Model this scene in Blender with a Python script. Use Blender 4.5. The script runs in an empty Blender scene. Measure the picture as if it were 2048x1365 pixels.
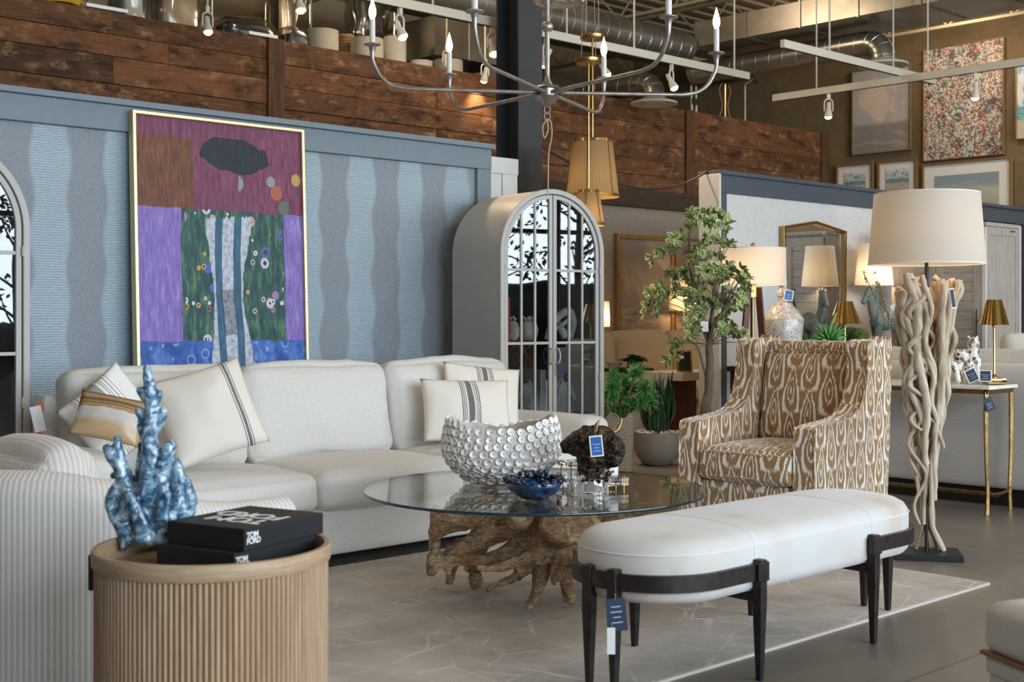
import bpy, bmesh, math, random
from math import sin, cos, pi, radians, sqrt, atan2
from mathutils import Vector, Matrix, Euler, noise as mnoise

# ------------------------------------------------------------------ camera, world, light, exposure
SC = bpy.context.scene
COL = SC.collection
F, H, CX, HY = 2600.0, 1.22, 1024.0, 631.0
YAW = radians(43.43)
CA, SA = cos(YAW), sin(YAW)
cam_d = bpy.data.cameras.new('camera')
cam = bpy.data.objects.new('camera', cam_d)
COL.objects.link(cam)
cam.location = (0, 0, H)
cam.rotation_euler = (pi / 2, 0, -YAW)
cam_d.sensor_width = 36.0
cam_d.lens = F * 36.0 / 2048.0
cam_d.shift_y = -(682.5 - HY) / 2048.0
cam_d.clip_start = 0.05
cam_d.clip_end = 200
cam_d.dof.use_dof = True
cam_d.dof.focus_distance = 6.8
cam_d.dof.aperture_fstop = 5.0
SC.camera = cam

world = bpy.data.worlds.new('daylight_sky')
SC.world = world
world.use_nodes = True
_bg = world.node_tree.nodes['Background']
_bg.inputs['Color'].default_value = (0.62, 0.80, 1.0, 1)
_bg.inputs['Strength'].default_value = 1.2

def lamp(name, kind, loc, power, color, rot=None, aim=None, parent=None, **kw):
    d = bpy.data.lights.new(name, kind)
    d.energy = power
    d.color = color
    for k, v in kw.items():
        setattr(d, k, v)
    o = bpy.data.objects.new(name, d)
    COL.objects.link(o)
    o.location = loc
    if aim is not None:
        o.rotation_euler = (Vector(aim) - Vector(loc)).to_track_quat('-Z', 'Y').to_euler()
    if rot is not None:
        o.rotation_euler = rot
    if parent is not None:
        o.parent = parent
    return o

WARM = (1.0, 0.72, 0.42)
# daylight through the storefront windows behind the camera
lamp('storefront_daylight', 'AREA', (7.0, -6.3, 3.1), 1900, (0.78, 0.89, 1.0), rot=(radians(84), 0, 0), shape='RECTANGLE', size=17.0, size_y=4.6)
# added warm fill lights under the deck, above the picture's top edge
for hx, hy, hw, hc in ((0.5, 4.0, 32, 0), (4.5, 6.0, 42, 0), (8.0, 3.0, 66, 0), (11.6, 2.0, 55, 1), (13.9, 4.4, 130, 1), (5.0, 0.0, 28, 0), (1.0, 8.0, 36, 1), (6.0, 8.4, 32, 1), (8.3, 8.9, 90, 1), (14.2, 7.6, 40, 1)):
    lamp('ceiling_fill_light', 'POINT', (hx, hy, 4.72), hw, ((1.0, 0.90, 0.77), (1.0, 0.80, 0.57))[hc], shadow_soft_size=0.18)

SC.view_settings.view_transform = 'Standard'
SC.view_settings.look = 'None'
SC.view_settings.exposure = 0.2
SC.view_settings.gamma = 1.0
SC.view_settings.use_curve_mapping = False
cy = SC.cycles
cy.use_denoising = True
cy.max_bounces = 9
cy.diffuse_bounces = 4
cy.glossy_bounces = 4
cy.transmission_bounces = 7
cy.transparent_max_bounces = 12
cy.caustics_reflective = False
cy.caustics_refractive = False
cy.sample_clamp_indirect = 4.0

# ------------------------------------------------------------------ place helpers (room: x along the long wall, y towards it)
def at(px, d):
    x = (px - CX) / F * d
    return (CA * x + SA * d, -SA * x + CA * d)
def zat(py, d):
    return H + (HY - py) * d / F
def on_y(px, v):
    r = (px - CX) / F
    d = v / (CA - SA * r)
    return (CA * r * d + SA * d, v, d)
def on_x(px, u):
    r = (px - CX) / F
    d = u / (CA * r + SA)
    return (u, -SA * r * d + CA * d, d)
CAMZ = -YAW           # heading that faces along the camera's right hand

# ------------------------------------------------------------------ object helpers
def tag(o, label=None, cat=None, group=None, kind=None):
    if label: o['label'] = label
    if cat: o['category'] = cat
    if group: o['group'] = group
    if kind: o['kind'] = kind
    return o
def thing(name, label, cat, loc=(0, 0, 0), rz=0.0, group=None):
    o = bpy.data.objects.new(name, None)
    COL.objects.link(o)
    o.empty_display_size = 0.1
    o.location = loc
    o.rotation_euler = (0, 0, rz)
    return tag(o, label, cat, group)
def kids(o):
    return [c for c in bpy.data.objects if c.parent == o]
def dup(root, loc, rz, label, group=None, scale=None):
    def cp(o, par):
        c = o.copy()
        COL.objects.link(c)
        c.parent = par
        for k in kids(o):
            cp(k, c)
        return c
    r = cp(root, None)
    r.location = loc
    r.rotation_euler = (0, 0, rz)
    if scale: r.scale = (scale,) * 3
    r['label'] = label
    if group: r['group'] = group
    return r

def rotm(rx=0, ry=0, rz=0):
    return Euler((rx, ry, rz)).to_matrix().to_4x4()
def TR(x=0, y=0, z=0):
    return Matrix.Translation((x, y, z))

class MB:
    """collects shapes and links them as one mesh"""
    def __init__(s):
        s.v = []; s.f = []; s.uv = []; s.mi = []; s.cur = 0
    def add(s, vs, fs, M=None, uvs=None):
        b = len(s.v)
        if M is not None:
            vs = [M @ Vector(p) for p in vs]
        s.v += [tuple(p) for p in vs]
        for k, f in enumerate(fs):
            s.f.append(tuple(b + i for i in f))
            s.uv.append(uvs[k] if uvs else None)
            s.mi.append(s.cur)
        return s
    def box(s, x0, x1, y0, y1, z0, z1, M=None):
        vs = [(x, y, z) for z in (z0, z1) for y in (y0, y1) for x in (x0, x1)]
        fs = [(0, 2, 3, 1), (4, 5, 7, 6), (0, 1, 5, 4), (2, 6, 7, 3), (0, 4, 6, 2), (1, 3, 7, 5)]
        return s.add(vs, fs, M)
    def grid(s, fn, nu, nv, M=None, closeu=False, closev=False, flip=False, uvfn=None):
        cu = nu if closeu else nu + 1
        cv = nv if closev else nv + 1
        vs = [fn(i / nu, j / nv) for j in range(cv) for i in range(cu)]
        fs = []; uvs = []
        for j in range(nv):
            for i in range(nu):
                a = j * cu + i; b = j * cu + (i + 1) % cu
                c = ((j + 1) % cv) * cu + (i + 1) % cu; d = ((j + 1) % cv) * cu + i
                q = (a, b, c, d); t = [(i / nu, j / nv), ((i + 1) / nu, j / nv), ((i + 1) / nu, (j + 1) / nv), (i / nu, (j + 1) / nv)]
                if flip: q = q[::-1]; t = t[::-1]
                fs.append(q)
                uvs.append([uvfn(*p) for p in t] if uvfn else t)
        return s.add(vs, fs, M, uvs if uvfn else None)
    def tube(s, pts, r, n=8, M=None, cap=True, squash=1.0, wob=0.0, seed=0, uvs=False):
        pts = [Vector(p) for p in pts]
        m = len(pts)
        rr = r if isinstance(r, (list, tuple)) else [r] * m
        tang = []
        for i in range(m):
            t = pts[min(i + 1, m - 1)] - pts[max(i - 1, 0)]
            tang.append(t.normalized() if t.length > 1e-9 else Vector((0, 0, 1)))
        up = Vector((0, 0, 1)) if abs(tang[0].z) < 0.9 else Vector((1, 0, 0))
        nrm = (up - tang[0] * up.dot(tang[0])).normalized()
        vs = []
        for i in range(m):
            nrm = (nrm - tang[i] * nrm.dot(tang[i]))
            nrm = nrm.normalized() if nrm.length > 1e-6 else tang[i].orthogonal().normalized()
            bi = tang[i].cross(nrm)
            for k in range(n):
                a = 2 * pi * k / n
                q = rr[i]
                if wob: q *= 1 + wob * mnoise.noise((cos(a) * 1.3 + seed, sin(a) * 1.3, i * 0.35 + seed * 3.1))
                vs.append(pts[i] + nrm * (cos(a) * q) + bi * (sin(a) * q * squash))
        fs = [(i * n + k, i * n + (k + 1) % n, (i + 1) * n + (k + 1) % n, (i + 1) * n + k) for i in range(m - 1) for k in range(n)]
        us = [[(k / n, i / (m - 1)), ((k + 1) / n, i / (m - 1)), ((k + 1) / n, (i + 1) / (m - 1)), (k / n, (i + 1) / (m - 1))] for i in range(m - 1) for k in range(n)] if uvs else None
        if cap:
            fs += [tuple(range(n - 1, -1, -1)), tuple((m - 1) * n + k for k in range(n))]
            if us: us += [[(0, 0)] * n, [(0, 1)] * n]
        return s.add(vs, fs, M, us)
    def lathe(s, prof, n=24, M=None, cap=True, rad=None, uvs=False, a0=0, a1=2 * pi):
        full = abs(a1 - a0 - 2 * pi) < 1e-6
        m = len(prof); cu = n if full else n + 1
        vs = []
        for (r, z) in prof:
            for k in range(cu):
                a = a0 + (a1 - a0) * k / n
                q = r * (rad(a, z) if rad else 1)
                vs.append((cos(a) * q, sin(a) * q, z))
        fs = []; us = []
        for i in range(m - 1):
            for k in range(n):
                k2 = (k + 1) % cu
                fs.append((i * cu + k, i * cu + k2, (i + 1) * cu + k2, (i + 1) * cu + k))
                us.append([(k / n, i / (m - 1)), ((k + 1) / n, i / (m - 1)), ((k + 1) / n, (i + 1) / (m - 1)), (k / n, (i + 1) / (m - 1))])
        if cap and full:
            if prof[0][0] > 1e-5: fs.append(tuple(range(n - 1, -1, -1))); us.append([(0, 0)] * n)
            if prof[-1][0] > 1e-5: fs.append(tuple((m - 1) * n + k for k in range(n))); us.append([(0, 1)] * n)
        return s.add(vs, fs, M, us if uvs else None)
    def prism(s, poly, a, b, axis='z', M=None):
        """extrude a 2D outline between a and b along an axis"""
        def P(p, t):
            return {'z': (p[0], p[1], t), 'y': (p[0], t, p[1]), 'x': (t, p[0], p[1])}[axis]
        n = len(poly)
        vs = [P(p, a) for p in poly] + [P(p, b) for p in poly]
        fs = [tuple(range(n - 1, -1, -1)), tuple(range(n, 2 * n))] + [(i, (i + 1) % n, n + (i + 1) % n, n + i) for i in range(n)]
        if axis == 'y': fs = [f[::-1] for f in fs]
        return s.add(vs, fs, M)
    def ring(s, outer, inner, a, b, axis='z', M=None, closed=True):
        """a band between two outlines of the same length, extruded"""
        def P(p, t):
            return {'z': (p[0], p[1], t), 'y': (p[0], t, p[1]), 'x': (t, p[0], p[1])}[axis]
        n = len(outer)
        vs = [P(p, a) for p in outer] + [P(p, a) for p in inner] + [P(p, b) for p in outer] + [P(p, b) for p in inner]
        fs = []
        for i in range(n if closed else n - 1):
            j = (i + 1) % n
            fs += [(i, n + i, n + j, j), (2 * n + i, 2 * n + j, 3 * n + j, 3 * n + i), (i, j, 2 * n + j, 2 * n + i), (n + i, 3 * n + i, 3 * n + j, n + j)]
        if not closed:
            fs += [(0, 2 * n, 3 * n, n), (n - 1, 2 * n - 1, 4 * n - 1, 3 * n - 1)]
        if axis == 'y': fs = [f[::-1] for f in fs]
        return s.add(vs, fs, M)
    def soft(s, w, d, h, r, n=10, puff=(0, 0, 0), M=None, wr=0.0, seed=0, fn=None):
        """upholstered block: rounded box centred on x,y, base at 0, faces bulged by puff"""
        idx = {}; vs = []; fs = []
        hx, hy, hz = w / 2, d / 2, h / 2
        def vert(p):
            k = (round(p[0], 5), round(p[1], 5), round(p[2], 5))
            if k not in idx:
                idx[k] = len(vs)
                q = Vector((p[0] * hx, p[1] * hy, p[2] * hz))
                c = Vector((max(-hx + r, min(hx - r, q.x)), max(-hy + r, min(hy - r, q.y)), max(-hz + r, min(hz - r, q.z))))
                dd = q - c
                if dd.length > 1e-9:
                    # push a cube corner back on the rounding
                    m = max(abs(dd.x), abs(dd.y), abs(dd.z))
                    dd = dd.normalized() * m
                q = c + dd
                ax = 1 - p[0] ** 2; ay = 1 - p[1] ** 2; az = 1 - p[2] ** 2
                e = 0.6
                q.x += puff[0] * p[0] * (max(ay, 0) * max(az, 0)) ** e
                q.y += puff[1] * p[1] * (max(ax, 0) * max(az, 0)) ** e
                q.z += puff[2] * p[2] * (max(ax, 0) * max(ay, 0)) ** e
                if wr:
                    nv = mnoise.noise_vector((q.x * 4 + seed * 7.7, q.y * 4, q.z * 4 + seed))
                    n2 = mnoise.noise_vector((q.x * 11 + seed * 7.7, q.y * 11, q.z * 11 + seed))
                    q += nv * wr + n2 * wr * 0.4
                if fn: q = Vector(fn(q))
                q.z += hz
                vs.append(tuple(q))
            return idx[k]
        # denser near the edges
        ts = []
        for i in range(n + 1):
            t = -1 + 2 * i / n
            ts.append(math.copysign(1 - (1 - abs(t)) ** 1.35, t))
        for ax in range(3):
            for sg in (-1, 1):
                for i in range(n):
                    for j in range(n):
                        q = []
                        for (a, b) in ((ts[i], ts[j]), (ts[i + 1], ts[j]), (ts[i + 1], ts[j + 1]), (ts[i], ts[j + 1])):
                            p = [0, 0, 0]
                            p[ax] = sg; p[(ax + 1) % 3] = a; p[(ax + 2) % 3] = b
                            q.append(vert(tuple(p)))
                        fs.append(tuple(q) if sg > 0 else tuple(q[::-1]))
        return s.add(vs, fs, M)
    def pillow(s, w, h, t, n=18, M=None, ear=0.03, seed=0, wr=0.006):
        """throw pillow standing in the xz plane, centred on x, base at 0, front towards -y, with a 0..1 UV"""
        for sg in (-1, 1):
            def fn(a, b, sg=sg):
                x, z = 2 * a - 1, 2 * b - 1
                k = max(0.0, (1 - x * x)) ** 0.55 * max(0.0, (1 - z * z)) ** 0.55
                pin = 1 - ear * 2.2 * ((1 - abs(z)) if abs(x) > abs(z) else (1 - abs(x))) 
                px = x * w / 2 * (1 - ear * 1.6 * (1 - z * z) * abs(x)); pz = z * h / 2 * (1 - ear * 1.6 * (1 - x * x) * abs(z))
                y = sg * t / 2 * k
                nz = mnoise.noise((px * 9 + seed * 5.3, pz * 9, seed * 2.1 + sg))
                return (px, y + sg * wr * nz * (k ** 0.5) * 2, pz + h / 2)
            s.grid(fn, n, n, M, flip=(sg > 0), uvfn=lambda a, b: (a, b))
        return s
    def build(s, name, mat=None, parent=None, smooth=35, bevel=0, bseg=2, sub=0, remesh=0, smoothmod=0, weld=False, disp=None, kind=None):
        me = bpy.data.meshes.new(name)
        me.from_pydata(s.v, [], s.f)
        uvl = me.uv_layers.new(name='UVMap')
        k = 0
        V = s.v
        for p in me.polygons:
            u = s.uv[p.index]
            if u is not None:
                for li, q in zip(p.loop_indices, u):
                    uvl.data[li].uv = q
            else:
                n = p.normal
                ax = max(range(3), key=lambda i: abs(n[i]))
                for li, vi in zip(p.loop_indices, p.vertices):
                    c = V[vi]
                    uvl.data[li].uv = ((c[1], c[2]) if ax == 0 else (c[0], c[2]) if ax == 1 else (c[0], c[1]))
        mats = mat if isinstance(mat, (list, tuple)) else [mat]
        for m in mats:
            if m: me.materials.append(m)
        if len(mats) > 1:
            me.polygons.foreach_set('material_index', s.mi)
        if weld:
            bm = bmesh.new(); bm.from_mesh(me)
            bmesh.ops.remove_doubles(bm, verts=bm.verts, dist=0.0004)
            bm.to_mesh(me); bm.free()
        if smooth:
            me.polygons.foreach_set('use_smooth', [True] * len(me.polygons))
            if smooth < 180:
                me.set_sharp_from_angle(angle=radians(smooth))
        me.update()
        o = bpy.data.objects.new(name, me)
        COL.objects.link(o)
        if parent is not None: o.parent = parent
        if bevel:
            b = o.modifiers.new('bevel', 'BEVEL'); b.width = bevel; b.segments = bseg; b.limit_method = 'ANGLE'; b.angle_limit = radians(40)
        if remesh:
            r = o.modifiers.new('remesh', 'REMESH'); r.mode = 'VOXEL'; r.voxel_size = remesh; r.use_smooth_shade = True
        if smoothmod:
            m = o.modifiers.new('smooth', 'SMOOTH'); m.factor = 0.5; m.iterations = smoothmod
        if disp:
            t = bpy.data.textures.new(name + '_relief', disp[0]); t.noise_scale = disp[1]
            m = o.modifiers.new('relief', 'DISPLACE'); m.texture = t; m.strength = disp[2]; m.mid_level = 0.5
        if sub:
            m = o.modifiers.new('sub', 'SUBSURF'); m.levels = sub; m.render_levels = sub
        if kind: o['kind'] = kind
        return o

def smoothpath(pts, k=6):
    """Catmull-Rom through points"""
    pts = [Vector(p) for p in pts]
    out = []
    for i in range(len(pts) - 1):
        p0 = pts[max(i - 1, 0)]; p1 = pts[i]; p2 = pts[i + 1]; p3 = pts[min(i + 2, len(pts) - 1)]
        for j in range(k):
            t = j / k
            out.append(0.5 * ((2 * p1) + (p2 - p0) * t + (2 * p0 - 5 * p1 + 4 * p2 - p3) * t * t + (3 * p1 - p0 - 3 * p2 + p3) * t ** 3))
    out.append(pts[-1])
    return out
def lerpl(vals, m):
    """resample a list of numbers to m entries"""
    out = []
    for i in range(m):
        t = i / (m - 1) * (len(vals) - 1)
        a = min(int(t), len(vals) - 2)
        out.append(vals[a] + (vals[a + 1] - vals[a]) * (t - a))
    return out
def text_mesh(body, size, mat, name, parent, M, extrude=0.0004, gap=1.0, align='LEFT'):
    c = bpy.data.curves.new(name, 'FONT')
    c.body = body; c.size = size; c.extrude = extrude; c.space_line = gap; c.align_x = align; c.space_character = 0.92; c.offset = size * 0.018
    t = bpy.data.objects.new(name + '_src', c)
    COL.objects.link(t)
    bpy.context.view_layer.update()
    me = bpy.data.meshes.new_from_object(t.evaluated_get(bpy.context.evaluated_depsgraph_get()))
    bpy.data.objects.remove(t); bpy.data.curves.remove(c)
    me.name = name
    me.materials.clear(); me.materials.append(mat)
    o = bpy.data.objects.new(name, me)
    COL.objects.link(o)
    o.parent = parent
    o.matrix_local = M
    return o
# ------------------------------------------------------------------ materials
def hexc(h):
    h = h.lstrip('#')
    return tuple(((c / 12.92) if c <= 0.04045 else ((c + 0.055) / 1.055) ** 2.4) for c in (int(h[i:i + 2], 16) / 255 for i in (0, 2, 4))) + (1.0,)

class G:
    def __init__(s, m):
        s.nt = m.node_tree; s.N = s.nt.nodes; s.L = s.nt.links
        s.b = s.N['Principled BSDF']; s.out = s.N['Material Output']
    def put(s, sock, v):
        if hasattr(v, 'is_output'): s.L.new(v, sock)
        else:
            if isinstance(v, str): v = hexc(v)
            if isinstance(v, tuple) and len(v) == 3 and hasattr(sock.default_value, '__len__') and len(sock.default_value) == 4: v = v + (1.0,)
            sock.default_value = v
    def node(s, t, ins=(), **props):
        n = s.N.new(t)
        for k, v in props.items(): setattr(n, k, v)
        for k, v in (ins.items() if isinstance(ins, dict) else enumerate(ins)):
            if v is not None: s.put(n.inputs[k], v)
        return n
    def obj(s): return s.node('ShaderNodeTexCoord').outputs['Object']
    def uv(s): return s.node('ShaderNodeTexCoord').outputs['UV']
    def gen(s): return s.node('ShaderNodeTexCoord').outputs['Generated']
    def island(s): return s.node('ShaderNodeNewGeometry').outputs['Random Per Island']
    def map(s, v, sc=(1, 1, 1), rot=(0, 0, 0), loc=(0, 0, 0)):
        return s.node('ShaderNodeMapping', {'Vector': v, 'Scale': sc, 'Rotation': rot, 'Location': loc}).outputs[0]
    def noise(s, v, scale=5, detail=3, rough=0.5, dist=0.0, col=False):
        n = s.node('ShaderNodeTexNoise', {'Vector': v, 'Scale': scale, 'Detail': detail, 'Roughness': rough, 'Distortion': dist})
        return n.outputs['Color' if col else 'Fac']
    def vor(s, v, scale=5, feature='F1', out='Distance', rnd=1.0):
        return s.node('ShaderNodeTexVoronoi', {'Vector': v, 'Scale': scale, 'Randomness': rnd}, feature=feature).outputs[out]
    def wave(s, v, scale=5, dist=0, detail=2, dscale=1, dir='X', prof='SIN', type='BANDS'):
        n = s.node('ShaderNodeTexWave', {'Vector': v, 'Scale': scale, 'Distortion': dist, 'Detail': detail, 'Detail Scale': dscale}, wave_profile=prof, wave_type=type)
        if type == 'BANDS': n.bands_direction = dir
        else: n.rings_direction = dir
        return n.outputs['Fac']
    def math(s, op, a, b=0.0, clamp=False):
        return s.node('ShaderNodeMath', (a, b), operation=op, use_clamp=clamp).outputs[0]
    def sep(s, v):
        return s.node('ShaderNodeSeparateXYZ', (v,)).outputs
    def comb(s, x=0.0, y=0.0, z=0.0):
        return s.node('ShaderNodeCombineXYZ', (x, y, z)).outputs[0]
    def ramp(s, fac, stops, interp='LINEAR'):
        n = s.node('ShaderNodeValToRGB', (fac,)); r = n.color_ramp; r.interpolation = interp
        while len(r.elements) < len(stops): r.elements.new(0.5)
        for e, (p, c) in zip(r.elements, stops):
            e.position = p
            e.color = hexc(c) if isinstance(c, str) else ((c, c, c, 1) if not isinstance(c, tuple) else c)
        return n.outputs['Color']
    def mix(s, fac, a, b, mode='MIX'):
        n = s.node('ShaderNodeMix', {}, data_type='RGBA', blend_type=mode)
        s.put(n.inputs[0], fac); s.put(n.inputs[6], a); s.put(n.inputs[7], b)
        return n.outputs[2]
    def bump(s, h, strength=0.3, dist=0.002, prev=None):
        n = s.node('ShaderNodeBump', {'Height': h, 'Strength': strength, 'Distance': dist})
        if prev is not None: s.put(n.inputs['Normal'], prev)
        s.L.new(n.outputs[0], s.b.inputs['Normal'])
        return n.outputs[0]
    def set(s, **kw):
        for k, v in kw.items():
            s.put(s.b.inputs[{'color': 'Base Color', 'rough': 'Roughness', 'metal': 'Metallic', 'sheen': 'Sheen Weight', 'sheenr': 'Sheen Roughness', 'coat': 'Coat Weight', 'spec': 'Specular IOR Level', 'trans': 'Transmission Weight', 'ior': 'IOR', 'emit': 'Emission Strength', 'emitc': 'Emission Color', 'aniso': 'Anisotropic', 'sss': 'Subsurface Weight', 'alpha': 'Alpha', 'coatr': 'Coat Roughness'}[k]], v)

def mat(name, color='#808080', rough=0.6, fn=None, **kw):
    m = bpy.data.materials.new(name)
    m.use_nodes = True
    g = G(m)
    g.set(color=color, rough=rough, **kw)
    if fn: fn(g)
    return m

M = {}
def fabric(c1, c2, sc=260, fleck=0.5):
    def fn(g):
        u = g.uv()
        w1 = g.wave(u, sc * 0.35, 1.2, 2, 3, 'X'); w2 = g.wave(u, sc * 0.35, 1.2, 2, 3, 'Y')
        w = g.math('MAXIMUM', w1, w2)
        n = g.noise(g.map(u, (1, 3.2, 1)), 62, 3)
        n2 = g.noise(g.map(u, (3.2, 1, 1)), 62, 3)
        nn = g.math('ADD', g.math('MULTIPLY', n, 0.5), g.math('MULTIPLY', n2, 0.5))
        f = g.math('ADD', g.math('MULTIPLY', nn, 1.0), g.math('MULTIPLY', w, 0.12))
        g.set(color=g.ramp(f, [(0.40, c2), (0.60, c1)]), rough=0.95, spec=0.15, sheen=0.15)
        g.bump(g.math('ADD', w, nn), 0.25, 0.002)
    return fn
M['sofa'] = mat('oatmeal_weave', fn=fabric('#dddad4', '#cbc7c1'))
M['beige'] = mat('beige_weave', fn=fabric('#d6c6ae', '#c3b199'))
M['greyfab'] = mat('greige_weave', fn=fabric('#cfcac4', '#bbb6b0'))
M['tweed'] = mat('tweed', fn=fabric('#d3cfc2', '#9fa095'))
M['stool'] = mat('pale_linen', fn=fabric('#dedad6', '#c9c5c2'))
def cord(g):
    u = g.uv(); x, y, z = g.sep(u)
    w = g.wave(g.comb(g.math('ADD', x, 0.0), 0.0, 0.0), 17.5, 0.0, 0, 1, 'X')
    n = g.noise(g.map(u, (120, 18, 1)), 3, 3)
    f = g.math('ADD', g.math('MULTIPLY', w, 0.55), g.math('MULTIPLY', n, 0.5))
    g.set(color=g.ramp(f, [(0.2, '#cbc4bd'), (0.65, '#e3ddd6')]), rough=0.95, spec=0.15, sheen=0.2)
    g.bump(w, 0.3, 0.003)
M['cord'] = mat('ribbed_corduroy', fn=cord)

def pillow_stripes(bands, base='#eee7db', dark='#3c3e49', axis=0):
    def fn(g):
        u = g.uv(); s = g.sep(u); x = s[axis]
        jit = g.math('MULTIPLY', g.math('SUBTRACT', g.noise(u, 160, 2), 0.5), 0.006)
        x = g.math('ADD', x, jit)
        acc = None
        for (c, w, k) in bands:
            m = g.math('MULTIPLY', g.math('LESS_THAN', g.math('ABSOLUTE', g.math('SUBTRACT', x, c)), w), k)
            acc = m if acc is None else g.math('MAXIMUM', acc, m)
        fl = g.noise(g.map(u, (1, 1, 1)), 210, 2)
        m = g.math('MULTIPLY', acc, g.math('ADD', 0.35, g.math('MULTIPLY', g.math('GREATER_THAN', fl, 0.45), 0.65)))
        cl = g.mix(g.math('MULTIPLY', g.noise(u, 90, 3), 0.5), base, '#dfd7c9')
        g.set(color=g.mix(m, cl, dark), rough=0.95, spec=0.1, sheen=0.15)
        g.bump(g.noise(u, 200, 2), 0.15, 0.002)
    return fn
M['lumbar'] = mat('cream_linen_navy_stripe', fn=pillow_stripes([(0.5, 0.032, 1), (0.405, 0.006, 1), (0.425, 0.005, 1), (0.445, 0.004, 1), (0.595, 0.006, 1), (0.575, 0.005, 1), (0.555, 0.004, 1)]))
M['sidestripe'] = mat('cream_linen_edge_stripe', fn=pillow_stripes([(0.80, 0.016, 1), (0.765, 0.005, 1), (0.835, 0.005, 1)]))
M['graystripe'] = mat('white_cotton_grey_stripe', fn=pillow_stripes([(0.5, 0.075, 0.8), (0.33, 0.005, 1), (0.36, 0.005, 1), (0.39, 0.004, 1), (0.28, 0.006, 1), (0.23, 0.004, 1), (0.62, 0.005, 1), (0.65, 0.005, 1), (0.70, 0.006, 1), (0.75, 0.004, 1), (0.2, 0.003, 1)], base='#f0eeea', dark='#55565b'))
def tanpillow(g):
    u = g.uv(); s = g.sep(u)
    k = None
    for c, w in ((0.93, 0.02), (0.78, 0.035), (0.70, 0.012)):
        m = g.math('LESS_THAN', g.math('ABSOLUTE', g.math('SUBTRACT', s[1], c)), w)
        k = m if k is None else g.math('MAXIMUM', k, m)
    tan = g.mix(g.math('MULTIPLY', k, 0.75), '#b08b5c', '#4c4437')
    n = g.noise(u, 6, 3)
    y = g.math('ADD', s[1], g.math('MULTIPLY', g.math('SUBTRACT', n, 0.5), 0.08))
    lower = g.mix(g.ramp(y, [(0.28, 0.0), (0.42, 1.0)]), '#c2a27a', '#cfc8c2')
    g.set(color=g.mix(g.math('GREATER_THAN', y, 0.6), lower, tan), rough=g.ramp(y, [(0.55, 0.25), (0.62, 0.85)]))
M['tanstripe'] = mat('tan_striped_cloth_in_plastic', fn=tanpillow)

def ikat(g):
    u = g.uv(); s = g.sep(u)
    # warp streaks jag the edges up and down
    st = g.noise(g.map(u, (150, 9, 1)), 1.0, 3, 0.7)
    wb = g.noise(u, 9, 2)
    y0 = g.math('ADD', s[1], g.math('MULTIPLY', g.math('SUBTRACT', st, 0.5), 0.10))
    x0 = g.math('ADD', s[0], g.math('MULTIPLY', g.math('SUBTRACT', wb, 0.5), 0.03))
    X = g.math('DIVIDE', x0, 0.115); Y = g.math('DIVIDE', y0, 0.262)
    i = g.math('FLOOR', X)
    par = g.math('MODULO', g.math('ABSOLUTE', i), 2.0)
    x = g.math('SUBTRACT', g.math('FRACT', X), 0.5)
    y = g.math('SUBTRACT', g.math('FRACT', g.math('ADD', Y, g.math('MULTIPLY', par, 0.5))), 0.5)
    # teardrops lean alternately; they narrow towards the top
    lean = g.math('MULTIPLY', g.math('SUBTRACT', par, 0.5), 0.22)
    x = g.math('ADD', x, g.math('MULTIPLY', y, lean))
    w = g.math('SUBTRACT', 0.30, g.math('MULTIPLY', y, 0.42))
    a = g.math('DIVIDE', x, w); b = g.math('DIVIDE', y, 0.47)
    r = g.math('SQRT', g.math('ADD', g.math('MULTIPLY', a, a), g.math('MULTIPLY', b, b)))
    k = g.ramp(g.math('DIVIDE', r, 2.0), [(0.0, 0.0), (0.085, 1.0), (0.25, 0.0), (0.315, 1.0), (0.52, 0.0), (0.70, 1.0)], 'CONSTANT')
    th = g.noise(g.map(u, (40, 300, 1)), 1.0, 2)
    brown = g.ramp(th, [(0.3, '#8c6a45'), (0.7, '#b08d62')])
    g.set(color=g.mix(k, '#efebe4', brown), rough=0.85, spec=0.2, sheen=0.5, sheenr=0.4)
    g.bump(g.math('ADD', g.math('MULTIPLY', k, 0.8), th), 0.25, 0.003)
M['ikat'] = mat('ikat_chenille', fn=ikat)

def hide(g):
    p = g.obj(); n = g.noise(p, 3.2, 2)
    g.set(color=g.ramp(n, [(0.40, '#d3d1ce'), (0.58, '#cfc6bb'), (0.72, '#b3a089')]), rough=0.7, sheen=0.4, spec=0.2)
    g.bump(g.noise(g.map(p, (60, 200, 200)), 2, 2), 0.1, 0.001)
M['hide'] = mat('pale_hair_on_hide', fn=hide)

def croc(g):
    u = g.uv(); s = g.sep(u)
    bul = g.math('MULTIPLY', g.math('SINE', g.math('MULTIPLY', s[1], 16.0)), 0.2)
    xw = g.math('ADD', s[0], g.math('MULTIPLY', g.math('SUBTRACT', g.noise(u, 2.0, 2), 0.5), 0.05))
    c = g.math('ADD', g.math('SINE', g.math('MULTIPLY', xw, 2 * pi / 0.42)), bul)
    k = g.ramp(g.math('ADD', g.math('MULTIPLY', c, 0.4), 0.5), [(0.44, 0.0), (0.58, 1.0)])
    ln = g.wave(g.map(u, (1, 1, 1)), 22, 4, 3, 2.5, 'Y')
    peb = g.vor(g.map(u, (1.4, 1, 1)), 75, 'DISTANCE_TO_EDGE')
    hb = g.mix(k, g.math('MINIMUM', g.math('MULTIPLY', peb, 5), 1.0), ln)
    c1 = g.ramp(hb, [(0.1, '#79828a'), (0.8, '#8f979c')])
    c2 = g.ramp(ln, [(0.1, '#8798a2'), (0.7, '#a6b6bf')])
    g.set(color=g.mix(k, c1, c2), rough=g.ramp(k, [(0, 0.5), (1, 0.42)]), spec=0.4)
    g.bump(hb, 0.35, 0.002)
M['croc'] = mat('crocodile_wallpaper', fn=croc)

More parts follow.
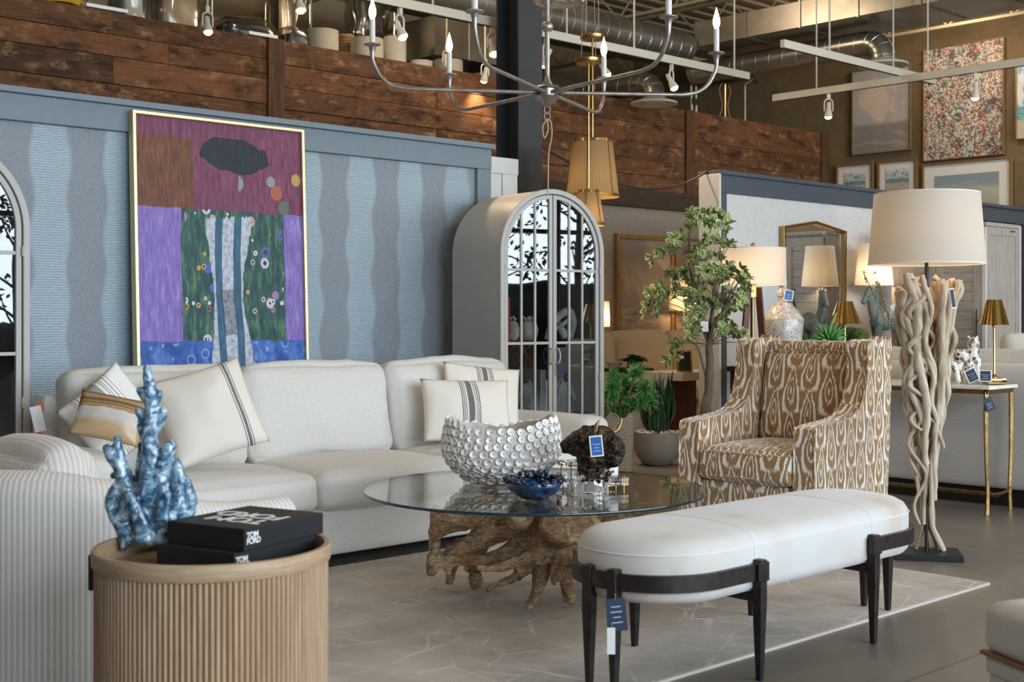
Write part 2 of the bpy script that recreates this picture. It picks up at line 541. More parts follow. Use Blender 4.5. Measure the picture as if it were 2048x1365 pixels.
def painted(c, r=0.55, wear='#000000'):
    def fn(g):
        p = g.obj(); n = g.noise(g.map(p, (1, 1, 1)), 14, 5, 0.6)
        g.set(color=g.mix(g.math('MULTIPLY', n, 0.18), c, wear), rough=r)
        g.bump(g.noise(p, 45, 3), 0.08, 0.002)
    return fn
M['bluetrim'] = mat('blue_grey_painted_board', fn=painted('#78868f'))
M['slate'] = mat('slate_blue_painted_trim', fn=painted('#4a545f'))
M['whitetrim'] = mat('white_painted_board', fn=painted('#d6d5d0', 0.5, '#9a968c'))
M['creambeam'] = mat('cream_painted_steel', fn=painted('#9a8f78', 0.6))
M['steelcol'] = mat('charcoal_painted_steel', fn=painted('#2c3034', 0.45))

def planks(g):
    p = g.obj(); r = g.island(); s = g.sep(p)
    q = g.comb(g.math('ADD', s[0], g.math('MULTIPLY', r, 37.0)), g.math('MULTIPLY', r, 11.0), s[2])
    gr = g.noise(g.map(q, (1.6, 1, 26)), 2.2, 6, 0.6, 0.6)
    base = g.ramp(gr, [(0.28, '#2e1d10'), (0.5, '#55371f'), (0.72, '#83593a')])
    tone = g.ramp(r, [(0.0, '#402c1e'), (0.2, '#845636'), (0.45, '#5c3e29'), (0.6, '#935f37'), (0.8, '#4a321f'), (1.0, '#764e30')])
    c = g.mix(0.6, base, tone, 'MIX')
    st = g.noise(g.map(q, (1.3, 1, 3.5)), 2.6, 5, 0.65)
    c = g.mix(g.ramp(st, [(0.5, 0.0), (0.68, 0.85)]), c, '#20140b')
    pale = g.noise(g.map(q, (2.2, 1, 4.0), loc=(5, 2, 1)), 2.4, 6, 0.7)
    c = g.mix(g.ramp(pale, [(0.54, 0.0), (0.70, 0.7)]), c, '#a98258')
    kn = g.vor(g.map(q, (1.6, 1, 6)), 1.5)
    c = g.mix(g.ramp(kn, [(0.02, 0.9), (0.07, 0.0)]), c, '#1b0f07')
    saw = g.wave(g.map(q, (1, 1, 0.15)), 22, 3, 2, 2, 'X')
    g.set(color=c, rough=0.75, spec=0.3)
    g.bump(g.math('ADD', gr, g.math('MULTIPLY', saw, 0.25)), 0.35, 0.006)
M['planks'] = mat('reclaimed_barn_wood', fn=planks)
def darkwood(c1, c2, sc=1.0, ax=(1, 14, 14), r=0.5):
    def fn(g):
        p = g.obj()
        n = g.noise(g.map(p, tuple(a * sc for a in ax)), 3, 5, 0.6, 0.5)
        g.set(color=g.ramp(n, [(0.3, c1), (0.7, c2)]), rough=r)
        g.bump(n, 0.12, 0.002)
    return fn
M['beamwood'] = mat('weathered_dark_beam', fn=darkwood('#2a2019', '#4d3c2e', 1.0, (1, 14, 14), 0.8))
M['postwood'] = mat('rough_brown_post', fn=darkwood('#33200f', '#6b4526', 1.0, (14, 14, 1.2), 0.8))
M['walnut'] = mat('walnut', fn=darkwood('#3a1d0e', '#6d3a1d', 1.0, (14, 14, 1), 0.4))
M['espresso'] = mat('espresso_wood', fn=darkwood('#1c1511', '#31251d', 1.0, (1, 14, 14), 0.4))
M['oakband'] = mat('natural_oak_band', fn=darkwood('#a08262', '#bfa384', 1.0, (3, 3, 30), 0.5))
M['oakrib'] = mat('natural_oak_ribs', fn=darkwood('#9a7a5a', '#bda083', 1.0, (30, 30, 1.2), 0.55))
M['greywood'] = mat('bleached_grey_oak', fn=darkwood('#968d85', '#b7aea6', 1.0, (26, 26, 2.0), 0.6))
M['greywoodx'] = mat('bleached_grey_oak_slats', fn=darkwood('#9a9087', '#b9afa6', 1.0, (26, 2.0, 26), 0.6))

def plaster(g):
    p = g.obj(); n = g.noise(p, 1.2, 6, 0.6); n2 = g.noise(p, 9, 4, 0.6)
    f = g.math('ADD', g.math('MULTIPLY', n, 0.7), g.math('MULTIPLY', n2, 0.3))
    g.set(color=g.ramp(f, [(0.3, '#66563f'), (0.7, '#8a7656')]), rough=0.85)
    g.bump(n2, 0.1, 0.004)
M['brownwall'] = mat('tan_block_wall', fn=plaster)
def grass(c1, c2):
    def fn(g):
        u = g.uv()
        a = g.noise(g.map(u, (8, 160, 1)), 1.5, 3); b = g.noise(g.map(u, (160, 8, 1)), 1.5, 3)
        f = g.math('MULTIPLY', g.math('ADD', a, b), 0.5)
        g.set(color=g.ramp(f, [(0.38, c2), (0.62, c1)]), rough=0.85, spec=0.2)
        g.bump(f, 0.2, 0.002)
    return fn
M['grasscloth'] = mat('warm_grey_grasscloth', fn=grass('#a9a197', '#8e877e'))
M['linenpaper'] = mat('pale_linen_wallpaper', fn=grass('#dcdbd8', '#c2c2c1'))
M['charpaper'] = mat('charcoal_wallpaper', fn=grass('#3f4046', '#26272c'))
def concrete(g):
    p = g.obj(); n = g.noise(p, 0.9, 6, 0.62); n2 = g.noise(p, 14, 4)
    f = g.math('ADD', g.math('MULTIPLY', n, 0.8), g.math('MULTIPLY', n2, 0.2))
    g.set(color=g.ramp(f, [(0.3, '#66625c'), (0.7, '#827c74')]), rough=g.ramp(n, [(0.3, 0.32), (0.7, 0.5)]), spec=0.4)
    g.bump(n2, 0.05, 0.002)
M['concrete'] = mat('sealed_concrete', fn=concrete)
def rug(g):
    p = g.obj()
    n = g.noise(p, 2.0, 6, 0.65); fine = g.noise(p, 160, 2)
    d = g.noise(p, 2.5, 2, 0.5, 0, True)
    q = g.mix(0.06, p, d)
    e1 = g.vor(g.map(q, (1.0, 2.4, 1), (0, 0, 0.6)), 1.7, 'DISTANCE_TO_EDGE')
    e2 = g.vor(g.map(q, (2.6, 1.0, 1), (0, 0, 0.5), (3, 1, 0)), 1.5, 'DISTANCE_TO_EDGE')
    ed = g.math('MINIMUM', e1, e2)
    br = g.noise(p, 5, 4, 0.7)
    ln = g.math('MULTIPLY', g.ramp(ed, [(0.0, 1.0), (0.02, 0.0)]), g.ramp(br, [(0.40, 0.0), (0.58, 0.8)]))
    f = g.math('ADD', g.math('MULTIPLY', n, 0.75), g.math('MULTIPLY', fine, 0.25))
    c = g.ramp(f, [(0.34, '#93887e'), (0.52, '#b1a69b'), (0.68, '#c4bab0')])
    g.set(color=g.mix(ln, c, '#d5cec5'), rough=0.95, spec=0.1, sheen=0.15)
    g.bump(g.math('ADD', fine, g.math('MULTIPLY', ln, 0.6)), 0.4, 0.004)
M['rug'] = mat('distressed_taupe_rug', fn=rug)

M['brass'] = mat('polished_brass', '#b08f58', 0.24, metal=1.0)
M['mirrorbrass'] = mat('mirror_polished_brass', '#cfaa68', 0.08, metal=1.0)
M['agedbrass'] = mat('aged_brass', fn=lambda g: g.set(color=g.ramp(g.noise(g.obj(), 30, 3), [(0.3, '#7b6138'), (0.7, '#a98a55')]), metal=1.0, rough=0.38))
M['gilt'] = mat('champagne_gilt_frame', '#d9c79c', 0.38, metal=0.75)
M['giltwood'] = mat('antique_gold_frame', fn=lambda g: g.set(color=g.ramp(g.noise(g.obj(), 40, 3), [(0.3, '#8d7346'), (0.7, '#b2976a')]), metal=0.6, rough=0.45))
M['bronze'] = mat('dark_bronze', fn=lambda g: g.set(color=g.ramp(g.noise(g.obj(), 25, 3), [(0.3, '#2c2725'), (0.7, '#3d3733')]), metal=0.6, rough=0.42))
M['black'] = mat('matte_black', '#151515', 0.5)
M['blackcloth'] = mat('black_book_cloth', fn=lambda g: (g.set(color=g.ramp(g.noise(g.uv(), 500, 2), [(0.3, '#0d0e11'), (0.7, '#191a1e')]), rough=0.7), g.bump(g.noise(g.uv(), 600, 2), 0.2, 0.001)))
M['white'] = mat('white_print', '#f2f2f0', 0.6)
M['silver'] = mat('brushed_pewter', fn=lambda g: g.set(color=g.ramp(g.noise(g.obj(), 20, 3), [(0.3, '#8f857d'), (0.7, '#b3aaa3')]), metal=0.75, rough=0.38))
M['candle'] = mat('candle_sleeve', '#e3dcd6', 0.5)
M['trackwhite'] = mat('off_white_track', '#cfc7b4', 0.5)
M['galv'] = mat('galvanised_duct', fn=lambda g: (g.set(color=g.ramp(g.noise(g.obj(), 2.5, 4), [(0.3, '#8b857b'), (0.7, '#a9a399')]), metal=0.85, rough=0.3), g.bump(g.noise(g.obj(), 3, 2), 0.06, 0.02)))
M['deck'] = mat('cream_metal_deck', '#a89b80', 0.6)
M['greypaint'] = mat('warm_grey_lacquer', fn=painted('#b5b1aa', 0.42, '#8a867f'))
M['inside'] = mat('black_cabinet_inside', '#0b0b0c', 0.6)
def thin_glass(name, tint, ior=1.5, rough=0.0, boost=1.0):
    m = bpy.data.materials.new(name); m.use_nodes = True
    nt = m.node_tree; nt.nodes.clear()
    out = nt.nodes.new('ShaderNodeOutputMaterial'); mx = nt.nodes.new('ShaderNodeMixShader')
    fr = nt.nodes.new('ShaderNodeFresnel')
    # the same reflectance on both faces of the sheet
    ge = nt.nodes.new('ShaderNodeNewGeometry'); mr = nt.nodes.new('ShaderNodeMapRange'); mr.inputs[3].default_value = ior; mr.inputs[4].default_value = 1 / ior
    nt.links.new(ge.outputs['Backfacing'], mr.inputs[0]); nt.links.new(mr.outputs[0], fr.inputs[0])
    tr = nt.nodes.new('ShaderNodeBsdfTransparent'); tr.inputs[0].default_value = tint + (1,)
    gl = nt.nodes.new('ShaderNodeBsdfGlossy'); gl.inputs['Roughness'].default_value = rough
    mu = nt.nodes.new('ShaderNodeMath'); mu.operation = 'MULTIPLY'; mu.inputs[1].default_value = boost; mu.use_clamp = True
    nt.links.new(fr.outputs[0], mu.inputs[0]); nt.links.new(mu.outputs[0], mx.inputs[0]); nt.links.new(tr.outputs[0], mx.inputs[1]); nt.links.new(gl.outputs[0], mx.inputs[2]); nt.links.new(mx.outputs[0], out.inputs[0])
    return m
M['glass'] = thin_glass('clear_table_glass', (0.93, 0.97, 0.96), 1.55)
M['pane'] = thin_glass('cabinet_pane_glass', (0.86, 0.88, 0.88), 1.6, 0.0, 1.5)
M['plastic'] = thin_glass('clear_plastic_wrap', (0.72, 0.70, 0.66), 1.7, 0.18, 1.6)
M['acrylic'] = mat('clear_acrylic', '#ffffff', 0.02, trans=1.0, ior=1.49)
M['glassedge'] = mat('dark_glass_edge', '#14303a', 0.08, spec=0.8)
M['mirror'] = mat('mirror_glass', '#e6ebee', 0.01, metal=1.0)
M['ceramicw'] = mat('white_glazed_ceramic', fn=lambda g: (g.set(color=g.ramp(g.noise(g.obj(), 18, 3), [(0.35, '#f3f1ee'), (0.75, '#fbfaf8')]), rough=0.4, coat=0.1)))
M['ceramicgap'] = mat('unglazed_tan_grout', '#d6ccc0', 0.8)
M['shellcore'] = mat('tan_shell_centre', '#b9a894', 0.7)
M['ceramicin'] = mat('crackled_ceramic_inside', fn=lambda g: g.set(color=g.ramp(g.noise(g.obj(), 25, 3), [(0.4, '#cfcac0'), (0.7, '#e6e2da')]), rough=0.4))
def coralglaze(g):
    p = g.obj(); n = g.noise(p, 26, 5, 0.65, 1.5); n2 = g.noise(p, 9, 3)
    f = g.math('ADD', g.math('MULTIPLY', n, 0.75), g.math('MULTIPLY', n2, 0.25))
    g.set(color=g.ramp(f, [(0.33, '#13222f'), (0.44, '#365a78'), (0.52, '#7498af'), (0.62, '#cfdbe2')]), rough=0.18, coat=0.6)
    g.bump(g.noise(p, 60, 3), 0.3, 0.004)
M['coral'] = mat('mottled_blue_glaze', fn=coralglaze)
M['bluebowl'] = mat('deep_blue_glaze', fn=lambda g: g.set(color=g.ramp(g.noise(g.obj(), 30, 4), [(0.35, '#071a3a'), (0.6, '#12406f'), (0.75, '#3f75a0')]), rough=0.1, coat=1.0))
M['bluecrust'] = mat('dark_blue_crust', fn=lambda g: (g.set(color=g.ramp(g.noise(g.obj(), 90, 3), [(0.4, '#0a1020'), (0.62, '#1d3355'), (0.75, '#6d6a68')]), rough=0.25, coat=0.5), g.bump(g.noise(g.obj(), 110, 3), 0.8, 0.008)))
M['bust'] = mat('dark_bronze_cast', fn=lambda g: (g.set(color=g.ramp(g.noise(g.obj(), 22, 4), [(0.35, '#231e1a'), (0.58, '#463b31'), (0.76, '#84694a')]), metal=0.7, rough=0.24), g.bump(g.noise(g.obj(), 55, 4, 0.6, 1.0), 0.9, 0.012)))
M['horn'] = mat('gilt_horn', '#a3895a', 0.3, metal=0.8)
def rootwood(g):
    p = g.obj(); n = g.noise(g.map(p, (3.5, 3.5, 5)), 3.6, 8, 0.66, 1.6); k = g.noise(p, 5, 3)
    gr = g.wave(p, 16, 9, 4, 1.6, 'Z')
    f = g.math('ADD', g.math('MULTIPLY', n, 0.9), g.math('MULTIPLY', gr, 0.08))
    c = g.ramp(f, [(0.3, '#54402e'), (0.44, '#967a5c'), (0.58, '#c2a683'), (0.76, '#e2d1b3')])
    c = g.mix(g.ramp(k, [(0.52, 0.0), (0.70, 0.7)]), c, '#8a4d27')
    g.set(color=c, rough=0.65); g.bump(f, 0.7, 0.02)
M['root'] = mat('raw_teak_root', fn=rootwood)
def drift(g):
    p = g.obj(); u = g.uv()
    n = g.noise(g.map(u, (9, 5, 1)), 2.0, 5, 0.6, 0.4); n2 = g.noise(p, 7, 4)
    f = g.math('ADD', g.math('MULTIPLY', n, 0.6), g.math('MULTIPLY', n2, 0.4))
    g.set(color=g.ramp(f, [(0.32, '#8d7760'), (0.48, '#c2ae95'), (0.64, '#e3d6c2')]), rough=0.75)
    g.bump(f, 0.3, 0.006)
M['drift'] = mat('bleached_vine_wood', fn=drift)
M['bark'] = mat('tree_bark', fn=darkwood('#5b5040', '#8b7f68', 1.0, (12, 12, 3), 0.85))
M['verdigris'] = mat('verdigris_bronze', fn=lambda g: (g.set(color=g.ramp(g.noise(g.obj(), 22, 4, 0.6), [(0.3, '#555f57'), (0.55, '#7d887d'), (0.78, '#857a68')]), rough=0.6, metal=0.15), g.bump(g.noise(g.obj(), 60, 3), 0.25, 0.004)))
M['stone'] = mat('grey_marble_bookend', fn=lambda g: g.set(color=g.ramp(g.noise(g.obj(), 12, 5, 0.65, 1.0), [(0.3, '#5a6260'), (0.6, '#8d9491'), (0.8, '#8c7c6c')]), rough=0.5))
M['plastersc'] = mat('chalky_cream_cast', fn=lambda g: g.set(color=g.ramp(g.noise(g.obj(), 14, 4), [(0.3, '#a59e90'), (0.7, '#d8d3c7')]), rough=0.8))
M['marble'] = mat('white_marble_top', fn=lambda g: g.set(color=g.ramp(g.noise(g.obj(), 5, 6, 0.6, 1.5), [(0.35, '#c9c8c7'), (0.5, '#efeeec')]), rough=0.2))
def vase(g):
    p = g.obj(); v = g.vor(p, 62); n = g.noise(p, 18, 4)
    c = g.ramp(n, [(0.35, '#bdb4ab'), (0.7, '#d9d4ce')])
    sz = g.noise(p, 30, 2)
    g.set(color=g.mix(g.math('MULTIPLY', g.math('LESS_THAN', v, g.math('MULTIPLY', sz, 0.55)), g.math('GREATER_THAN', n, 0.38)), c, '#5c4a42'), rough=0.3, coat=0.4)
M['vase'] = mat('speckled_stoneware', fn=vase)
def leopard(g):
    p = g.obj(); v = g.vor(p, 34); 
    ring = g.ramp(v, [(0.0, 0.0), (0.20, 1.0), (0.40, 0.0)], 'CONSTANT')
    g.set(color=g.mix(ring, '#f1efea', '#6b4a22'), metal=g.math('MULTIPLY', ring, 0.8), rough=0.25, coat=0.3)
M['leopard'] = mat('white_porcelain_gold_spots', fn=leopard)
def leaf(c1, c2, edge, ew):
    def fn(g):
        u = g.uv(); s = g.sep(u)
        d = g.math('ABSOLUTE', g.math('SUBTRACT', s[0], 0.5))
        n = g.noise(g.obj(), 35, 2)
        e = g.math('ADD', g.math('MULTIPLY', d, 2.0), g.math('MULTIPLY', g.math('SUBTRACT', n, 0.5), 0.35))
        c = g.ramp(g.noise(g.obj(), 11, 2), [(0.35, c1), (0.65, c2)])
        g.set(color=g.mix(g.ramp(e, [(ew - 0.06, 0.0), (ew + 0.06, 1.0)]), c, edge), rough=0.45)
    return fn
M['varleaf'] = mat('variegated_leaf', fn=leaf('#5c7a38', '#90a85a', '#e3e3b8', 0.70))
M['snakeleaf'] = mat('snake_plant_leaf', fn=leaf('#16301f', '#2c4d33', '#5f8150', 0.84))
M['needle'] = mat('evergreen_needles', fn=lambda g: g.set(color=g.ramp(g.noise(g.obj(), 14, 3), [(0.3, '#32663a'), (0.55, '#5b9f52'), (0.75, '#a3cc7c')]), rough=0.55))
M['lushleaf'] = mat('bright_green_leaf', fn=lambda g: g.set(color=g.ramp(g.noise(g.obj(), 16, 3), [(0.3, '#1f4d12'), (0.7, '#4f8a22')]), rough=0.4))
M['moss'] = mat('green_moss', fn=lambda g: (g.set(color=g.ramp(g.noise(g.obj(), 40, 4), [(0.35, '#2c3d12'), (0.7, '#62823a')]), rough=0.95), g.bump(g.noise(g.obj(), 90, 3), 1.0, 0.02)))
M['pussy'] = mat('sage_willow_catkin', '#8f9d8c', 0.8)
M['soil'] = mat('pale_pebbles', fn=lambda g: g.set(color=g.ramp(g.island(), [(0.0, '#c9bfae'), (0.5, '#e0d8ca'), (1.0, '#a89a86')]), rough=0.7))
M['bowlpot'] = mat('matte_grey_planter', fn=painted('#a39b93', 0.55))
M['fluted'] = mat('cream_fluted_ceramic', '#c9bfae', 0.5)
def wicker(g):
    u = g.uv(); a = g.wave(u, 15, 0.3, 1, 2, 'Y'); s = g.sep(u)
    b = g.wave(g.comb(g.math('ADD', s[0], 0.0), s[1], 0.0), 9, 0.2, 1, 2, 'X')
    f = g.math('MULTIPLY', g.math('ADD', g.math('MULTIPLY', a, b), g.math('MULTIPLY', g.math('SUBTRACT', 1.0, a), g.math('SUBTRACT', 1.0, b))), 1.0)
    n = g.noise(u, 40, 3)
    g.set(color=g.ramp(g.math('ADD', g.math('MULTIPLY', f, 0.7), g.math('MULTIPLY', n, 0.4)), [(0.2, '#5f513f'), (0.6, '#c4b49b')]), rough=0.75)
    g.bump(f, 0.8, 0.006)
M['wicker'] = mat('whitewashed_wicker', fn=wicker)
def rattan(g):
    u = g.uv(); a = g.wave(u, 28, 0, 0, 1, 'X'); b = g.wave(u, 17, 0, 0, 1, 'Y')
    f = g.math('MAXIMUM', a, b)
    nt = g.nt; out = g.out
    c = g.ramp(f, [(0.3, '#5e4830'), (0.8, '#a48862')])
    d = g.node('ShaderNodeBsdfDiffuse', {'Color': c}); t = g.node('ShaderNodeBsdfTranslucent', {'Color': c}); x = g.node('ShaderNodeMixShader', {0: 0.14, 1: d.outputs[0], 2: t.outputs[0]})
    g.L.new(x.outputs[0], out.inputs[0])
M['rattan'] = mat('woven_cane_shade', fn=rattan)
def shade(c, tr=0.4):
    def fn(g):
        u = g.uv()
        n = g.noise(g.map(u, (400, 60, 1)), 1.0, 2); cc = g.mix(g.math('MULTIPLY', n, 0.25), c, '#b5aa9c')
        d = g.node('ShaderNodeBsdfDiffuse', {'Color': cc}); t = g.node('ShaderNodeBsdfTranslucent', {'Color': cc}); x = g.node('ShaderNodeMixShader', {0: tr, 1: d.outputs[0], 2: t.outputs[0]})
        g.L.new(x.outputs[0], g.out.inputs[0])
    return fn
M['shadelinen'] = mat('ivory_linen_shade', fn=shade('#d2cbc0', 0.2))
M['shadewhite'] = mat('white_cotton_shade', fn=shade('#e6e1d9', 0.4))
M['shadegrey'] = mat('cream_stored_shade', fn=shade('#c5bca9', 0.2))
M['bulb'] = mat('lit_lamp_bulb', '#ffffff', 0.4, emit=14.0, emitc='#ffca86')
M['flame'] = mat('lit_candle_bulb', '#ffffff', 0.4, emit=9.0, emitc='#ffc27a')
M['tagblue'] = mat('blue_price_card', '#2f62ad', 0.6)
M['tagnavy'] = mat('navy_price_card', '#2c3852', 0.6)
M['tagwhite'] = mat('white_card', '#efeeea', 0.6)
M['tagink'] = mat('pale_card_print', '#a9bfdc', 0.6)
M['twine'] = mat('jute_twine', '#b9a98d', 0.9)
M['cable'] = mat('black_cable', '#16181b', 0.5)
M['copperpiping'] = mat('brown_trim_strip', '#8c6a4c', 0.6)
# ------------------------------------------------------------------ the setting
def cam2(x, d):
    return (CA * x + SA * d, -SA * x + CA * d)
R = random.Random(7)
def structure(o):
    o['kind'] = 'structure'
    return o

ZC = 5.2
def concrete_floor(g):
    concrete(g)
    p = g.obj(); s = g.sep(p)
    base = g.b.inputs['Base Color'].links[0].from_socket
    w = g.math('MULTIPLY', g.math('SUBTRACT', g.noise(p, 20, 2), 0.5), 0.006)
    a = g.math('ABSOLUTE', g.math('SUBTRACT', g.math('ADD', s[1], w), 2.24)); b = g.math('ABSOLUTE', g.math('SUBTRACT', g.math('ADD', s[0], w), 6.46))
    k = g.math('LESS_THAN', g.math('MINIMUM', a, b), 0.006)
    g.set(color=g.mix(g.math('MULTIPLY', k, 0.6), base, '#3a3733'))
structure(MB().box(-6, 15.6, -5.2, 13.7, -0.12, 0).build('floor', mat('jointed_concrete', fn=concrete_floor), smooth=0))
# corrugated roof deck, ribs along x
mb = MB()
y = -5.2
poly = []
while y < 13.7:
    poly += [(y, ZC), (y + 0.11, ZC), (y + 0.135, ZC + 0.06), (y + 0.245, ZC + 0.06)]
    y += 0.27
n = len(poly)
vs = [(-6, a, b) for a, b in poly] + [(15.6, a, b) for a, b in poly]
mb.add(vs, [(i, n + i, n + i + 1, i + 1) for i in range(n - 1)])
structure(mb.build('ceiling', M['deck'], smooth=0))
structure(MB().box(-6, 15.6, -5.2, 13.7, ZC + 0.07, ZC + 0.2).build('ceiling_roof', M['deck'], smooth=0))
# open web joists across the deck, each one an object
for k, jx in enumerate((5.2, 6.8, 8.4, 10.0, 11.6, 13.2, 14.8)):
    mb = MB()
    for z in (ZC - 0.04, ZC - 0.46):
        mb.box(jx - 0.035, jx + 0.035, 4.0, 13.3, z, z + 0.035)
    y = 4.1; up = True
    while y < 13.0:
        mb.tube([(jx, y, ZC - 0.02 if up else ZC - 0.44), (jx, y + 0.42, ZC - 0.44 if up else ZC - 0.02)], 0.013, 6)
        y += 0.42; up = not up
    structure(mb.build('ceiling_joist', M['deck'], smooth=0))
# side and back walls
structure(MB().box(15.4, 15.6, -5.2, 13.7, 0, ZC).build('wall_right', M['brownwall'], smooth=0))
structure(MB().box(-6.2, -6.0, -5.2, 13.7, 0, ZC).build('wall_left', M['grasscloth'], smooth=0))
mb = MB().box(-6, 15.4, 13.5, 13.7, 0, ZC)
structure(mb.build('wall_back', M['brownwall'], smooth=0))
structure(MB().box(-6, 12.4, 13.1, 13.45, 4.42, 4.62).build('trim_1', M['creambeam'], smooth=0))
structure(MB().box(-6, 12.4, 13.3, 13.45, 4.62, ZC).build('trim_2', M['creambeam'], smooth=0))
structure(MB().box(-6, 13.9, 13.36, 13.48, 2.7, 4.42).build('opening_dark_sheet', M['black'], smooth=0))  # black sheet stands in for the shade inside the deep opening
structure(MB().box(-6, 15.4, 11.3, 11.5, 4.62, 4.8).build('ceiling_beam', M['creambeam'], smooth=0, bevel=0.01))
# storefront behind the camera: glazed wall with dark mullions
mb = MB().box(-6, 15.4, -5.2, -5.0, 0, 0.35).box(-6, 15.4, -5.2, -5.0, 4.6, ZC)
structure(mb.build('wall_front', M['brownwall'], smooth=0))
mb = MB()
for k in range(15):
    x = -5.9 + k * 1.51
    mb.box(x - 0.035, x + 0.035, -5.15, -5.02, 0.35, 4.6)
mb.box(-6, 15.4, -5.15, -5.02, 2.55, 2.62).box(-6, 15.4, -5.15, -5.02, 0.35, 0.42)
structure(mb.build('window_1', M['bronze'], smooth=0))

# timber parapet of the mezzanine: rows of planks, posts as parts
WV = 9.95
mb = MB()
posts = [3.53, 6.48, 9.42, 12.37, 15.27]
rows = [2.68, 2.86, 3.06, 3.27, 3.50, 3.70]
xs = [-0.5] + posts
for a, b in zip(xs[:-1], xs[1:]):
    hs = [2.68]
    while hs[-1] < 3.55: hs.append(hs[-1] + R.uniform(0.17, 0.25))
    hs[-1] = 3.70
    for z0, z1 in zip(hs[:-1], hs[1:]):
        x = a
        while x < b - 0.02:
            L = R.choice((0.9, 1.4, 1.9, 2.4, 3.0))
            e = min(b, x + L)
            if b - e < 0.35: e = b
            o = R.uniform(0, 0.012)
            mb.box(x + 0.002, e - 0.002, WV - o, WV + 0.05, z0 + 0.003, z1 - 0.003)
            x = e
wall = structure(mb.build('wall_mezzanine', M['planks'], smooth=0))
for p in posts:
    MB().box(p - 0.085, p + 0.085, WV - 0.035, WV + 0.14, 2.6, 3.705).build('post', M['postwood'], wall, smooth=0, bevel=0.006)
MB().box(-0.5, 15.35, WV - 0.05, WV + 0.12, 2.47, 2.68).build('beam', M['beamwood'], wall, smooth=0, bevel=0.008)
structure(MB().box(-6, 15.4, WV + 0.09, 13.36, 3.36, 3.5).build('floor_mezzanine', M['beamwood'], smooth=0))
structure(MB().box(-6, 15.4, WV + 0.02, WV + 0.12, 0, 2.47).build('wall_under', M['grasscloth'], smooth=0))

# blue panelled display wall behind the sofa
w = structure(MB().box(-2.2, 6.27, 6.88, 6.98, 0, 2.42).build('wall_left_panel', M['croc'], smooth=0))
def board(name, x0, x1, y0, y1, z0, z1, m, par):
    return MB().box(x0, x1, y0, y1, z0, z1).build(name, m, par, smooth=0, bevel=0.004)
board('fascia', -2.2, 6.28, 6.845, 6.995, 2.26, 2.405, M['bluetrim'], w)
board('cap', -2.2, 6.30, 6.82, 7.02, 2.405, 2.44, M['bluetrim'], w)
board('stile', 6.15, 6.28, 6.85, 6.99, 0.0, 2.26, M['bluetrim'], w)
w = structure(MB().box(6.36, 6.66, 7.0, 7.06, 0, 2.36).build('wall_return', M['whitetrim'], smooth=0))
board('fascia', 6.36, 6.68, 6.985, 7.07, 2.26, 2.38, M['whitetrim'], w)
board('stile', 6.52, 6.67, 6.985, 7.0, 0, 2.26, M['whitetrim'], w)

# partition to the right: pale linen face in slate trim
PX, PV = 8.75, 6.72
w = structure(MB().box(PX + 0.02, 12.6, PV + 0.02, PV + 0.18, 0, 2.41).build('wall_partition', M['linenpaper'], smooth=0))
board('cap', PX, 15.38, PV - 0.025, PV + 0.225, 2.405, 2.44, M['slate'], w)
board('fascia', PX + 0.012, 15.38, PV, PV + 0.2, 2.25, 2.405, M['slate'], w)
board('stile', PX + 0.012, PX + 0.11, PV, PV + 0.03, 0, 2.25, M['slate'], w)
board('end_board', PX - 0.012, PX + 0.012, PV - 0.015, PV + 0.205, 0, 2.41, M['whitetrim'], w)
structure(MB().box(12.6, 15.38, PV + 0.02, PV + 0.18, 0, 2.25).build('wall_charcoal', M['charpaper'], smooth=0))

# steel column
cx, cy_ = 6.93, 7.24
c = structure(MB().box(cx - 0.125, cx + 0.125, cy_ - 0.126, cy_ - 0.108, 0, ZC).box(cx - 0.125, cx + 0.125, cy_ + 0.108, cy_ + 0.126, 0, ZC).box(cx - 0.007, cx + 0.007, cy_ - 0.108, cy_ + 0.108, 0, ZC).build('column', M['steelcol'], smooth=0))

# rug
tag(MB().box(1.95, 5.61, 2.79, 5.13, 0.0, 0.012).build('area_rug', M['rug'], smooth=0, bevel=0.004), 'large taupe area rug with pale crosshatch lines under the round glass table', 'rug')
mb = MB()
for a in ((1.95, 2.79), ):
    mb.box(1.95, 5.61, 2.782, 2.79, 0, 0.011)
o = mb.build('binding', mat('rug_binding', '#c4bbb0', 0.9), bpy.data.objects['area_rug'], smooth=0)

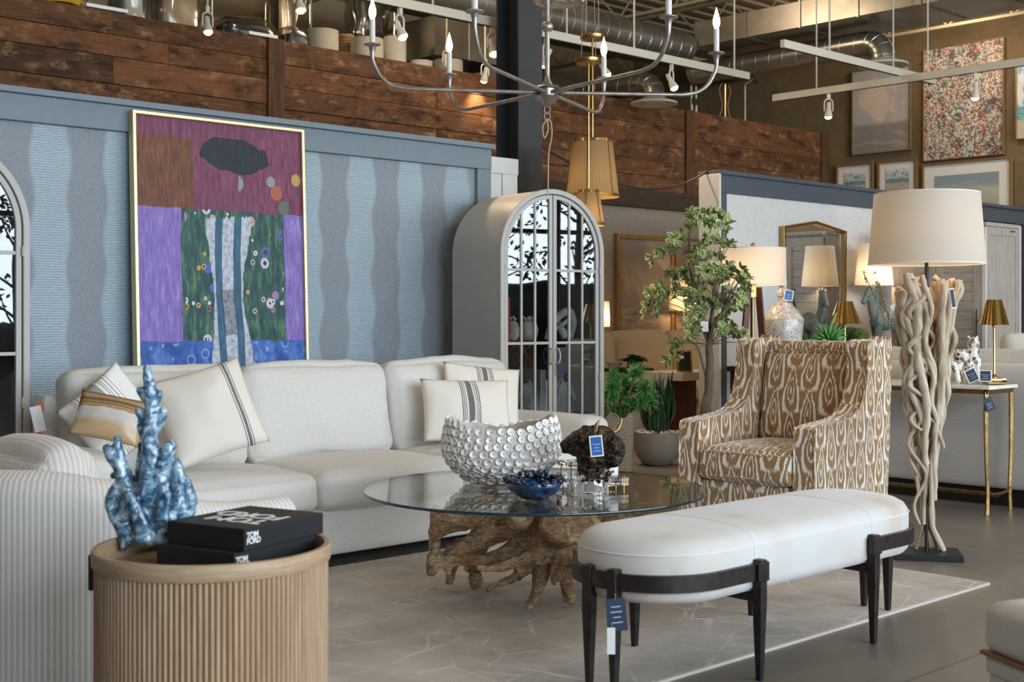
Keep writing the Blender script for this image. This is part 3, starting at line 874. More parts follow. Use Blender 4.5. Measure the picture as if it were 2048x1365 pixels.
# the street side outside the storefront: trees and dark blocks that the cabinet glass mirrors
lf = mat('street_tree_leaf', '#1d2c16', 0.7); brk = mat('street_tree_bark', '#241d17', 0.9)
block_m = mat('dark_block_green', fn=lambda g: g.set(color=g.ramp(g.noise(g.obj(), 9, 4), [(0.35, '#10170d'), (0.7, '#2f4522')]), rough=0.9))
for k, (x0, x1, h) in enumerate(((4.5, 8.0, 1.1), (9.6, 14.2, 1.75))):  # hedge-shaped blocks added to darken the low reflections in the cabinet glass
    structure(MB().soft(x1 - x0, 0.4, h, 0.15, 16, M=TR((x0 + x1) / 2, -5.75, 0), wr=0.09, seed=k).build('exterior_dark_block', block_m, smooth=180))
for k, (tx, sc) in enumerate(((11.1, 1.0), (12.9, 0.9), (7.4, 0.8))):
    q = random.Random(50 + k)
    mb = MB(); lm = MB()
    mb.tube([(0, 0, 0), (0.05, 0, 1.2), (0.0, 0, 2.4), (0.1, 0, 4.0)], [0.11, 0.09, 0.07, 0.03], 8)
    for b in range(16):
        z = q.uniform(1.2, 3.6); a = q.uniform(0, 2 * pi); L = q.uniform(0.5, 1.2)
        e = (L * cos(a), 0.25 * L * sin(a), z + q.uniform(0.0, 0.9))
        mb.tube(smoothpath([(0.03, 0, z), (e[0] * 0.5, e[1] * 0.5, z + 0.25), e], 4), lerpl([0.03, 0.006], 9), 5)
        for i in range(26):
            c = Vector(e) + Vector((q.gauss(0, 0.22), q.gauss(0, 0.06), q.gauss(0, 0.16)))
            d = Vector((q.uniform(-1, 1), q.uniform(-.3, .3), q.uniform(-1, 1))).normalized() * 0.06; s = d.orthogonal().normalized() * 0.03
            lm.add([c - d, c + s, c + d, c - s], [(0, 1, 2, 3)])
    o = structure(mb.build('exterior_tree', brk)); o.location = (tx, -5.6, 0); o.scale = (sc,) * 3
    lm.build('leaves', lf, o, smooth=0)
# ------------------------------------------------------------------ sofa
t = thing('sofa', 'long off-white woven sofa with three loose back cushions below the tall leaning canvas', 'sofa', (4.03, 5.60, 0))
U0, U1 = -1.39, 1.40
MB().soft(2.80, 0.92, 0.24, 0.03, 8, M=TR(0, 0.0, 0.055)).build('base', M['sofa'], t, smooth=60)
for k in range(3):
    w = (U1 - U0) / 3
    x = U0 + w * (k + 0.5)
    MB().soft(w - 0.006, 0.80, 0.185, 0.055, 14, (0.0, 0.025, 0.030), TR(x, -0.125, 0.285), 0.006, k + 2).build('seat_cushion', M['sofa'], t, smooth=60)
for k in range(3):
    w = (U1 - U0) / 3
    x = U0 + w * (k + 0.5)
    Mx = TR(x, 0.175, 0.455) @ rotm(radians(-11), 0, radians((-2, 0, 2)[k]))
    MB().soft(w - 0.004, 0.20, 0.50, 0.06, 16, (0.0, 0.055, 0.025), Mx, 0.014, k + 11).build('back_cushion', M['sofa'], t, smooth=60)
MB().soft(2.86, 0.16, 0.80, 0.04, 8, M=TR(0, 0.42, 0.05)).build('back_frame', M['sofa'], t, smooth=60)
for s in (-1, 1):
    MB().soft(0.22, 0.96, 0.575, 0.05, 12, (0.01, 0.012, 0.012), TR(s * 1.51, 0.0, 0.05), 0.004, s + 30).build('arm', M['sofa'], t, smooth=60)
for sx in (-1.45, 1.45):
    for sy in (-0.40, 0.40):
        MB().lathe([(0.025, 0), (0.032, 0.055)], 10, TR(sx, sy, 0)).build('foot', M['espresso'], t)

def throw(label, m, w, h, th, loc, rz, lean, roll=0, seed=0, group=None, name='throw_pillow'):
    t = thing(name, label, 'pillow', loc, rz, group)
    lift = h / 2 * cos(roll) + w / 2 * abs(sin(roll)) * 0.8
    MB().pillow(w, h, th, 22, rotm(lean, 0, 0) @ TR(0, 0, lift) @ rotm(0, roll, 0) @ TR(0, 0, -h / 2), 0.03, seed, 0.008).build('cover', m, t, smooth=180, weld=True)
    return t
SEAT = 0.512
u, v = at(940, 7.22)
throw('cream lumbar pillow with navy stripes, front one of the two at the right sofa end', M['lumbar'], 0.53, 0.355, 0.165, (u, v, SEAT), radians(-20), radians(-16), radians(2), 1)
u, v = at(972, 7.46)
throw('cream lumbar pillow with navy stripes, rear one leaning behind its twin by the sofa arm', M['lumbar'], 0.50, 0.39, 0.12, (u, v, SEAT + 0.015), radians(-14), radians(-13), radians(7), 2)
u, v = at(383, 6.05)
throw('plain cream pillow with one narrow dark stripe near its right edge on the sofa', M['sidestripe'], 0.45, 0.45, 0.21, (u + 0.035, v - 0.115, SEAT + 0.006), radians(-24), radians(-24), radians(-17), 3)
u, v, _d = on_y(240, 5.53)
throw('white pillow with broad grey band and thin stripes at the left sofa end', M['graystripe'], 0.37, 0.37, 0.10, (u - 0.01, v + 0.01, SEAT + 0.012), radians(-8), radians(-13), radians(-38), 4)
u, v = at(222, 5.65)
throw('tan striped pillow wrapped in clear plastic on the left arm of the long sofa', M['tanstripe'], 0.30, 0.22, 0.11, (u - 0.02, v - 0.02, 0.652), radians(-30), radians(-28), radians(14), 5)

# ------------------------------------------------------------------ ikat wing chair
t = thing('wing_chair', 'high-backed wing armchair in tan and white ikat fabric behind the bench', 'armchair', (6.24, 4.31, 0), radians(-84.5))
side = smoothpath([(-0.46, 0.035, 0), (-0.465, 0.3, 0), (-0.46, 0.585, 0), (-0.435, 0.622, 0), (-0.36, 0.632, 0), (-0.12, 0.648, 0), (0.0, 0.675, 0), (0.085, 0.74, 0), (0.13, 0.84, 0), (0.15, 0.95, 0), (0.155, 1.03, 0), (0.175, 1.07, 0), (0.25, 1.078, 0), (0.42, 1.076, 0), (0.445, 1.06, 0), (0.43, 0.6, 0), (0.385, 0.035, 0)], 5)
outl = [(p.x, p.y) for p in side]
for s in (-1, 1):
    x0, x1 = (0.295, 0.425) if s > 0 else (-0.425, -0.295)
    a = MB().prism(outl, x0, x1, 'x').build('arm', M['ikat'], t, smooth=30, bevel=0.022, bseg=3)
    pp = [(p.x, p.y) for p in side[5:75]]
    for xx in (x0 + 0.004, x1 - 0.004):
        MB().tube([(xx, q[0], q[1]) for q in pp], 0.006, 6).build('piping', M['ikat'], a)
MB().soft(0.60, 0.15, 1.03, 0.03, 10, (0, 0.0, 0.0), TR(0, 0.37, 0.04)).build('back', M['ikat'], t, smooth=60)
MB().soft(0.60, 0.80, 0.27, 0.02, 8, M=TR(0, -0.04, 0.035)).build('seat_rail', M['ikat'], t, smooth=60)
sc_ = MB().soft(0.588, 0.76, 0.175, 0.035, 16, (0.0, 0.025, 0.03), TR(0, -0.10, 0.31), 0.004, 5).build('seat_cushion', M['ikat'], t, smooth=60)
for z in (0.335, 0.465):
    MB().tube([(-0.29, 0.2, z)] + [(-0.285 + 0.57 * k / 12, -0.475 - 0.024 * sin(pi * k / 12), z + 0.006 * sin(pi * k / 12)) for k in range(13)] + [(0.29, 0.2, z)], 0.0065, 6).build('piping', M['ikat'], sc_)
Mx = TR(0, 0.235, 0.465) @ rotm(radians(-9), 0, 0)
bc = MB().soft(0.585, 0.15, 0.54, 0.045, 16, (0.0, 0.055, 0.02), Mx, 0.006, 8).build('back_cushion', M['ikat'], t, smooth=60)
MB().tube([Mx @ Vector((-0.275 + 0.55 * k / 12, -0.07 , 0.535 + 0.018 * sin(pi * k / 12))) for k in range(13)], 0.007, 6).build('piping', M['ikat'], bc)
for sx in (-0.36, 0.36):
    for sy in (-0.38, 0.33):
        MB().lathe([(0.02, 0), (0.025, 0.036)], 8, TR(sx, sy, 0)).build('foot', M['espresso'], t)

# ------------------------------------------------------------------ capsule bench
t = thing('bench', 'capsule-shaped bench in pale hide with dark bronze legs and end bands', 'bench', (3.94, 2.86, 0))
def stadium(L, r, n=20):
    """outline of a capsule with straight half length L and radius r"""
    pts = []
    for k in range(n + 1):
        a = -pi / 2 + pi * k / n
        pts.append((L + r * cos(a), r * sin(a)))
    for k in range(n + 1):
        a = pi / 2 + pi * k / n
        pts.append((-L + r * cos(a), r * sin(a)))
    return pts
prof = [(-0.05, 0.292), (-0.018, 0.297), (-0.003, 0.312), (0, 0.33), (0.0, 0.44), (-0.004, 0.462), (-0.018, 0.483), (-0.045, 0.497), (-0.10, 0.508), (-0.17, 0.513), (-0.235, 0.515)]
mb = MB()
rings = [[(x, y, z) for x, y in stadium(0.565, 0.262 + o)] for o, z in prof]
n = len(rings[0])
vs = [p for r in rings for p in r]
fs = [(i * n + k, i * n + (k + 1) % n, (i + 1) * n + (k + 1) % n, (i + 1) * n + k) for i in range(len(rings) - 1) for k in range(n)]
fs += [tuple(range(n - 1, -1, -1)), tuple((len(rings) - 1) * n + k for k in range(n))]
mb.add(vs, fs)
seat = mb.build('seat', M['hide'], t, smooth=50)
seam = MB()
for sx in (-0.36, 0.37):
    q = [(0.262 + o + 0.0006, z) for o, z in prof[3:]]
    # seam across the top and down the sides at this station
    path = [(sx, -r, z) for r, z in q] + [(sx, r, z) for r, z in reversed(q)]
    seam.tube(path, 0.0025, 5)
seam.tube([(x, y, 0.452) for x, y in stadium(0.565, 0.2635, 24)] + [(0.565, -0.2635, 0.452)], 0.002, 5)
seam.build('seam', M['tagwhite'], seat)
for s in (-1, 1):
    out_ = []; inn = []
    for k in range(25):
        a = -pi / 2 + pi * k / 24
        out_.append((s * (0.565 + 0.283 * cos(a)), 0.283 * sin(a))); inn.append((s * (0.565 + 0.264 * cos(a)), 0.264 * sin(a)))
    out_ = [(s * 0.345, -0.283)] + out_ + [(s * 0.345, 0.283)]; inn = [(s * 0.345, -0.264)] + inn + [(s * 0.345, 0.264)]
    MB().ring(out_, inn, 0.338, 0.392, closed=False).build('end_band', M['bronze'], t, smooth=40)
    for (lx, ly) in ((s * 0.355, -0.276), (s * 0.355, 0.276), (s * 0.832, -0.055), (s * 0.832, 0.055)):
        mb = MB()
        a, b = 0.0185, 0.0105
        dx = 0.012 if abs(lx) > 0.5 else 0
        vs = [(lx - b, ly - b, 0.013 if ly > -0.08 else 0), (lx + b, ly - b, 0.013 if ly > -0.08 else 0), (lx + b, ly + b, 0.013 if ly > -0.08 else 0), (lx - b, ly + b, 0.013 if ly > -0.08 else 0)]
        vs += [(lx - a, ly - a, 0.26), (lx + a, ly - a, 0.26), (lx + a, ly + a, 0.26), (lx - a, ly + a, 0.26)]
        vs += [(lx - a, ly - a, 0.405), (lx + a, ly - a, 0.405), (lx + a, ly + a, 0.405), (lx - a, ly + a, 0.405)]
        mb.add(vs, [(3, 2, 1, 0), (8, 9, 10, 11)] + [(q + i, q + (i + 1) % 4, q + 4 + (i + 1) % 4, q + 4 + i) for q in (0, 4) for i in range(4)])
        if abs(lx) < 0.5: mb.box(lx - s * 0.0 - 0.03, lx + 0.03, ly - 0.02 if ly < 0 else ly - 0.004, ly + 0.004 if ly < 0 else ly + 0.02, 0.332, 0.398)
        mb.build('leg', M['bronze'], t, smooth=0, bevel=0.004)
    MB().box(s * 0.355 - 0.015, s * 0.355 + 0.015, -0.26, 0.26, 0.262, 0.292).build('cross_rail', M['bronze'], t, smooth=0, bevel=0.003)

# ------------------------------------------------------------------ ribbed barrel chair in the left foreground
t = thing('barrel_chair', 'white corduroy barrel chair at the left edge, seen from behind its arm', 'armchair', (2.06, 4.22, 0.0128))
# plan: U open towards +x
def uplan(r_in, ext, n=28):
    pts = [(0.49 - 0.0, -r_in)]
    L = 0.12
    for k in range(n + 1):
        a = -pi / 2 - pi * k / n
        pts.append((-L + ext * cos(a), r_in * sin(a)))
    pts.append((0.49, r_in))
    return pts
inner = uplan(0.33, 0.32); outer = uplan(0.47, 0.475)
def fine(p, k):
    q = []
    for i in range(len(p) - 1):
        for j in range(k):
            q.append((p[i][0] + (p[i + 1][0] - p[i][0]) * j / k, p[i][1] + (p[i + 1][1] - p[i][1]) * j / k))
    return q + [p[-1]]
def dense(p):
    return fine(p[:2], 10)[:-1] + p[1:-1] + fine(p[-2:], 10)[1:]
inner, outer = dense(inner), dense(outer)
m = len(inner)
def topz(i):
    t_ = i / (m - 1)
    x = outer[i][0]
    k = max(0, min(1, (0.30 - x) / 0.75))
    return 0.575 + 0.15 * (k * k * (3 - 2 * k))
vs = []; secs = 14
for i in range(m):
    ox, oy = outer[i]; ix, iy = inner[i]
    zt = topz(i)
    sec = [(0, 0.03), (0, 0.2), (0, zt - 0.10), (0.0, zt - 0.06), (0.10, zt - 0.02), (0.30, zt), (0.5, zt + 0.006), (0.7, zt), (0.9, zt - 0.02), (1.0, zt - 0.06), (1.0, zt - 0.12), (1.0, 0.2), (1, 0.03), (0.5, 0.03)]
    for f, z in sec: vs.append((ox + (ix - ox) * f, oy + (iy - oy) * f, z))
fs = [(i * secs + k, i * secs + (k + 1) % secs, (i + 1) * secs + (k + 1) % secs, (i + 1) * secs + k) for i in range(m - 1) for k in range(secs)]
fs += [tuple(range(secs - 1, -1, -1)), tuple((m - 1) * secs + k for k in range(secs))]
# ribs run vertically: u follows the plan, v the height
arc = [0]
for i in range(1, m): arc.append(arc[-1] + math.hypot(outer[i][0] - outer[i - 1][0], outer[i][1] - outer[i - 1][1]))
us = []
hv = [sum(1 for _ in ()) for _ in range(secs)]
for i in range(m - 1):
    for k in range(secs):
        z0, z1 = k * 0.08, (k + 1) * 0.08
        us.append([(arc[i], z0), (arc[i], z1), (arc[i + 1], z1), (arc[i + 1], z0)])
us += [[(vs[q][1], vs[q][2]) for q in f] for f in fs[-2:]]
MB().add(vs, fs, None, us).build('shell', M['cord'], t, smooth=50, bevel=0.03, bseg=3)
MB().soft(0.62, 0.655, 0.19, 0.05, 12, (0.02, 0, 0.02), TR(0.22, 0, 0.27), 0.004, 3).build('seat_cushion', M['cord'], t, smooth=60)
MB().soft(0.42, 0.60, 0.22, 0.02, 6, M=TR(0.18, 0, 0.05)).build('seat_base', M['cord'], t, smooth=60)
Mx = TR(-0.20, -0.03, 0.46) @ rotm(0, radians(-12), 0)
MB().soft(0.18, 0.54, 0.33, 0.07, 14, (0.05, 0, 0.03), Mx, 0.008, 9).build('back_pillow', M['cord'], t, smooth=60)
MB().lathe([(0.30, 0), (0.30, 0.03)], 24, TR(0.05, 0, 0)).build('swivel_base', M['espresso'], t)

# ------------------------------------------------------------------ upholstered stool, lower right corner
u, v = cam2(1.607, 3.225)
t = thing('ottoman', 'pale linen upholstered ottoman with brown trim in the bottom right corner', 'ottoman', (u, v, 0), CAMZ + radians(16))
MB().soft(0.60, 0.60, 0.125, 0.03, 12, (0, 0, 0.035), TR(0, 0, 0.338)).build('cushion', M['stool'], t, smooth=60)
MB().box(-0.302, 0.302, -0.302, 0.302, 0.326, 0.338).build('trim_band', M['copperpiping'], t, smooth=0, bevel=0.003)
MB().soft(0.585, 0.585, 0.05, 0.01, 6, M=TR(0, 0, 0.277)).build('rail', M['stool'], t, smooth=60)
for sx in (-1, 1):
    for sy in (-1, 1):
        MB().soft(0.075, 0.075, 0.28, 0.01, 4, M=TR(sx * 0.25, sy * 0.25, 0)).build('leg', M['stool'], t, smooth=60)
# ------------------------------------------------------------------ round glass table on a teak root (local x = camera right, local y = away)
GT = 0.464
TX, TY = cam2(0.10, 5.70)
t = thing('coffee_table', 'round glass-topped coffee table on a raw teak root base', 'coffee table', (TX, TY, 0.0128), CAMZ)
GT -= 0.0128
RG = 0.748
MB().lathe([(0, GT - 0.012), (RG - 0.004, GT - 0.012), (RG, GT - 0.009), (RG, GT - 0.003), (RG - 0.004, GT), (0, GT)], 96, cap=False).build('glass_top', M['glass'], t, smooth=30)
MB().lathe([(RG + 0.0005, GT - 0.0118), (RG + 0.0022, GT - 0.008), (RG + 0.0022, GT - 0.004), (RG + 0.0005, GT - 0.0005), (RG - 0.003, GT - 0.004), (RG - 0.003, GT - 0.009), (RG + 0.0005, GT - 0.0118)], 96, cap=False).build('glass_rim', M['glassedge'], t, smooth=60)
rr = random.Random(21)
def root(mb, pts, rad, n=12, wob=0.35, seed=0):
    p = smoothpath(pts, 5)
    q = [Vector(a) + mnoise.noise_vector(Vector(a) * 9 + Vector((seed, 0, 0))) * 0.018 for a in p]
    q[0] = Vector(p[0]); q[-1] = Vector(p[-1])
    R_ = lerpl([x * 0.56 for x in rad], len(q))
    mb.tube(q, R_, n, wob=wob, seed=seed)
    # fibrous side strands
    for k in range(3):
        a = k * 2.1 + seed
        e = [c + Vector((cos(a + i * 0.22), sin(a + i * 0.22), 0.6 * sin(a * 1.7 + i * 0.25))) * R_[i] * 0.85 for i, c in enumerate(q)]
        mb.tube(e, [x * 0.42 for x in R_], 8, wob=0.3, seed=seed + k)
mb = MB()
roots = [
    # trunk and its front foot
    ([(0.02, -0.36, 0.40), (0.03, -0.36, 0.30), (0.02, -0.37, 0.19), (0.02, -0.40, 0.09), (-0.03, -0.46, 0.0)], [0.06, 0.075, 0.085, 0.05, 0.028]),
    ([(0.02, -0.37, 0.2), (-0.08, -0.41, 0.165), (-0.17, -0.42, 0.15), (-0.24, -0.43, 0.155)], [0.06, 0.04, 0.034, 0.018]),
    ([(0.0, -0.37, 0.17), (-0.09, -0.40, 0.12), (-0.2, -0.42, 0.06)], [0.05, 0.03, 0.016]),
    ([(0.10, -0.36, 0.28), (0.12, -0.34, 0.14), (0.14, -0.33, 0.0)], [0.075, 0.055, 0.042]),
    ([(0.14, -0.34, 0.30), (0.19, -0.30, 0.17), (0.23, -0.27, 0.08), (0.25, -0.25, 0.0)], [0.05, 0.045, 0.04, 0.018]),
    ([(0.10, -0.36, 0.24), (0.09, -0.43, 0.16), (0.085, -0.45, 0.12)], [0.05, 0.045, 0.05]),
    # long limbs to the left
    ([(0.05, -0.28, 0.33), (-0.1, -0.27, 0.31), (-0.25, -0.22, 0.23), (-0.42, -0.16, 0.14)], [0.09, 0.1, 0.075, 0.05]),
    ([(-0.05, -0.26, 0.37), (-0.2, -0.24, 0.37), (-0.34, -0.20, 0.33), (-0.42, -0.17, 0.27)], [0.06, 0.095, 0.1, 0.07]),
    ([(0.0, -0.1, 0.22), (-0.15, -0.16, 0.16), (-0.30, -0.2, 0.15), (-0.44, -0.2, 0.12)], [0.08, 0.055, 0.045, 0.035]),
    ([(-0.32, -0.05, 0.2), (-0.35, 0.02, 0.1), (-0.375, 0.06, 0.0)], [0.05, 0.035, 0.028]),
    ([(-0.22, -0.1, 0.2), (-0.26, -0.07, 0.1), (-0.25, -0.05, 0.0)], [0.06, 0.045, 0.05]),
    ([(-0.36, -0.18, 0.2), (-0.37, -0.2, 0.12), (-0.365, -0.21, 0.085)], [0.035, 0.025, 0.014]),
    ([(-0.1, 0.05, 0.3), (-0.05, 0.1, 0.15), (-0.08, 0.15, 0.0)], [0.09, 0.06, 0.04]),
    # right mass
    ([(0.1, -0.2, 0.38), (0.25, -0.12, 0.36), (0.38, -0.05, 0.33), (0.5, 0.0, 0.36)], [0.08, 0.075, 0.07, 0.05]),
    ([(0.2, -0.2, 0.3), (0.32, -0.1, 0.22), (0.42, -0.05, 0.14), (0.47, -0.04, 0.0)], [0.075, 0.075, 0.06, 0.045]),
    ([(0.25, -0.05, 0.3), (0.34, 0.05, 0.16), (0.38, 0.1, 0.0)], [0.07, 0.055, 0.04]),
    ([(0.0, -0.1, 0.36), (0.1, 0.1, 0.34), (0.15, 0.3, 0.38)], [0.1, 0.09, 0.06]),
    ([(0.1, 0.15, 0.3), (0.15, 0.26, 0.15), (0.18, 0.33, 0.0)], [0.07, 0.05, 0.035]),
    ([(-0.1, 0.1, 0.36), (-0.22, 0.22, 0.3), (-0.3, 0.3, 0.0)], [0.07, 0.06, 0.035]),
    ([(-0.05, -0.2, 0.3), (0.08, -0.12, 0.3), (0.2, -0.1, 0.3)], [0.08, 0.08, 0.07]),
]
for k, (p, r) in enumerate(roots): root(mb, p, r, seed=k * 1.7)
# flattened burl under the glass and the sawn slab at the left
mb.lathe([(0, -0.05), (0.07, -0.045), (0.115, -0.01), (0.105, 0.03), (0.06, 0.045), (0, 0.05)], 16, TR(0.12, -0.46, 0.335) @ rotm(radians(70), 0, radians(8)) @ Matrix.Diagonal((1, 0.72, 1, 1)), cap=False)
mb.lathe([(0, -0.04), (0.04, -0.04), (0.06, 0.0), (0.04, 0.04), (0, 0.04)], 12, TR(-0.07, -0.40, 0.36) @ rotm(radians(60), 0, 0), cap=False)
mb.soft(0.05, 0.10, 0.24, 0.025, 6, M=TR(-0.435, -0.17, 0.14) @ rotm(0, radians(4), 0), wr=0.02)
mb.soft(0.05, 0.06, 0.10, 0.02, 5, M=TR(-0.44, -0.2, 0.08), wr=0.012)
for (px, py) in ((0.0, -0.34), (-0.30, -0.2), (0.42, 0.0), (0.14, 0.28), (-0.2, 0.2), (0.12, -0.42)):
    mb.tube([(px, py, 0.34), (px, py, GT - 0.045)], [0.035, 0.04], 10, wob=0.2)
mb.build('root_base', M['root'], t, smooth=180, remesh=0.0075, disp=('CLOUDS', 0.05, 0.010)).location = (0, 0, 0.024)

GT += 0.0128
def on_table(px, d, dz=0.0):
    u, v = at(px, d)
    return (u, v, GT + 0.0008 + dz)
# shell studded bowl
t = thing('shell_bowl', 'large white ceramic bowl studded with rows of shell discs on the glass table', 'bowl', on_table(1003, 5.86), CAMZ)
def bprof(k):   # k 0..1 up the wall -> radius, height
    r = 0.262 - 0.115 * ((0.55 - k) / 0.55) ** 2 if k < 0.55 else 0.262 - 0.026 * ((k - 0.55) / 0.45) ** 2
    return (r, 0.012 + 0.30 * k)
def rimh(a):
    return 0.87 + 0.085 * cos(2 * a) + 0.02 * sin(7 * a) + 0.02 * cos(a + 0.6)
def bfn(off):
    def fn(i, j):
        a = 2 * pi * i
        r, z = bprof(j)
        return ((r - off) * cos(a), (r - off) * 0.86 * sin(a), z * rimh(a) if j > 0.3 else z * (1 + (rimh(a) - 1) * j / 0.3))
    return fn
mb = MB().grid(bfn(0), 64, 16, closeu=True)
mb.lathe([(0, 0), (0.13, 0), (0.147, 0.012)], 64, Matrix.Diagonal((1, 0.86, 1, 1)), cap=False)
wall = mb.build('body', M['ceramicgap'], t, smooth=180)
mb = MB().grid(bfn(0.012), 64, 16, closeu=True, flip=True)
mb.add([bfn(0)(i / 64, 1) for i in range(64)] + [bfn(0.012)(i / 64, 1) for i in range(64)], [(i, (i + 1) % 64, 64 + (i + 1) % 64, 64 + i) for i in range(64)])
mb.build('inside', M['ceramicin'], t, smooth=180)
mb = MB()
rr = random.Random(5)
f0 = bfn(0)
for row in range(8):
    j = 0.065 + row * 0.128
    r, z = bprof(j)
    nn = int(2 * pi * r * 0.93 / 0.0405)
    for k in range(nn):
        i = (k + 0.5 * (row % 2) + rr.uniform(-0.12, 0.12)) / nn % 1.0
        jj = j + rr.uniform(-0.008, 0.008)
        p = Vector(f0(i, jj)); e = 1e-3
        du = Vector(f0((i + e) % 1, jj)) - p; dv = Vector(f0(i, min(1, jj + e))) - p
        nrm = du.cross(dv).normalized()
        if jj + e > 1: nrm = Vector((cos(2 * pi * i), sin(2 * pi * i), 0.1)).normalized()
        tilt = nrm + Vector((rr.uniform(-.16, .16), rr.uniform(-.16, .16), rr.uniform(-.16, .16)))
        q = tilt.to_track_quat('Z', 'Y').to_matrix().to_4x4()
        s = rr.uniform(0.0186, 0.0204)
        mb.lathe([(s * 0.5, -0.004), (s * 0.85, 0.004), (s, 0.009), (s * 0.94, 0.011), (s * 0.84, 0.0095), (s * 0.55, 0.004), (s * 0.2, 0.0025)], 12, Matrix.Translation(p) @ q @ Matrix.Diagonal((1, rr.uniform(0.84, 1.0), 1, 1)), cap=False)
        mb.cur = 1
        mb.lathe([(s * 0.21, 0.0026), (s * 0.1, 0.006), (0, 0.007)], 8, Matrix.Translation(p) @ q, cap=False)
        mb.cur = 0
mb.build('shell_relief', [M['ceramicw'], M['shellcore']], wall, smooth=60)

# blue bowl
t = thing('glazed_bowl', 'small deep-blue glazed bowl with a crusty coral rim on the glass table', 'bowl', on_table(1068, 5.37), CAMZ)
MB().lathe([(0, 0), (0.058, 0), (0.062, 0.006), (0.09, 0.02), (0.115, 0.045), (0.123, 0.072), (0.119, 0.074), (0.108, 0.048), (0.082, 0.027), (0, 0.018)], 40, cap=False).build('body', M['bluebowl'], t, smooth=180)
mb = MB(); rr = random.Random(3)
for k in range(70):
    a = rr.uniform(0, 2 * pi); e = rr.gauss(0, 0.006)
    if rr.random() < 0.25: a = rr.uniform(1.1, 2.0); e = rr.gauss(-0.02, 0.012)
    q = 0.119 + e; s = rr.uniform(0.006, 0.014)
    mb.lathe([(0, -s), (s * 0.8, -s * 0.5), (s, 0.1 * s), (s * 0.6, s * 0.8), (0, s)], 7, TR(q * cos(a), q * sin(a), 0.074 + rr.uniform(-0.006, 0.012) + (0.012 if 1.0 < a < 2.1 else 0)) @ rotm(rr.random() * 3, rr.random() * 3, 0), cap=False)
for k in range(16):
    a = rr.uniform(3.4, 6.0) if k < 5 else rr.uniform(5.4, 6.6); s = rr.uniform(0.004, 0.009)
    mb.lathe([(0, -s), (s, 0), (0, s)], 6, TR(0.116 * cos(a), 0.116 * sin(a), rr.uniform(0.04, 0.07)), cap=False)
mb.build('coral_rim', M['bluecrust'], t, smooth=180)

# bull bust on a block of acrylic, head to the right
t = thing('bull_bust', 'dark cast bull head bust with gilt horns on a clear block', 'sculpture', on_table(1180, 5.50), CAMZ + radians(0))
MB().box(-0.075, 0.075, -0.055, 0.055, 0, 0.066).build('acrylic_block', M['acrylic'], t, smooth=0, bevel=0.004)
def X(px): return (px - 1180) / F * 5.5
def Z(py): return (HY - py) / F * 5.5 + H - GT
mb = MB()
def blob(pts, rad, sq=0.7, seed=0):
    p = smoothpath(pts, 4)
    mb.tube(p, lerpl(rad, len(p)), 14, squash=sq, wob=0.3, seed=seed)
blob([(X(1178), 0, 0.069), (X(1180), 0, Z(950)), (X(1184), 0, Z(928)), (X(1186), 0, Z(905))], [0.058, 0.050, 0.060, 0.082], 0.75, 1)
blob([(X(1122), 0, Z(897)), (X(1148), 0, Z(890)), (X(1178), 0, Z(888)), (X(1208), 0, Z(884))], [0.022, 0.052, 0.075, 0.062], 0.75, 2)
blob([(X(1160), 0, Z(870)), (X(1185), 0, Z(876)), (X(1210), 0, Z(880)), (X(1228), 0, Z(900)), (X(1232), 0, Z(918))], [0.03, 0.05, 0.055, 0.048, 0.036], 0.8, 3)
blob([(X(1212), 0, Z(925)), (X(1232), 0, Z(916)), (X(1238), 0, Z(910))], [0.03, 0.034, 0.02], 0.9, 4)
for yy in (-0.05, 0.05): blob([(X(1192), yy * 0.5, Z(874)), (X(1196), yy * 1.3, Z(876)), (X(1190), yy * 1.9, Z(882))], [0.012, 0.014, 0.004], 0.7, 7)
rr = random.Random(2)
for k in range(150):
    a = rr.uniform(X(1130), X(1232)); z = rr.uniform(Z(960), Z(868)); s = rr.uniform(0.006, 0.015)
    yy = rr.choice((-1, 1)) * rr.uniform(0.025, 0.05)
    if z < Z(905) and a < X(1160): continue
    mb.lathe([(0, -s), (s, 0), (0, s)], 6, TR(a, yy, z), cap=False)
mb.build('head', M['bust'], t, smooth=180, remesh=0.0042, disp=('CLOUDS', 0.025, 0.012))
for (b, m_, e) in (((1189, 866), (1193, 850), (1199, 840)), ((1224, 868), (1238, 858), (1245, 836))):
    s = -0.02 if b[0] < 1200 else 0.01
    p = smoothpath([(X(b[0]), s, Z(b[1])), (X(m_[0]), s * 1.2, Z(m_[1])), (X(e[0]), s * 1.3, Z(e[1]))], 6)
    MB().tube(p, lerpl([0.0125, 0.009, 0.002], len(p)), 10).build('horn', M['horn'], t, smooth=180)

# pillar candle on an acrylic and brass stand, half hidden behind the bust
def stand(label, px, d, h, candle, rz=0.2):
    t = thing('candle_stand', label, 'candle stand', on_table(px, d), CAMZ + rz)
    for sx in (-1, 1):
        for sy in (-1, 1):
            MB().lathe([(0.0045, 0), (0.003, h * 0.25), (0.0045, h * 0.5), (0.003, h * 0.75), (0.0045, h + 0.024)], 10, TR(sx * 0.042, sy * 0.042, 0.0)).build('post', M['brass'], t)
    for z in (0.018, h):
        MB().box(-0.058, 0.058, -0.058, 0.058, z, z + 0.02).build('acrylic_plate', M['acrylic'], t, smooth=0, bevel=0.003)
    return t
stand('taller clear acrylic and brass candle stand behind the bull bust', 1149, 5.74, 0.092, False, 0.5)
st = stand('low clear acrylic and brass candle stand right of the bull bust', 1222, 5.66, 0.036, True, 0.35)
u, v = at(1220, 5.67)
t = thing('pillar_candle', 'white pillar candle standing just behind the bull bust', 'candle', (u, v, GT + 0.0582))
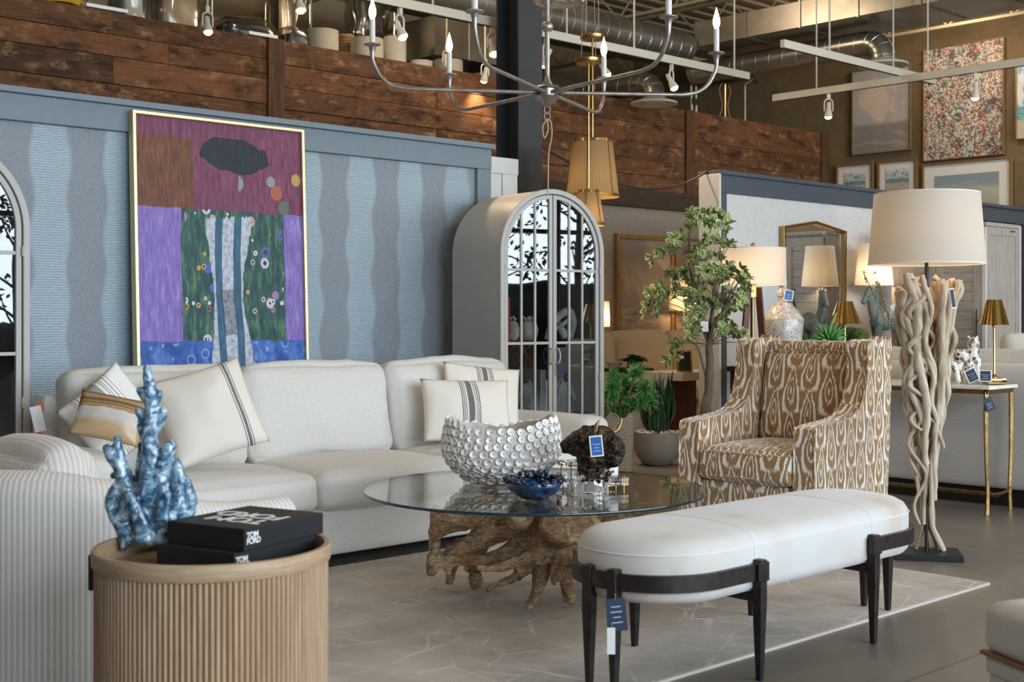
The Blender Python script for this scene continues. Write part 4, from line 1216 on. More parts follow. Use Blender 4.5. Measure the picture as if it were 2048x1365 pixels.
MB().lathe([(0, 0), (0.034, 0), (0.036, 0.003), (0.036, 0.084), (0.033, 0.088), (0.01, 0.084), (0, 0.083)], 28, cap=False).build('wax', M['tagwhite'], t, smooth=40)
MB().tube([(0, 0, 0.082), (0.001, 0, 0.098)], 0.0012, 5).build('wick', M['black'], t)
# ------------------------------------------------------------------ fluted drum table in the foreground
DX, DY = cam2(-0.784, 3.41)
t = thing('drum_table', 'round reeded oak drum side table with a deep tray top', 'side table', (DX, DY, 0), CAMZ)
ZT = 0.62
nr = 132
rib = []
for k in range(nr * 8):
    a = 2 * pi * k / (nr * 8); ph = (k % 8) / 8
    r = 0.292 + 0.0072 * abs(sin(pi * ph)) ** 0.7
    rib.append((r * cos(a), r * sin(a)))
mb = MB()
n = len(rib)
vs = [(x, y, 0.02) for x, y in rib] + [(x, y, ZT - 0.04) for x, y in rib]
mb.add(vs, [(i, (i + 1) % n, n + (i + 1) % n, n + i) for i in range(n)])
mb.build('reeded_body', M['oakrib'], t, smooth=50)
MB().lathe([(0.287, ZT - 0.042), (0.304, ZT - 0.042), (0.306, ZT - 0.038), (0.306, ZT - 0.004), (0.303, ZT), (0.290, ZT), (0.287, ZT - 0.004), (0.287, ZT - 0.042)], 96, cap=False).build('top_band', M['oakband'], t, smooth=40)
MB().lathe([(0, 0.545), (0.288, 0.545), (0.288, 0.565), (0, 0.565)], 64, cap=False).build('tray', M['oakband'], t, smooth=30)
MB().lathe([(0, 0.013), (0.285, 0.013), (0.285, 0.03), (0, 0.03)], 64, cap=False).build('plinth', M['oakband'], t, smooth=30)
MB().prism([(-0.323, -0.02), (-0.307, -0.02), (-0.307, 0.02), (-0.323, 0.02)], 0.50, 0.595, 'z').build('leather_handle', M['black'], t, smooth=0, bevel=0.005)

# boxed black books stacked on it
def book(label, front, left, right, z0, name='book'):
    f = Vector(front); l = Vector(left); r = Vector(right)
    ex = (r - f); ey = (l - f)
    W, D = ex.length, ey.length
    ang = atan2(ex.y, ex.x)
    u, v = cam2(f.x, f.y)
    t = thing(name, label, 'book', (u, v, z0), CAMZ + ang)
    h = 0.057
    MB().box(0, W, 0, D, 0, h).build('case', M['blackcloth'], t, smooth=0, bevel=0.0025)
    return t, W, D, h
b1, W, D, h = book('black boxed book with white spine lettering, the lower of two on the drum table', (-0.695, 3.25), (-0.948, 3.335), (-0.535, 3.525), 0.566)
text_mesh('TOM\nFORD', 0.021, M['white'], 'spine_lettering', b1, TR(0.006, -0.0006, 0.032) @ rotm(pi / 2, 0, 0), gap=0.74)
b2, W, D, h = book('black boxed book with large white cover lettering on top of the stack', (-0.674, 3.274), (-0.927, 3.354), (-0.515, 3.549), 0.624)
text_mesh('TOM\nFORD', 0.021, M['white'], 'spine_lettering', b2, TR(0.008, -0.0006, 0.032) @ rotm(pi / 2, 0, 0), gap=0.74)
text_mesh('TOM\nFORD', 0.09, M['white'], 'cover_lettering', b2, TR(0.135, 0.022, h + 0.0005) @ rotm(0, 0, pi / 2), gap=0.84, align='LEFT')

# blue glazed coral
u, v = cam2(-0.974, 3.505)
t = thing('coral_sculpture', 'mottled blue glazed ceramic coral branch beside the black books', 'sculpture', (u, v, 0.579), CAMZ)
def CXZ(px, py): return ((px - 293) / F * 3.535, 0.0, (HY - py) / F * 3.535 + H - 0.5655)
mb = MB()
rr = random.Random(4)
def limb(pts, rad, seed=0):
    q = []
    for k, (px, py, dy) in enumerate(pts):
        a = CXZ(px, py); q.append((a[0], dy, max(a[2], 0.035)))
    p = smoothpath(q, 5)
    rad = [x * 0.9 for x in rad]
    mb.tube(p, lerpl(rad, len(p)), 12, wob=0.3, seed=seed)
    e = p[-1]; s = rad[-1]
    mb.lathe([(0, -s), (s * 0.8, -s * 0.5), (s, 0), (s * 0.75, s * 0.6), (0, s)], 9, Matrix.Translation(e), cap=False)
limb([(285, 1125, 0), (285, 1060, 0), (290, 980, 0), (292, 900, 0), (296, 820, 0), (290, 780, 0), (285, 745, 0)], [0.05, 0.04, 0.032, 0.027, 0.022, 0.018, 0.012])
limb([(292, 880, 0), (312, 850, 0), (318, 830, 0)], [0.022, 0.015, 0.013], 1)
limb([(294, 830, 0), (306, 806, 0), (310, 796, 0)], [0.018, 0.013, 0.012], 2)
limb([(292, 860, 0), (275, 842, 0), (268, 830, 0)], [0.018, 0.013, 0.012], 3)
limb([(293, 820, 0), (280, 800, 0), (271, 790, 0)], [0.017, 0.014, 0.012], 4)
limb([(294, 905, 0), (276, 870, 0), (270, 850, 0.02)], [0.02, 0.014, 0.012], 5)
limb([(262, 1120, 0.01), (245, 1060, 0), (250, 1000, 0), (235, 950, 0), (214, 915, 0), (206, 905, 0)], [0.045, 0.033, 0.026, 0.024, 0.020, 0.015], 6)
limb([(245, 985, 0), (230, 915, 0), (228, 895, 0), (226, 885, 0)], [0.022, 0.016, 0.013, 0.011], 7)
limb([(236, 955, 0.02), (218, 960, 0.02), (214, 962, 0.02)], [0.018, 0.013, 0.011], 8)
limb([(262, 1010, 0.02), (268, 950, 0.03), (270, 915, 0.03), (268, 900, 0.03)], [0.024, 0.018, 0.015, 0.012], 9)
limb([(300, 1115, 0), (310, 1050, -0.01), (312, 990, 0), (320, 930, 0), (330, 905, 0), (332, 898, 0)], [0.045, 0.034, 0.028, 0.025, 0.022, 0.018], 10)
limb([(322, 1110, 0), (340, 1040, 0), (350, 980, 0), (345, 940, 0), (346, 930, 0)], [0.045, 0.034, 0.024, 0.017, 0.012], 11)
limb([(345, 1080, 0.02), (365, 1020, 0.01), (368, 985, 0), (362, 965, 0)], [0.035, 0.026, 0.017, 0.012], 12)
limb([(264, 1098, -0.02), (240, 1060, -0.01), (216, 1020, 0), (224, 985, 0), (238, 965, 0)], [0.04, 0.026, 0.021, 0.018, 0.014], 13)
limb([(285, 1000, -0.03), (296, 960, -0.05), (298, 945, -0.06)], [0.025, 0.016, 0.012], 14)
limb([(290, 1080, -0.04), (280, 1030, -0.055), (262, 990, -0.06)], [0.03, 0.022, 0.014], 15)
limb([(330, 1060, -0.03), (325, 1020, -0.05), (338, 990, -0.06)], [0.03, 0.02, 0.013], 16)
mb.soft(0.12, 0.10, 0.06, 0.028, 6, M=TR(0.0, 0, 0.022), wr=0.006)
mb.build('branches', M['coral'], t, smooth=180, remesh=0.0042, disp=('CLOUDS', 0.015, 0.004))
# ------------------------------------------------------------------ arched glass cabinets
def arch_pts(w, zs, z0, n=36, i=0.0, k=1.0):
    """arch outline inset by i: up the left side, over, down the right"""
    r = w / 2 - i
    pts = [(i, z0)]
    for q in range(n + 1):
        a = pi - pi * q / n
        pts.append((w / 2 + r * cos(a), zs + r * sin(a)))
    pts.append((w - i, z0))
    return pts
def cabinet(label, loc, rz, w, D, HT):
    t = thing('display_cabinet', label, 'cabinet', loc, rz)
    zs = HT - w / 2
    MB().ring(arch_pts(w, zs, 0.0), arch_pts(w, zs, 0.0, i=0.024), 0.012, D, 'y', closed=False).build('shell', M['greypaint'], t, smooth=40)
    MB().ring(arch_pts(w, zs, 0.0, i=-0.004), arch_pts(w, zs, 0.0, i=0.030), -0.014, 0.014, 'y', closed=False).build('front_trim', M['greypaint'], t, smooth=40, bevel=0.004)
    MB().prism(arch_pts(w, zs, 0.0, i=0.02), D - 0.02, D - 0.004, 'y').build('back_panel', M['inside'], t, smooth=30)
    MB().box(0.024, w - 0.024, 0.0, D - 0.02, 0.0, 0.085).build('plinth', M['greypaint'], t, smooth=0)
    for z in (0.535, 1.027, 1.507):
        MB().box(0.026, w - 0.026, 0.03, D - 0.022, z, z + 0.018).build('shelf', M['inside'], t, smooth=0)
    r0 = w / 2 - 0.034
    for s in (-1, 1):
        cx = w / 2
        # outline of one door
        def half(i):
            r = r0 - i; x0 = cx + s * (0.003 + i)
            amax = math.acos(min(1, (0.003 + i) / r))
            pts = [(x0, 0.095 + i), (cx + s * r, 0.095 + i)]
            for q in range(25):
                a = amax * q / 24
                pts.append((cx + s * r * cos(a), zs + r * sin(a)))
            return pts
        d = MB().ring(half(0.0), half(0.028), -0.004, 0.02, 'y').build('door', M['greypaint'], t, smooth=40, bevel=0.003)
        rin = r0 - 0.028
        mb = MB()
        for q in (1, 2):
            xx = 0.031 + (rin - 0.031) * q / 3
            top = zs + sqrt(max(0, rin * rin - xx * xx))
            mb.box(cx + s * xx - 0.008, cx + s * xx + 0.008, 0.0, 0.016, 0.12, top + 0.004)
        for z in (0.545, 1.037, 1.517):
            mb.box(min(cx + s * 0.028, cx + s * (rin + 0.004)), max(cx + s * 0.028, cx + s * (rin + 0.004)), 0.0005, 0.0155, z - 0.009, z + 0.009)
        mb.build('muntins', M['greypaint'], d, smooth=0, bevel=0.002)
        MB().prism(half(0.026), 0.006, 0.010, 'y').build('glass_pane', M['pane'], d, smooth=0)
        hx = cx + s * 0.028
        MB().tube(smoothpath([(hx, -0.004, 0.90), (hx, -0.03, 0.905), (hx + s * 0.010, -0.034, 0.95), (hx, -0.03, 0.995), (hx, -0.004, 1.0)], 5), 0.006, 8).build('handle', M['greypaint'], d)
        for z in (0.78, 1.50):
            MB().lathe([(0.006, 0), (0.007, 0.01), (0.006, 0.05)], 8, TR(cx + s * (r0 + 0.002), -0.012, z)).build('hinge', M['greypaint'], d)
    return t
CRZ = radians(-8.4)
CL = cam2(-0.077, 8.35)
cab = cabinet('tall arched grey cabinet with gridded glass doors right of the sofa', (CL[0], CL[1], 0), CRZ, 0.845, 0.57, 2.05)
cabinet('arched grey glass-door cabinet cut off by the left photo edge', (on_y(57, 6.11)[0] - 0.845, 6.11, 0), 0, 0.845, 0.57, 2.05)
def in_cab(x, y, z):
    c, s = cos(CRZ), sin(CRZ)
    return (CL[0] + c * x - s * y, CL[1] + s * x + c * y, z)
# what stands on its shelves
def cab_book(label, x, y, z, w, d, h, m, group=None):
    t = thing('book', label, 'book', in_cab(x, y, z + 0.0003), CRZ, group)
    MB().box(0, w, 0, d, 0, h).build('cover', m, t, smooth=0, bevel=0.002)
    MB().box(0.003, w - 0.003, 0.004, d + 0.001, 0.003, h - 0.003).build('pages', M['tagwhite'], t, smooth=0)
bk_g = mat('pale_grey_cloth', '#a9abad', 0.7); bk_o = mat('orange_cloth', '#d2552a', 0.6); bk_d = mat('ink_cloth', '#23262b', 0.6); bk_r = mat('red_cloth', '#b3352f', 0.6)
S1, S2 = 1.0453, 0.5533
x = 0.425
for w, h, m, lb in ((0.045, 0.30, bk_g, 'tall wide grey book, left one of the row between the horse bookends'), (0.028, 0.23, M['tagwhite'], 'white book second in the row between the horse bookends'), (0.026, 0.23, bk_g, 'slim grey book third in the row between the horse bookends'), (0.026, 0.23, M['tagwhite'], 'white book beside the right horse bookend')):
    cab_book(lb, x, 0.14, S2, w, 0.2, h, m); x += w + 0.002
cab_book('orange book upright at the left inside the arched cabinet', 0.05, 0.12, S1, 0.034, 0.26, 0.37, bk_o)
cab_book('dark book beside the orange book in the arched cabinet', 0.087, 0.12, S1, 0.04, 0.24, 0.31, bk_d)
cab_book('red-striped dark book third from the left in the arched cabinet', 0.13, 0.12, S1, 0.035, 0.22, 0.29, bk_r)
def horse_head(label, x, y, z, s):
    t = thing('horse_bookend', label, 'bookend', in_cab(x, y, z + 0.0003), CRZ)
    out = [(-0.07, 0.0), (0.075, 0.0), (0.078, 0.08), (0.062, 0.14), (0.045, 0.185), (0.03, 0.222), (0.012, 0.232), (0.006, 0.212), (-0.02, 0.215), (-0.05, 0.195), (-0.085, 0.155), (-0.10, 0.105), (-0.095, 0.088), (-0.07, 0.085), (-0.058, 0.10), (-0.045, 0.118), (-0.032, 0.122), (-0.038, 0.09), (-0.055, 0.05)]
    pts = [(s * a, b) for a, b in out]
    if s < 0: pts = pts[::-1]
    MB().prism(pts, -0.03, 0.03, 'y').build('head', M['stone'], t, smooth=30, bevel=0.008, bseg=3)
    MB().tube([(s * 0.055, 0, 0.17), (s * 0.035, 0, 0.215), (s * 0.01, 0, 0.235)], [0.016, 0.014, 0.008], 8).build('mane', M['stone'], t)
horse_head('grey marble horse head bookend left of the books', 0.345, 0.2, S2, 1)
horse_head('grey marble horse head bookend right of the books', 0.66, 0.2, S2, -1)
# cream bird figures and the looped sculpture
for k, (bx, by, lb) in enumerate(((0.235, 0.2, 'cream plaster bird figure nearest the orange book'), (0.325, 0.16, 'cream plaster bird figure in the middle of the three'), (0.405, 0.22, 'cream plaster bird figure by the centre of the doors'))):
    t = thing('bird_figure', lb, 'figurine', in_cab(bx, by, S1 + 0.007), CRZ + k)
    mb = MB().lathe([(0, 0), (0.03, 0.002), (0.045, 0.03), (0.05, 0.07), (0.04, 0.11), (0.022, 0.13), (0, 0.135)], 16, cap=False)
    mb.build('body', M['plastersc'], t, smooth=180, disp=('CLOUDS', 0.03, 0.012))
    mb = MB()
    for q in range(7):
        a = q * 0.9
        mb.lathe([(0, -0.012), (0.013, 0), (0, 0.014)], 7, TR(0.022 * cos(a), 0.022 * sin(a), 0.14 + 0.006 * (q % 3)), cap=False)
    mb.build('crest', M['plastersc'], t, smooth=180)
t = thing('knot_sculpture', 'chalky knotted figure sculpture in the arched cabinet', 'sculpture', in_cab(0.62, 0.2, S1 + 0.0003), CRZ)
for pts, rad in (([(-0.11, 0, 0.012), (-0.07, 0, 0.09), (-0.01, -0.02, 0.17), (0.07, -0.03, 0.20), (0.10, -0.02, 0.12), (0.09, 0, 0.02)], [0.012, 0.02, 0.028, 0.03, 0.036, 0.03]), ([(0.06, 0.0, 0.02), (0.02, 0.02, 0.10), (-0.02, 0.03, 0.20), (-0.03, 0.02, 0.25)], [0.03, 0.03, 0.024, 0.016]), ([(-0.10, -0.02, 0.05), (0.0, -0.045, 0.11), (0.09, -0.045, 0.17)], [0.012, 0.016, 0.014])):
    p = smoothpath(pts, 6)
    MB().tube(p, lerpl(rad, len(p)), 10, wob=0.1).build('limb', M['plastersc'], t, smooth=180)
# ------------------------------------------------------------------ price cards (each hangs on something, so each is a thing of its own)
def card(label, loc, rz, w=0.045, h=0.075, m='tagblue', tilt=0.0, roll=0.0, border=True, lines=3, string=0.03, pitch=0.0):
    """a card hanging below loc, its face towards local -y"""
    t = thing('price_tag', label, 'price tag', loc, rz)
    Mx = rotm(pitch, roll, 0) @ TR(0, 0, -string - h)
    a = MB().box(-w / 2, w / 2, -0.0006, 0.0006, 0, h, Mx).build('card', M['tagwhite'] if border else M[m], t, smooth=0)
    if border: MB().box(-w * 0.40, w * 0.40, -0.0011, -0.0006, h * 0.07, h * 0.93, Mx).build('card_face', M[m], a, smooth=0)
    mb = MB()
    for k in range(lines):
        z = h * (0.25 + 0.16 * k); ww = w * (0.28, 0.2, 0.3, 0.24)[k % 4]
        mb.box(-ww, ww, -0.0015, -0.0011, z, z + h * 0.035, Mx)
    if lines: mb.build('card_print', M['tagink'], a, smooth=0)
    MB().tube([Mx @ Vector((0, 0, h - 0.004)), (0.004, 0, -string * 0.4), (0, 0, 0)], 0.0009, 5).build('string', M['twine'], t)
    return t

# ------------------------------------------------------------------ vine wood floor lamp
LX, LY = cam2(2.092, 6.56)
t = thing('floor_lamp', 'tall floor lamp with a twisted driftwood vine body and ivory drum shade', 'floor lamp', (LX, LY, 0), CAMZ)
MB().box(-0.165, 0.165, -0.125, 0.125, 0, 0.03).build('base', M['black'], t, M if False else None, smooth=0, bevel=0.003) if False else MB().box(-0.165, 0.165, -0.125, 0.125, 0, 0.03, rotm(0, 0, radians(-12))).build('base', M['black'], t, smooth=0, bevel=0.003)
MB().tube([(0, 0, 0.03), (0, 0, 1.66)], 0.0095, 10).build('pole', M['black'], t)
rr = random.Random(12)
prof_r = [(0.03, 0.075), (0.16, 0.04), (0.29, 0.043), (0.47, 0.056), (0.72, 0.082), (1.05, 0.112), (1.25, 0.132), (1.42, 0.152)]
def pr(z):
    for (a, ra), (b, rb) in zip(prof_r[:-1], prof_r[1:]):
        if z <= b: return ra + (rb - ra) * (z - a) / (b - a)
    return prof_r[-1][1]
for k in range(36):
    long_ = k < 9
    a0 = 2 * pi * k / (9 if long_ else 27) + rr.uniform(-0.3, 0.3)
    z0 = 0.031 if k < 4 else (rr.uniform(0.16, 0.32) if long_ else rr.uniform(0.3, 0.85))
    z1 = rr.uniform(1.33, 1.43)
    curly = k % 4 == 1
    amp = rr.uniform(0.026, 0.04) if curly else rr.uniform(0.008, 0.02); fr = rr.uniform(3.2, 4.8) if curly else rr.uniform(1.2, 2.6); ph = rr.uniform(0, 6.3); tw = rr.uniform(-0.9, 0.9)
    q = []
    n = 56
    thick = rr.uniform(0.010, 0.015) if curly else rr.uniform(0.012, 0.021) if not long_ else rr.uniform(0.014, 0.02)
    if k in (0, 11, 15, 20): thick = 0.025; amp = 0.012
    for i in range(n):
        s = i / (n - 1); z = z0 + (z1 - z0) * s
        wv = amp * sin(2 * pi * fr * s + ph) * (0.35 + 0.65 * min(1, z / 0.6))
        w2 = amp * 0.6 * cos(2 * pi * fr * s * 0.9 + ph * 2)
        a = a0 + tw * s
        r = pr(z) * (1.0 if k % 3 else 0.55) + w2
        if k < 4 and z < 0.14: r += (0.14 - z) * 0.35
        q.append((r * cos(a) - wv * sin(a), 0.8 * (r * sin(a) + wv * cos(a)), z))
    rads = [thick * (0.62 + 0.5 * (i / (n - 1)) ** 0.8) * (1 + 0.10 * sin(i * 1.1 + k)) for i in range(n)]
    MB().tube(q, rads, 9, wob=0.16, seed=k * 2.3, uvs=True).build('vine', M['drift'], t, smooth=70)
# shade with its lining, ring and the lamp inside
MB().lathe([(0.286, 1.478), (0.258, 1.832)], 72, cap=False, uvs=True).build('lamp_shade', M['shadelinen'], t, smooth=180)
mb = MB()
for r, z in ((0.286, 1.478), (0.258, 1.832)):
    mb.tube([(r * cos(2 * pi * k / 72), r * sin(2 * pi * k / 72), z) for k in range(73)], 0.003, 6)
for k in range(3):
    a = k * 2 * pi / 3
    mb.tube([(0, 0, 1.655), (0.271 * cos(a), 0.271 * sin(a), 1.67)], 0.002, 5)
mb.build('shade_ring', M['tagwhite'], t)
MB().lathe([(0, 1.655), (0.018, 1.66), (0.03, 1.70), (0.028, 1.73), (0, 1.755)], 14, cap=False).build('bulb', M['bulb'], t, smooth=180)
lamp('floor_lamp_light', 'POINT', (0, 0, 1.58), 3.0, WARM, parent=t, shadow_soft_size=0.04)
u, v = at(1902, 6.36)
card('narrow white and grey tag on the driftwood lamp body, near its top right', (u, v, zat(572, 6.36)), CAMZ, 0.022, 0.10, 'tagnavy', roll=radians(-8), lines=0, string=0.012)

# ------------------------------------------------------------------ six-arm chandelier over the glass table
HX, HYY = cam2(0.155, 5.72)
HZ = 2.2
t = thing('chandelier', 'large pewter chandelier with curved arms and lit candle bulbs above the glass table', 'chandelier', (HX, HYY, HZ), CAMZ)
hub = MB().lathe([(0, -0.06), (0.02, -0.055), (0.03, -0.04), (0.052, -0.024), (0.056, -0.018), (0.036, -0.014), (0.036, 0.016), (0.056, 0.02), (0.05, 0.028), (0.026, 0.034), (0.014, 0.055), (0.012, 0.07), (0, 0.07)], 28, cap=False).build('hub', M['silver'], t, smooth=40)
MB().tube([(0, 0, 0.06), (0, 0, 1.35)], 0.011, 10).build('stem', M['silver'], t)
MB().lathe([(0, 0.235), (0.018, 0.24), (0.028, 0.26), (0.018, 0.28), (0, 0.285)], 18, TR(0, 0, 0.03), cap=False).build('stem_knob', M['silver'], t, smooth=180)
MB().lathe([(0, 1.35), (0.07, 1.35), (0.075, 1.38), (0, 1.40)], 24, cap=False).build('ceiling_plate', M['silver'], t)
for z in (-0.075, -0.105):
    MB().tube([(0.013 * cos(a), 0.002, z + 0.018 * sin(a)) for a in [2 * pi * i / 14 for i in range(15)]], 0.003, 6).build('loop', M['silver'], t)
# slack wire below the hub
wire = [(0, 0, -0.115), (-0.02, 0, -0.15), (-0.012, 0, -0.2), (0.004, 0, -0.16), (0.0, 0, -0.12), (0.016, 0, -0.13), (0.02, 0, -0.19), (0.006, 0, -0.27), (0.004, 0, -0.40), (0.002, 0, -0.455)]
MB().tube(smoothpath(wire, 6), 0.0028, 6).build('hanging_wire', M['twine'], t)
RA = 0.765
for k in range(6):
    a = radians(7 + 60 * k)
    c, s = cos(a), sin(a)
    arm_ = [(0.03, 0.0), (0.35, 0.002), (0.56, 0.003), (0.62, 0.005), (0.68, 0.018), (0.725, 0.05), (0.752, 0.095), (0.763, 0.125), (RA, 0.14)]
    p = smoothpath([(r * c, r * s, z) for r, z in arm_], 4)
    A = MB().tube(p, lerpl([0.0085, 0.0085, 0.0085, 0.0095], len(p)), 10).build('arm', M['silver'], t, smooth=180)
    T = TR(RA * c, RA * s, 0)
    MB().lathe([(0.009, 0.135), (0.010, 0.145), (0.011, 0.16), (0.016, 0.182), (0.02, 0.187), (0.036, 0.190), (0.038, 0.193), (0.034, 0.196), (0, 0.194)], 20, T, cap=False).build('cup', M['silver'], A, smooth=180)
    MB().lathe([(0.0125, 0.194), (0.0125, 0.30), (0, 0.301)], 16, T, cap=False).build('candle_sleeve', M['candle'], A, smooth=40)
    MB().lathe([(0, 0.299), (0.009, 0.302), (0.0165, 0.325), (0.0155, 0.345), (0.008, 0.372), (0.003, 0.39), (0, 0.40)], 14, T, cap=False).build('candle_bulb', M['flame'], A, smooth=180)

# ------------------------------------------------------------------ two cane pendants
def pendant(label, px, d, z0, z1, r0, r1, zc, watts):
    u, v = at(px, d)
    t = thing('pendant_lamp', label, 'pendant lamp', (u, v, z0), CAMZ)
    h = z1 - z0
    MB().lathe([(r0, 0), (r1, h)], 48, cap=False, uvs=True).build('cane_shade', M['rattan'], t, smooth=180)
    for r, z, hh in ((r0, 0, 0.022), (r1, h - 0.022, 0.022)):
        MB().lathe([(r + 0.002, z), (r + 0.004, z + 0.002), (r + 0.004 + (r1 - r0) * hh / h, z + hh), (r + 0.001 + (r1 - r0) * hh / h, z + hh)], 48, cap=False).build('brass_rim', M['brass'], t)
    for k in range(6):
        a = k * pi / 3 + 0.25
        MB().tube([((r0 + 0.004) * cos(a), (r0 + 0.004) * sin(a), 0.0), ((r1 + 0.004) * cos(a), (r1 + 0.004) * sin(a), h)], 0.0035, 6).build('brass_rib', M['brass'], t)
    MB().tube([(0, 0, h * 0.55), (0, 0, zc - z0)], 0.007, 8).build('rod', M['brass'], t)
    mb = MB()
    for k in range(3):
        a = k * 2 * pi / 3
        mb.tube([(0, 0, h - 0.02), (r1 * cos(a), r1 * sin(a), h - 0.012)], 0.003, 5)
    mb.build('spider', M['brass'], t)
    MB().lathe([(0, zc - z0), (0.085, zc - z0), (0.09, zc - z0 + 0.006), (0.09, zc - z0 + 0.035), (0, zc - z0 + 0.04)], 28, cap=False).build('canopy', M['brass'], t, smooth=40)
    for s in (-1, 1):
        p = [(s * 0.05 * (1 - q / 12) , 0, zc - z0 + 0.04 + (ZC - zc - 0.04) * q / 12) for q in range(13)]
        MB().tube(p, 0.003, 5).build('hanging_chain', M['twine'] if False else M['silver'], t)
    MB().lathe([(0, h * 0.35), (0.02, h * 0.38), (0.03, h * 0.46), (0.02, h * 0.54), (0, h * 0.56)], 12, cap=False).build('bulb', M['bulb'], t, smooth=180)
    lamp('pendant_light', 'POINT', (0, 0, h * 0.25), watts, WARM, parent=t, shadow_soft_size=0.03)
pendant('larger woven cane pendant with brass rims hung behind the arched cabinet', 1185, 9.6, zat(395, 9.6), zat(280, 9.6), 0.197, 0.147, zat(80, 9.6), 4)
pendant('smaller woven cane pendant hanging lowest, just in front of the larger one', 1177, 9.1, zat(452, 9.1), zat(380, 9.1), 0.114, 0.072, zat(128, 9.1), 3)

# ------------------------------------------------------------------ tripod lamp by the partition
u, v = at(1506, 10.15)
t = thing('tripod_lamp', 'walnut tripod floor lamp with a white drum shade against the partition', 'floor lamp', (u, v, 0), CAMZ)
z0, z1 = zat(570, 10.15), zat(497, 10.15)
MB().lathe([(0.257, z0), (0.253, z1)], 64, cap=False, uvs=True).build('lamp_shade', M['shadewhite'], t, smooth=180)
mb = MB()
for r, z in ((0.257, z0), (0.253, z1)): mb.tube([(r * cos(2 * pi * k / 64), r * sin(2 * pi * k / 64), z) for k in range(65)], 0.003, 6)
for k in range(3): mb.tube([(0, 0, z1 - 0.03), (0.254 * cos(k * 2.094), 0.254 * sin(k * 2.094), z1 - 0.01)], 0.002, 5)
mb.build('shade_ring', M['tagwhite'], t)
MB().tube([(0, 0, 0.5), (0, 0, z1 + 0.01)], 0.009, 10).build('rod', M['brass'], t)
MB().lathe([(0, 0), (0.017, 0.01), (0.02, 0.022), (0.012, 0.036), (0, 0.04)], 16, TR(0, 0, z1 + 0.005), cap=False).build('finial', M['brass'], t, smooth=180)
MB().box(-0.022, 0.022, -0.03, 0.03, z0 - 0.10, z0 + 0.02).build('bracket', M['brass'], t, smooth=0, bevel=0.003)
for k in range(3):
    a = radians(205 + 120 * k)
    c, s = cos(a), sin(a)
    top = Vector((0.045 * c, 0.045 * s, z0 - 0.02)); bot = Vector((0.17 * c, 0.17 * s, 0.0))
    w = 0.026; dx = Vector((-s, c, 0)) * 0.014; dr = Vector((c, s, 0)) * w
    vs = [bot - dx - dr, bot + dx - dr, bot + dx + dr, bot - dx + dr, top - dx - dr, top + dx - dr, top + dx + dr, top - dx + dr]
    L = MB().add(vs, [(3, 2, 1, 0), (4, 5, 6, 7), (0, 1, 5, 4), (1, 2, 6, 5), (2, 3, 7, 6), (3, 0, 4, 7)]).build('leg', M['walnut'], t, smooth=0, bevel=0.004)
    MB().lathe([(0, -0.012), (0.008, -0.01), (0.008, 0.01), (0, 0.012)], 10, Matrix.Translation(top + Vector((c, s, 0)) * 0.03 - Vector((0, 0, 0.03))) @ rotm(pi / 2, 0, 0), cap=False).build('wing_nut', M['brass'], L)
MB().lathe([(0, z0 + 0.02), (0.02, z0 + 0.03), (0.03, z0 + 0.08), (0.02, z0 + 0.11), (0, z0 + 0.12)], 12, cap=False).build('bulb', M['bulb'], t, smooth=180)
lamp('tripod_lamp_light', 'POINT', (-0.06, 0.02, z0 + 0.07), 5, WARM, parent=t, shadow_soft_size=0.04)
# ------------------------------------------------------------------ dark console along the partition and what stands on it
CT = 0.80
t = thing('console_table', 'dark wood console table against the linen partition behind the ikat chair', 'console table', (9.72, 6.28, 0))
MB().box(-1.05, 1.05, -0.36, 0.30, CT - 0.045, CT).build('top', M['espresso'], t, smooth=0, bevel=0.004)
for sx in (-1, 1):
    for sy in (-0.31, 0.25): MB().box(sx * 1.0 - 0.03, sx * 1.0 + 0.03, sy - 0.03, sy + 0.03, 0, CT - 0.045).build('leg', M['espresso'], t, smooth=0, bevel=0.004)
MB().box(-0.97, 0.97, -0.29, 0.23, 0.12, 0.15).build('shelf', M['espresso'], t, smooth=0)
C0 = CT + 0.0006
def onc(px, v):
    u, v, d = on_y(px, v)
    return (u, v, C0), d
# mirror
a = on_y(1561, PV)[0]; b = on_y(1687, PV)[0]
d1, d2 = on_y(1561, PV)[2], on_y(1687, PV)[2]
zb, zt, zp = 0.90, zat(453, d1), zat(449, (d1 + d2) / 2) + 0.03
t = thing('wall_mirror', 'gold-framed mirror with a peaked top on the linen partition', 'mirror', ((a + b) / 2, PV + 0.012, 0))
hw = (b - a) / 2
out_ = [(-hw + 0.015, zb), (hw - 0.015, zb), (hw, zt), (0, zp), (-hw, zt)]
inn = [(-hw + 0.045, zb + 0.03), (hw - 0.045, zb + 0.03), (hw - 0.03, zt - 0.022), (0, zp - 0.03), (-hw + 0.03, zt - 0.022)]
MB().ring(out_, inn, -0.05, 0.0, 'y').build('frame', M['brass'], t, smooth=0, bevel=0.003)
MB().prism(inn, -0.022, -0.006, 'y').build('glass', M['mirror'], t, smooth=0)
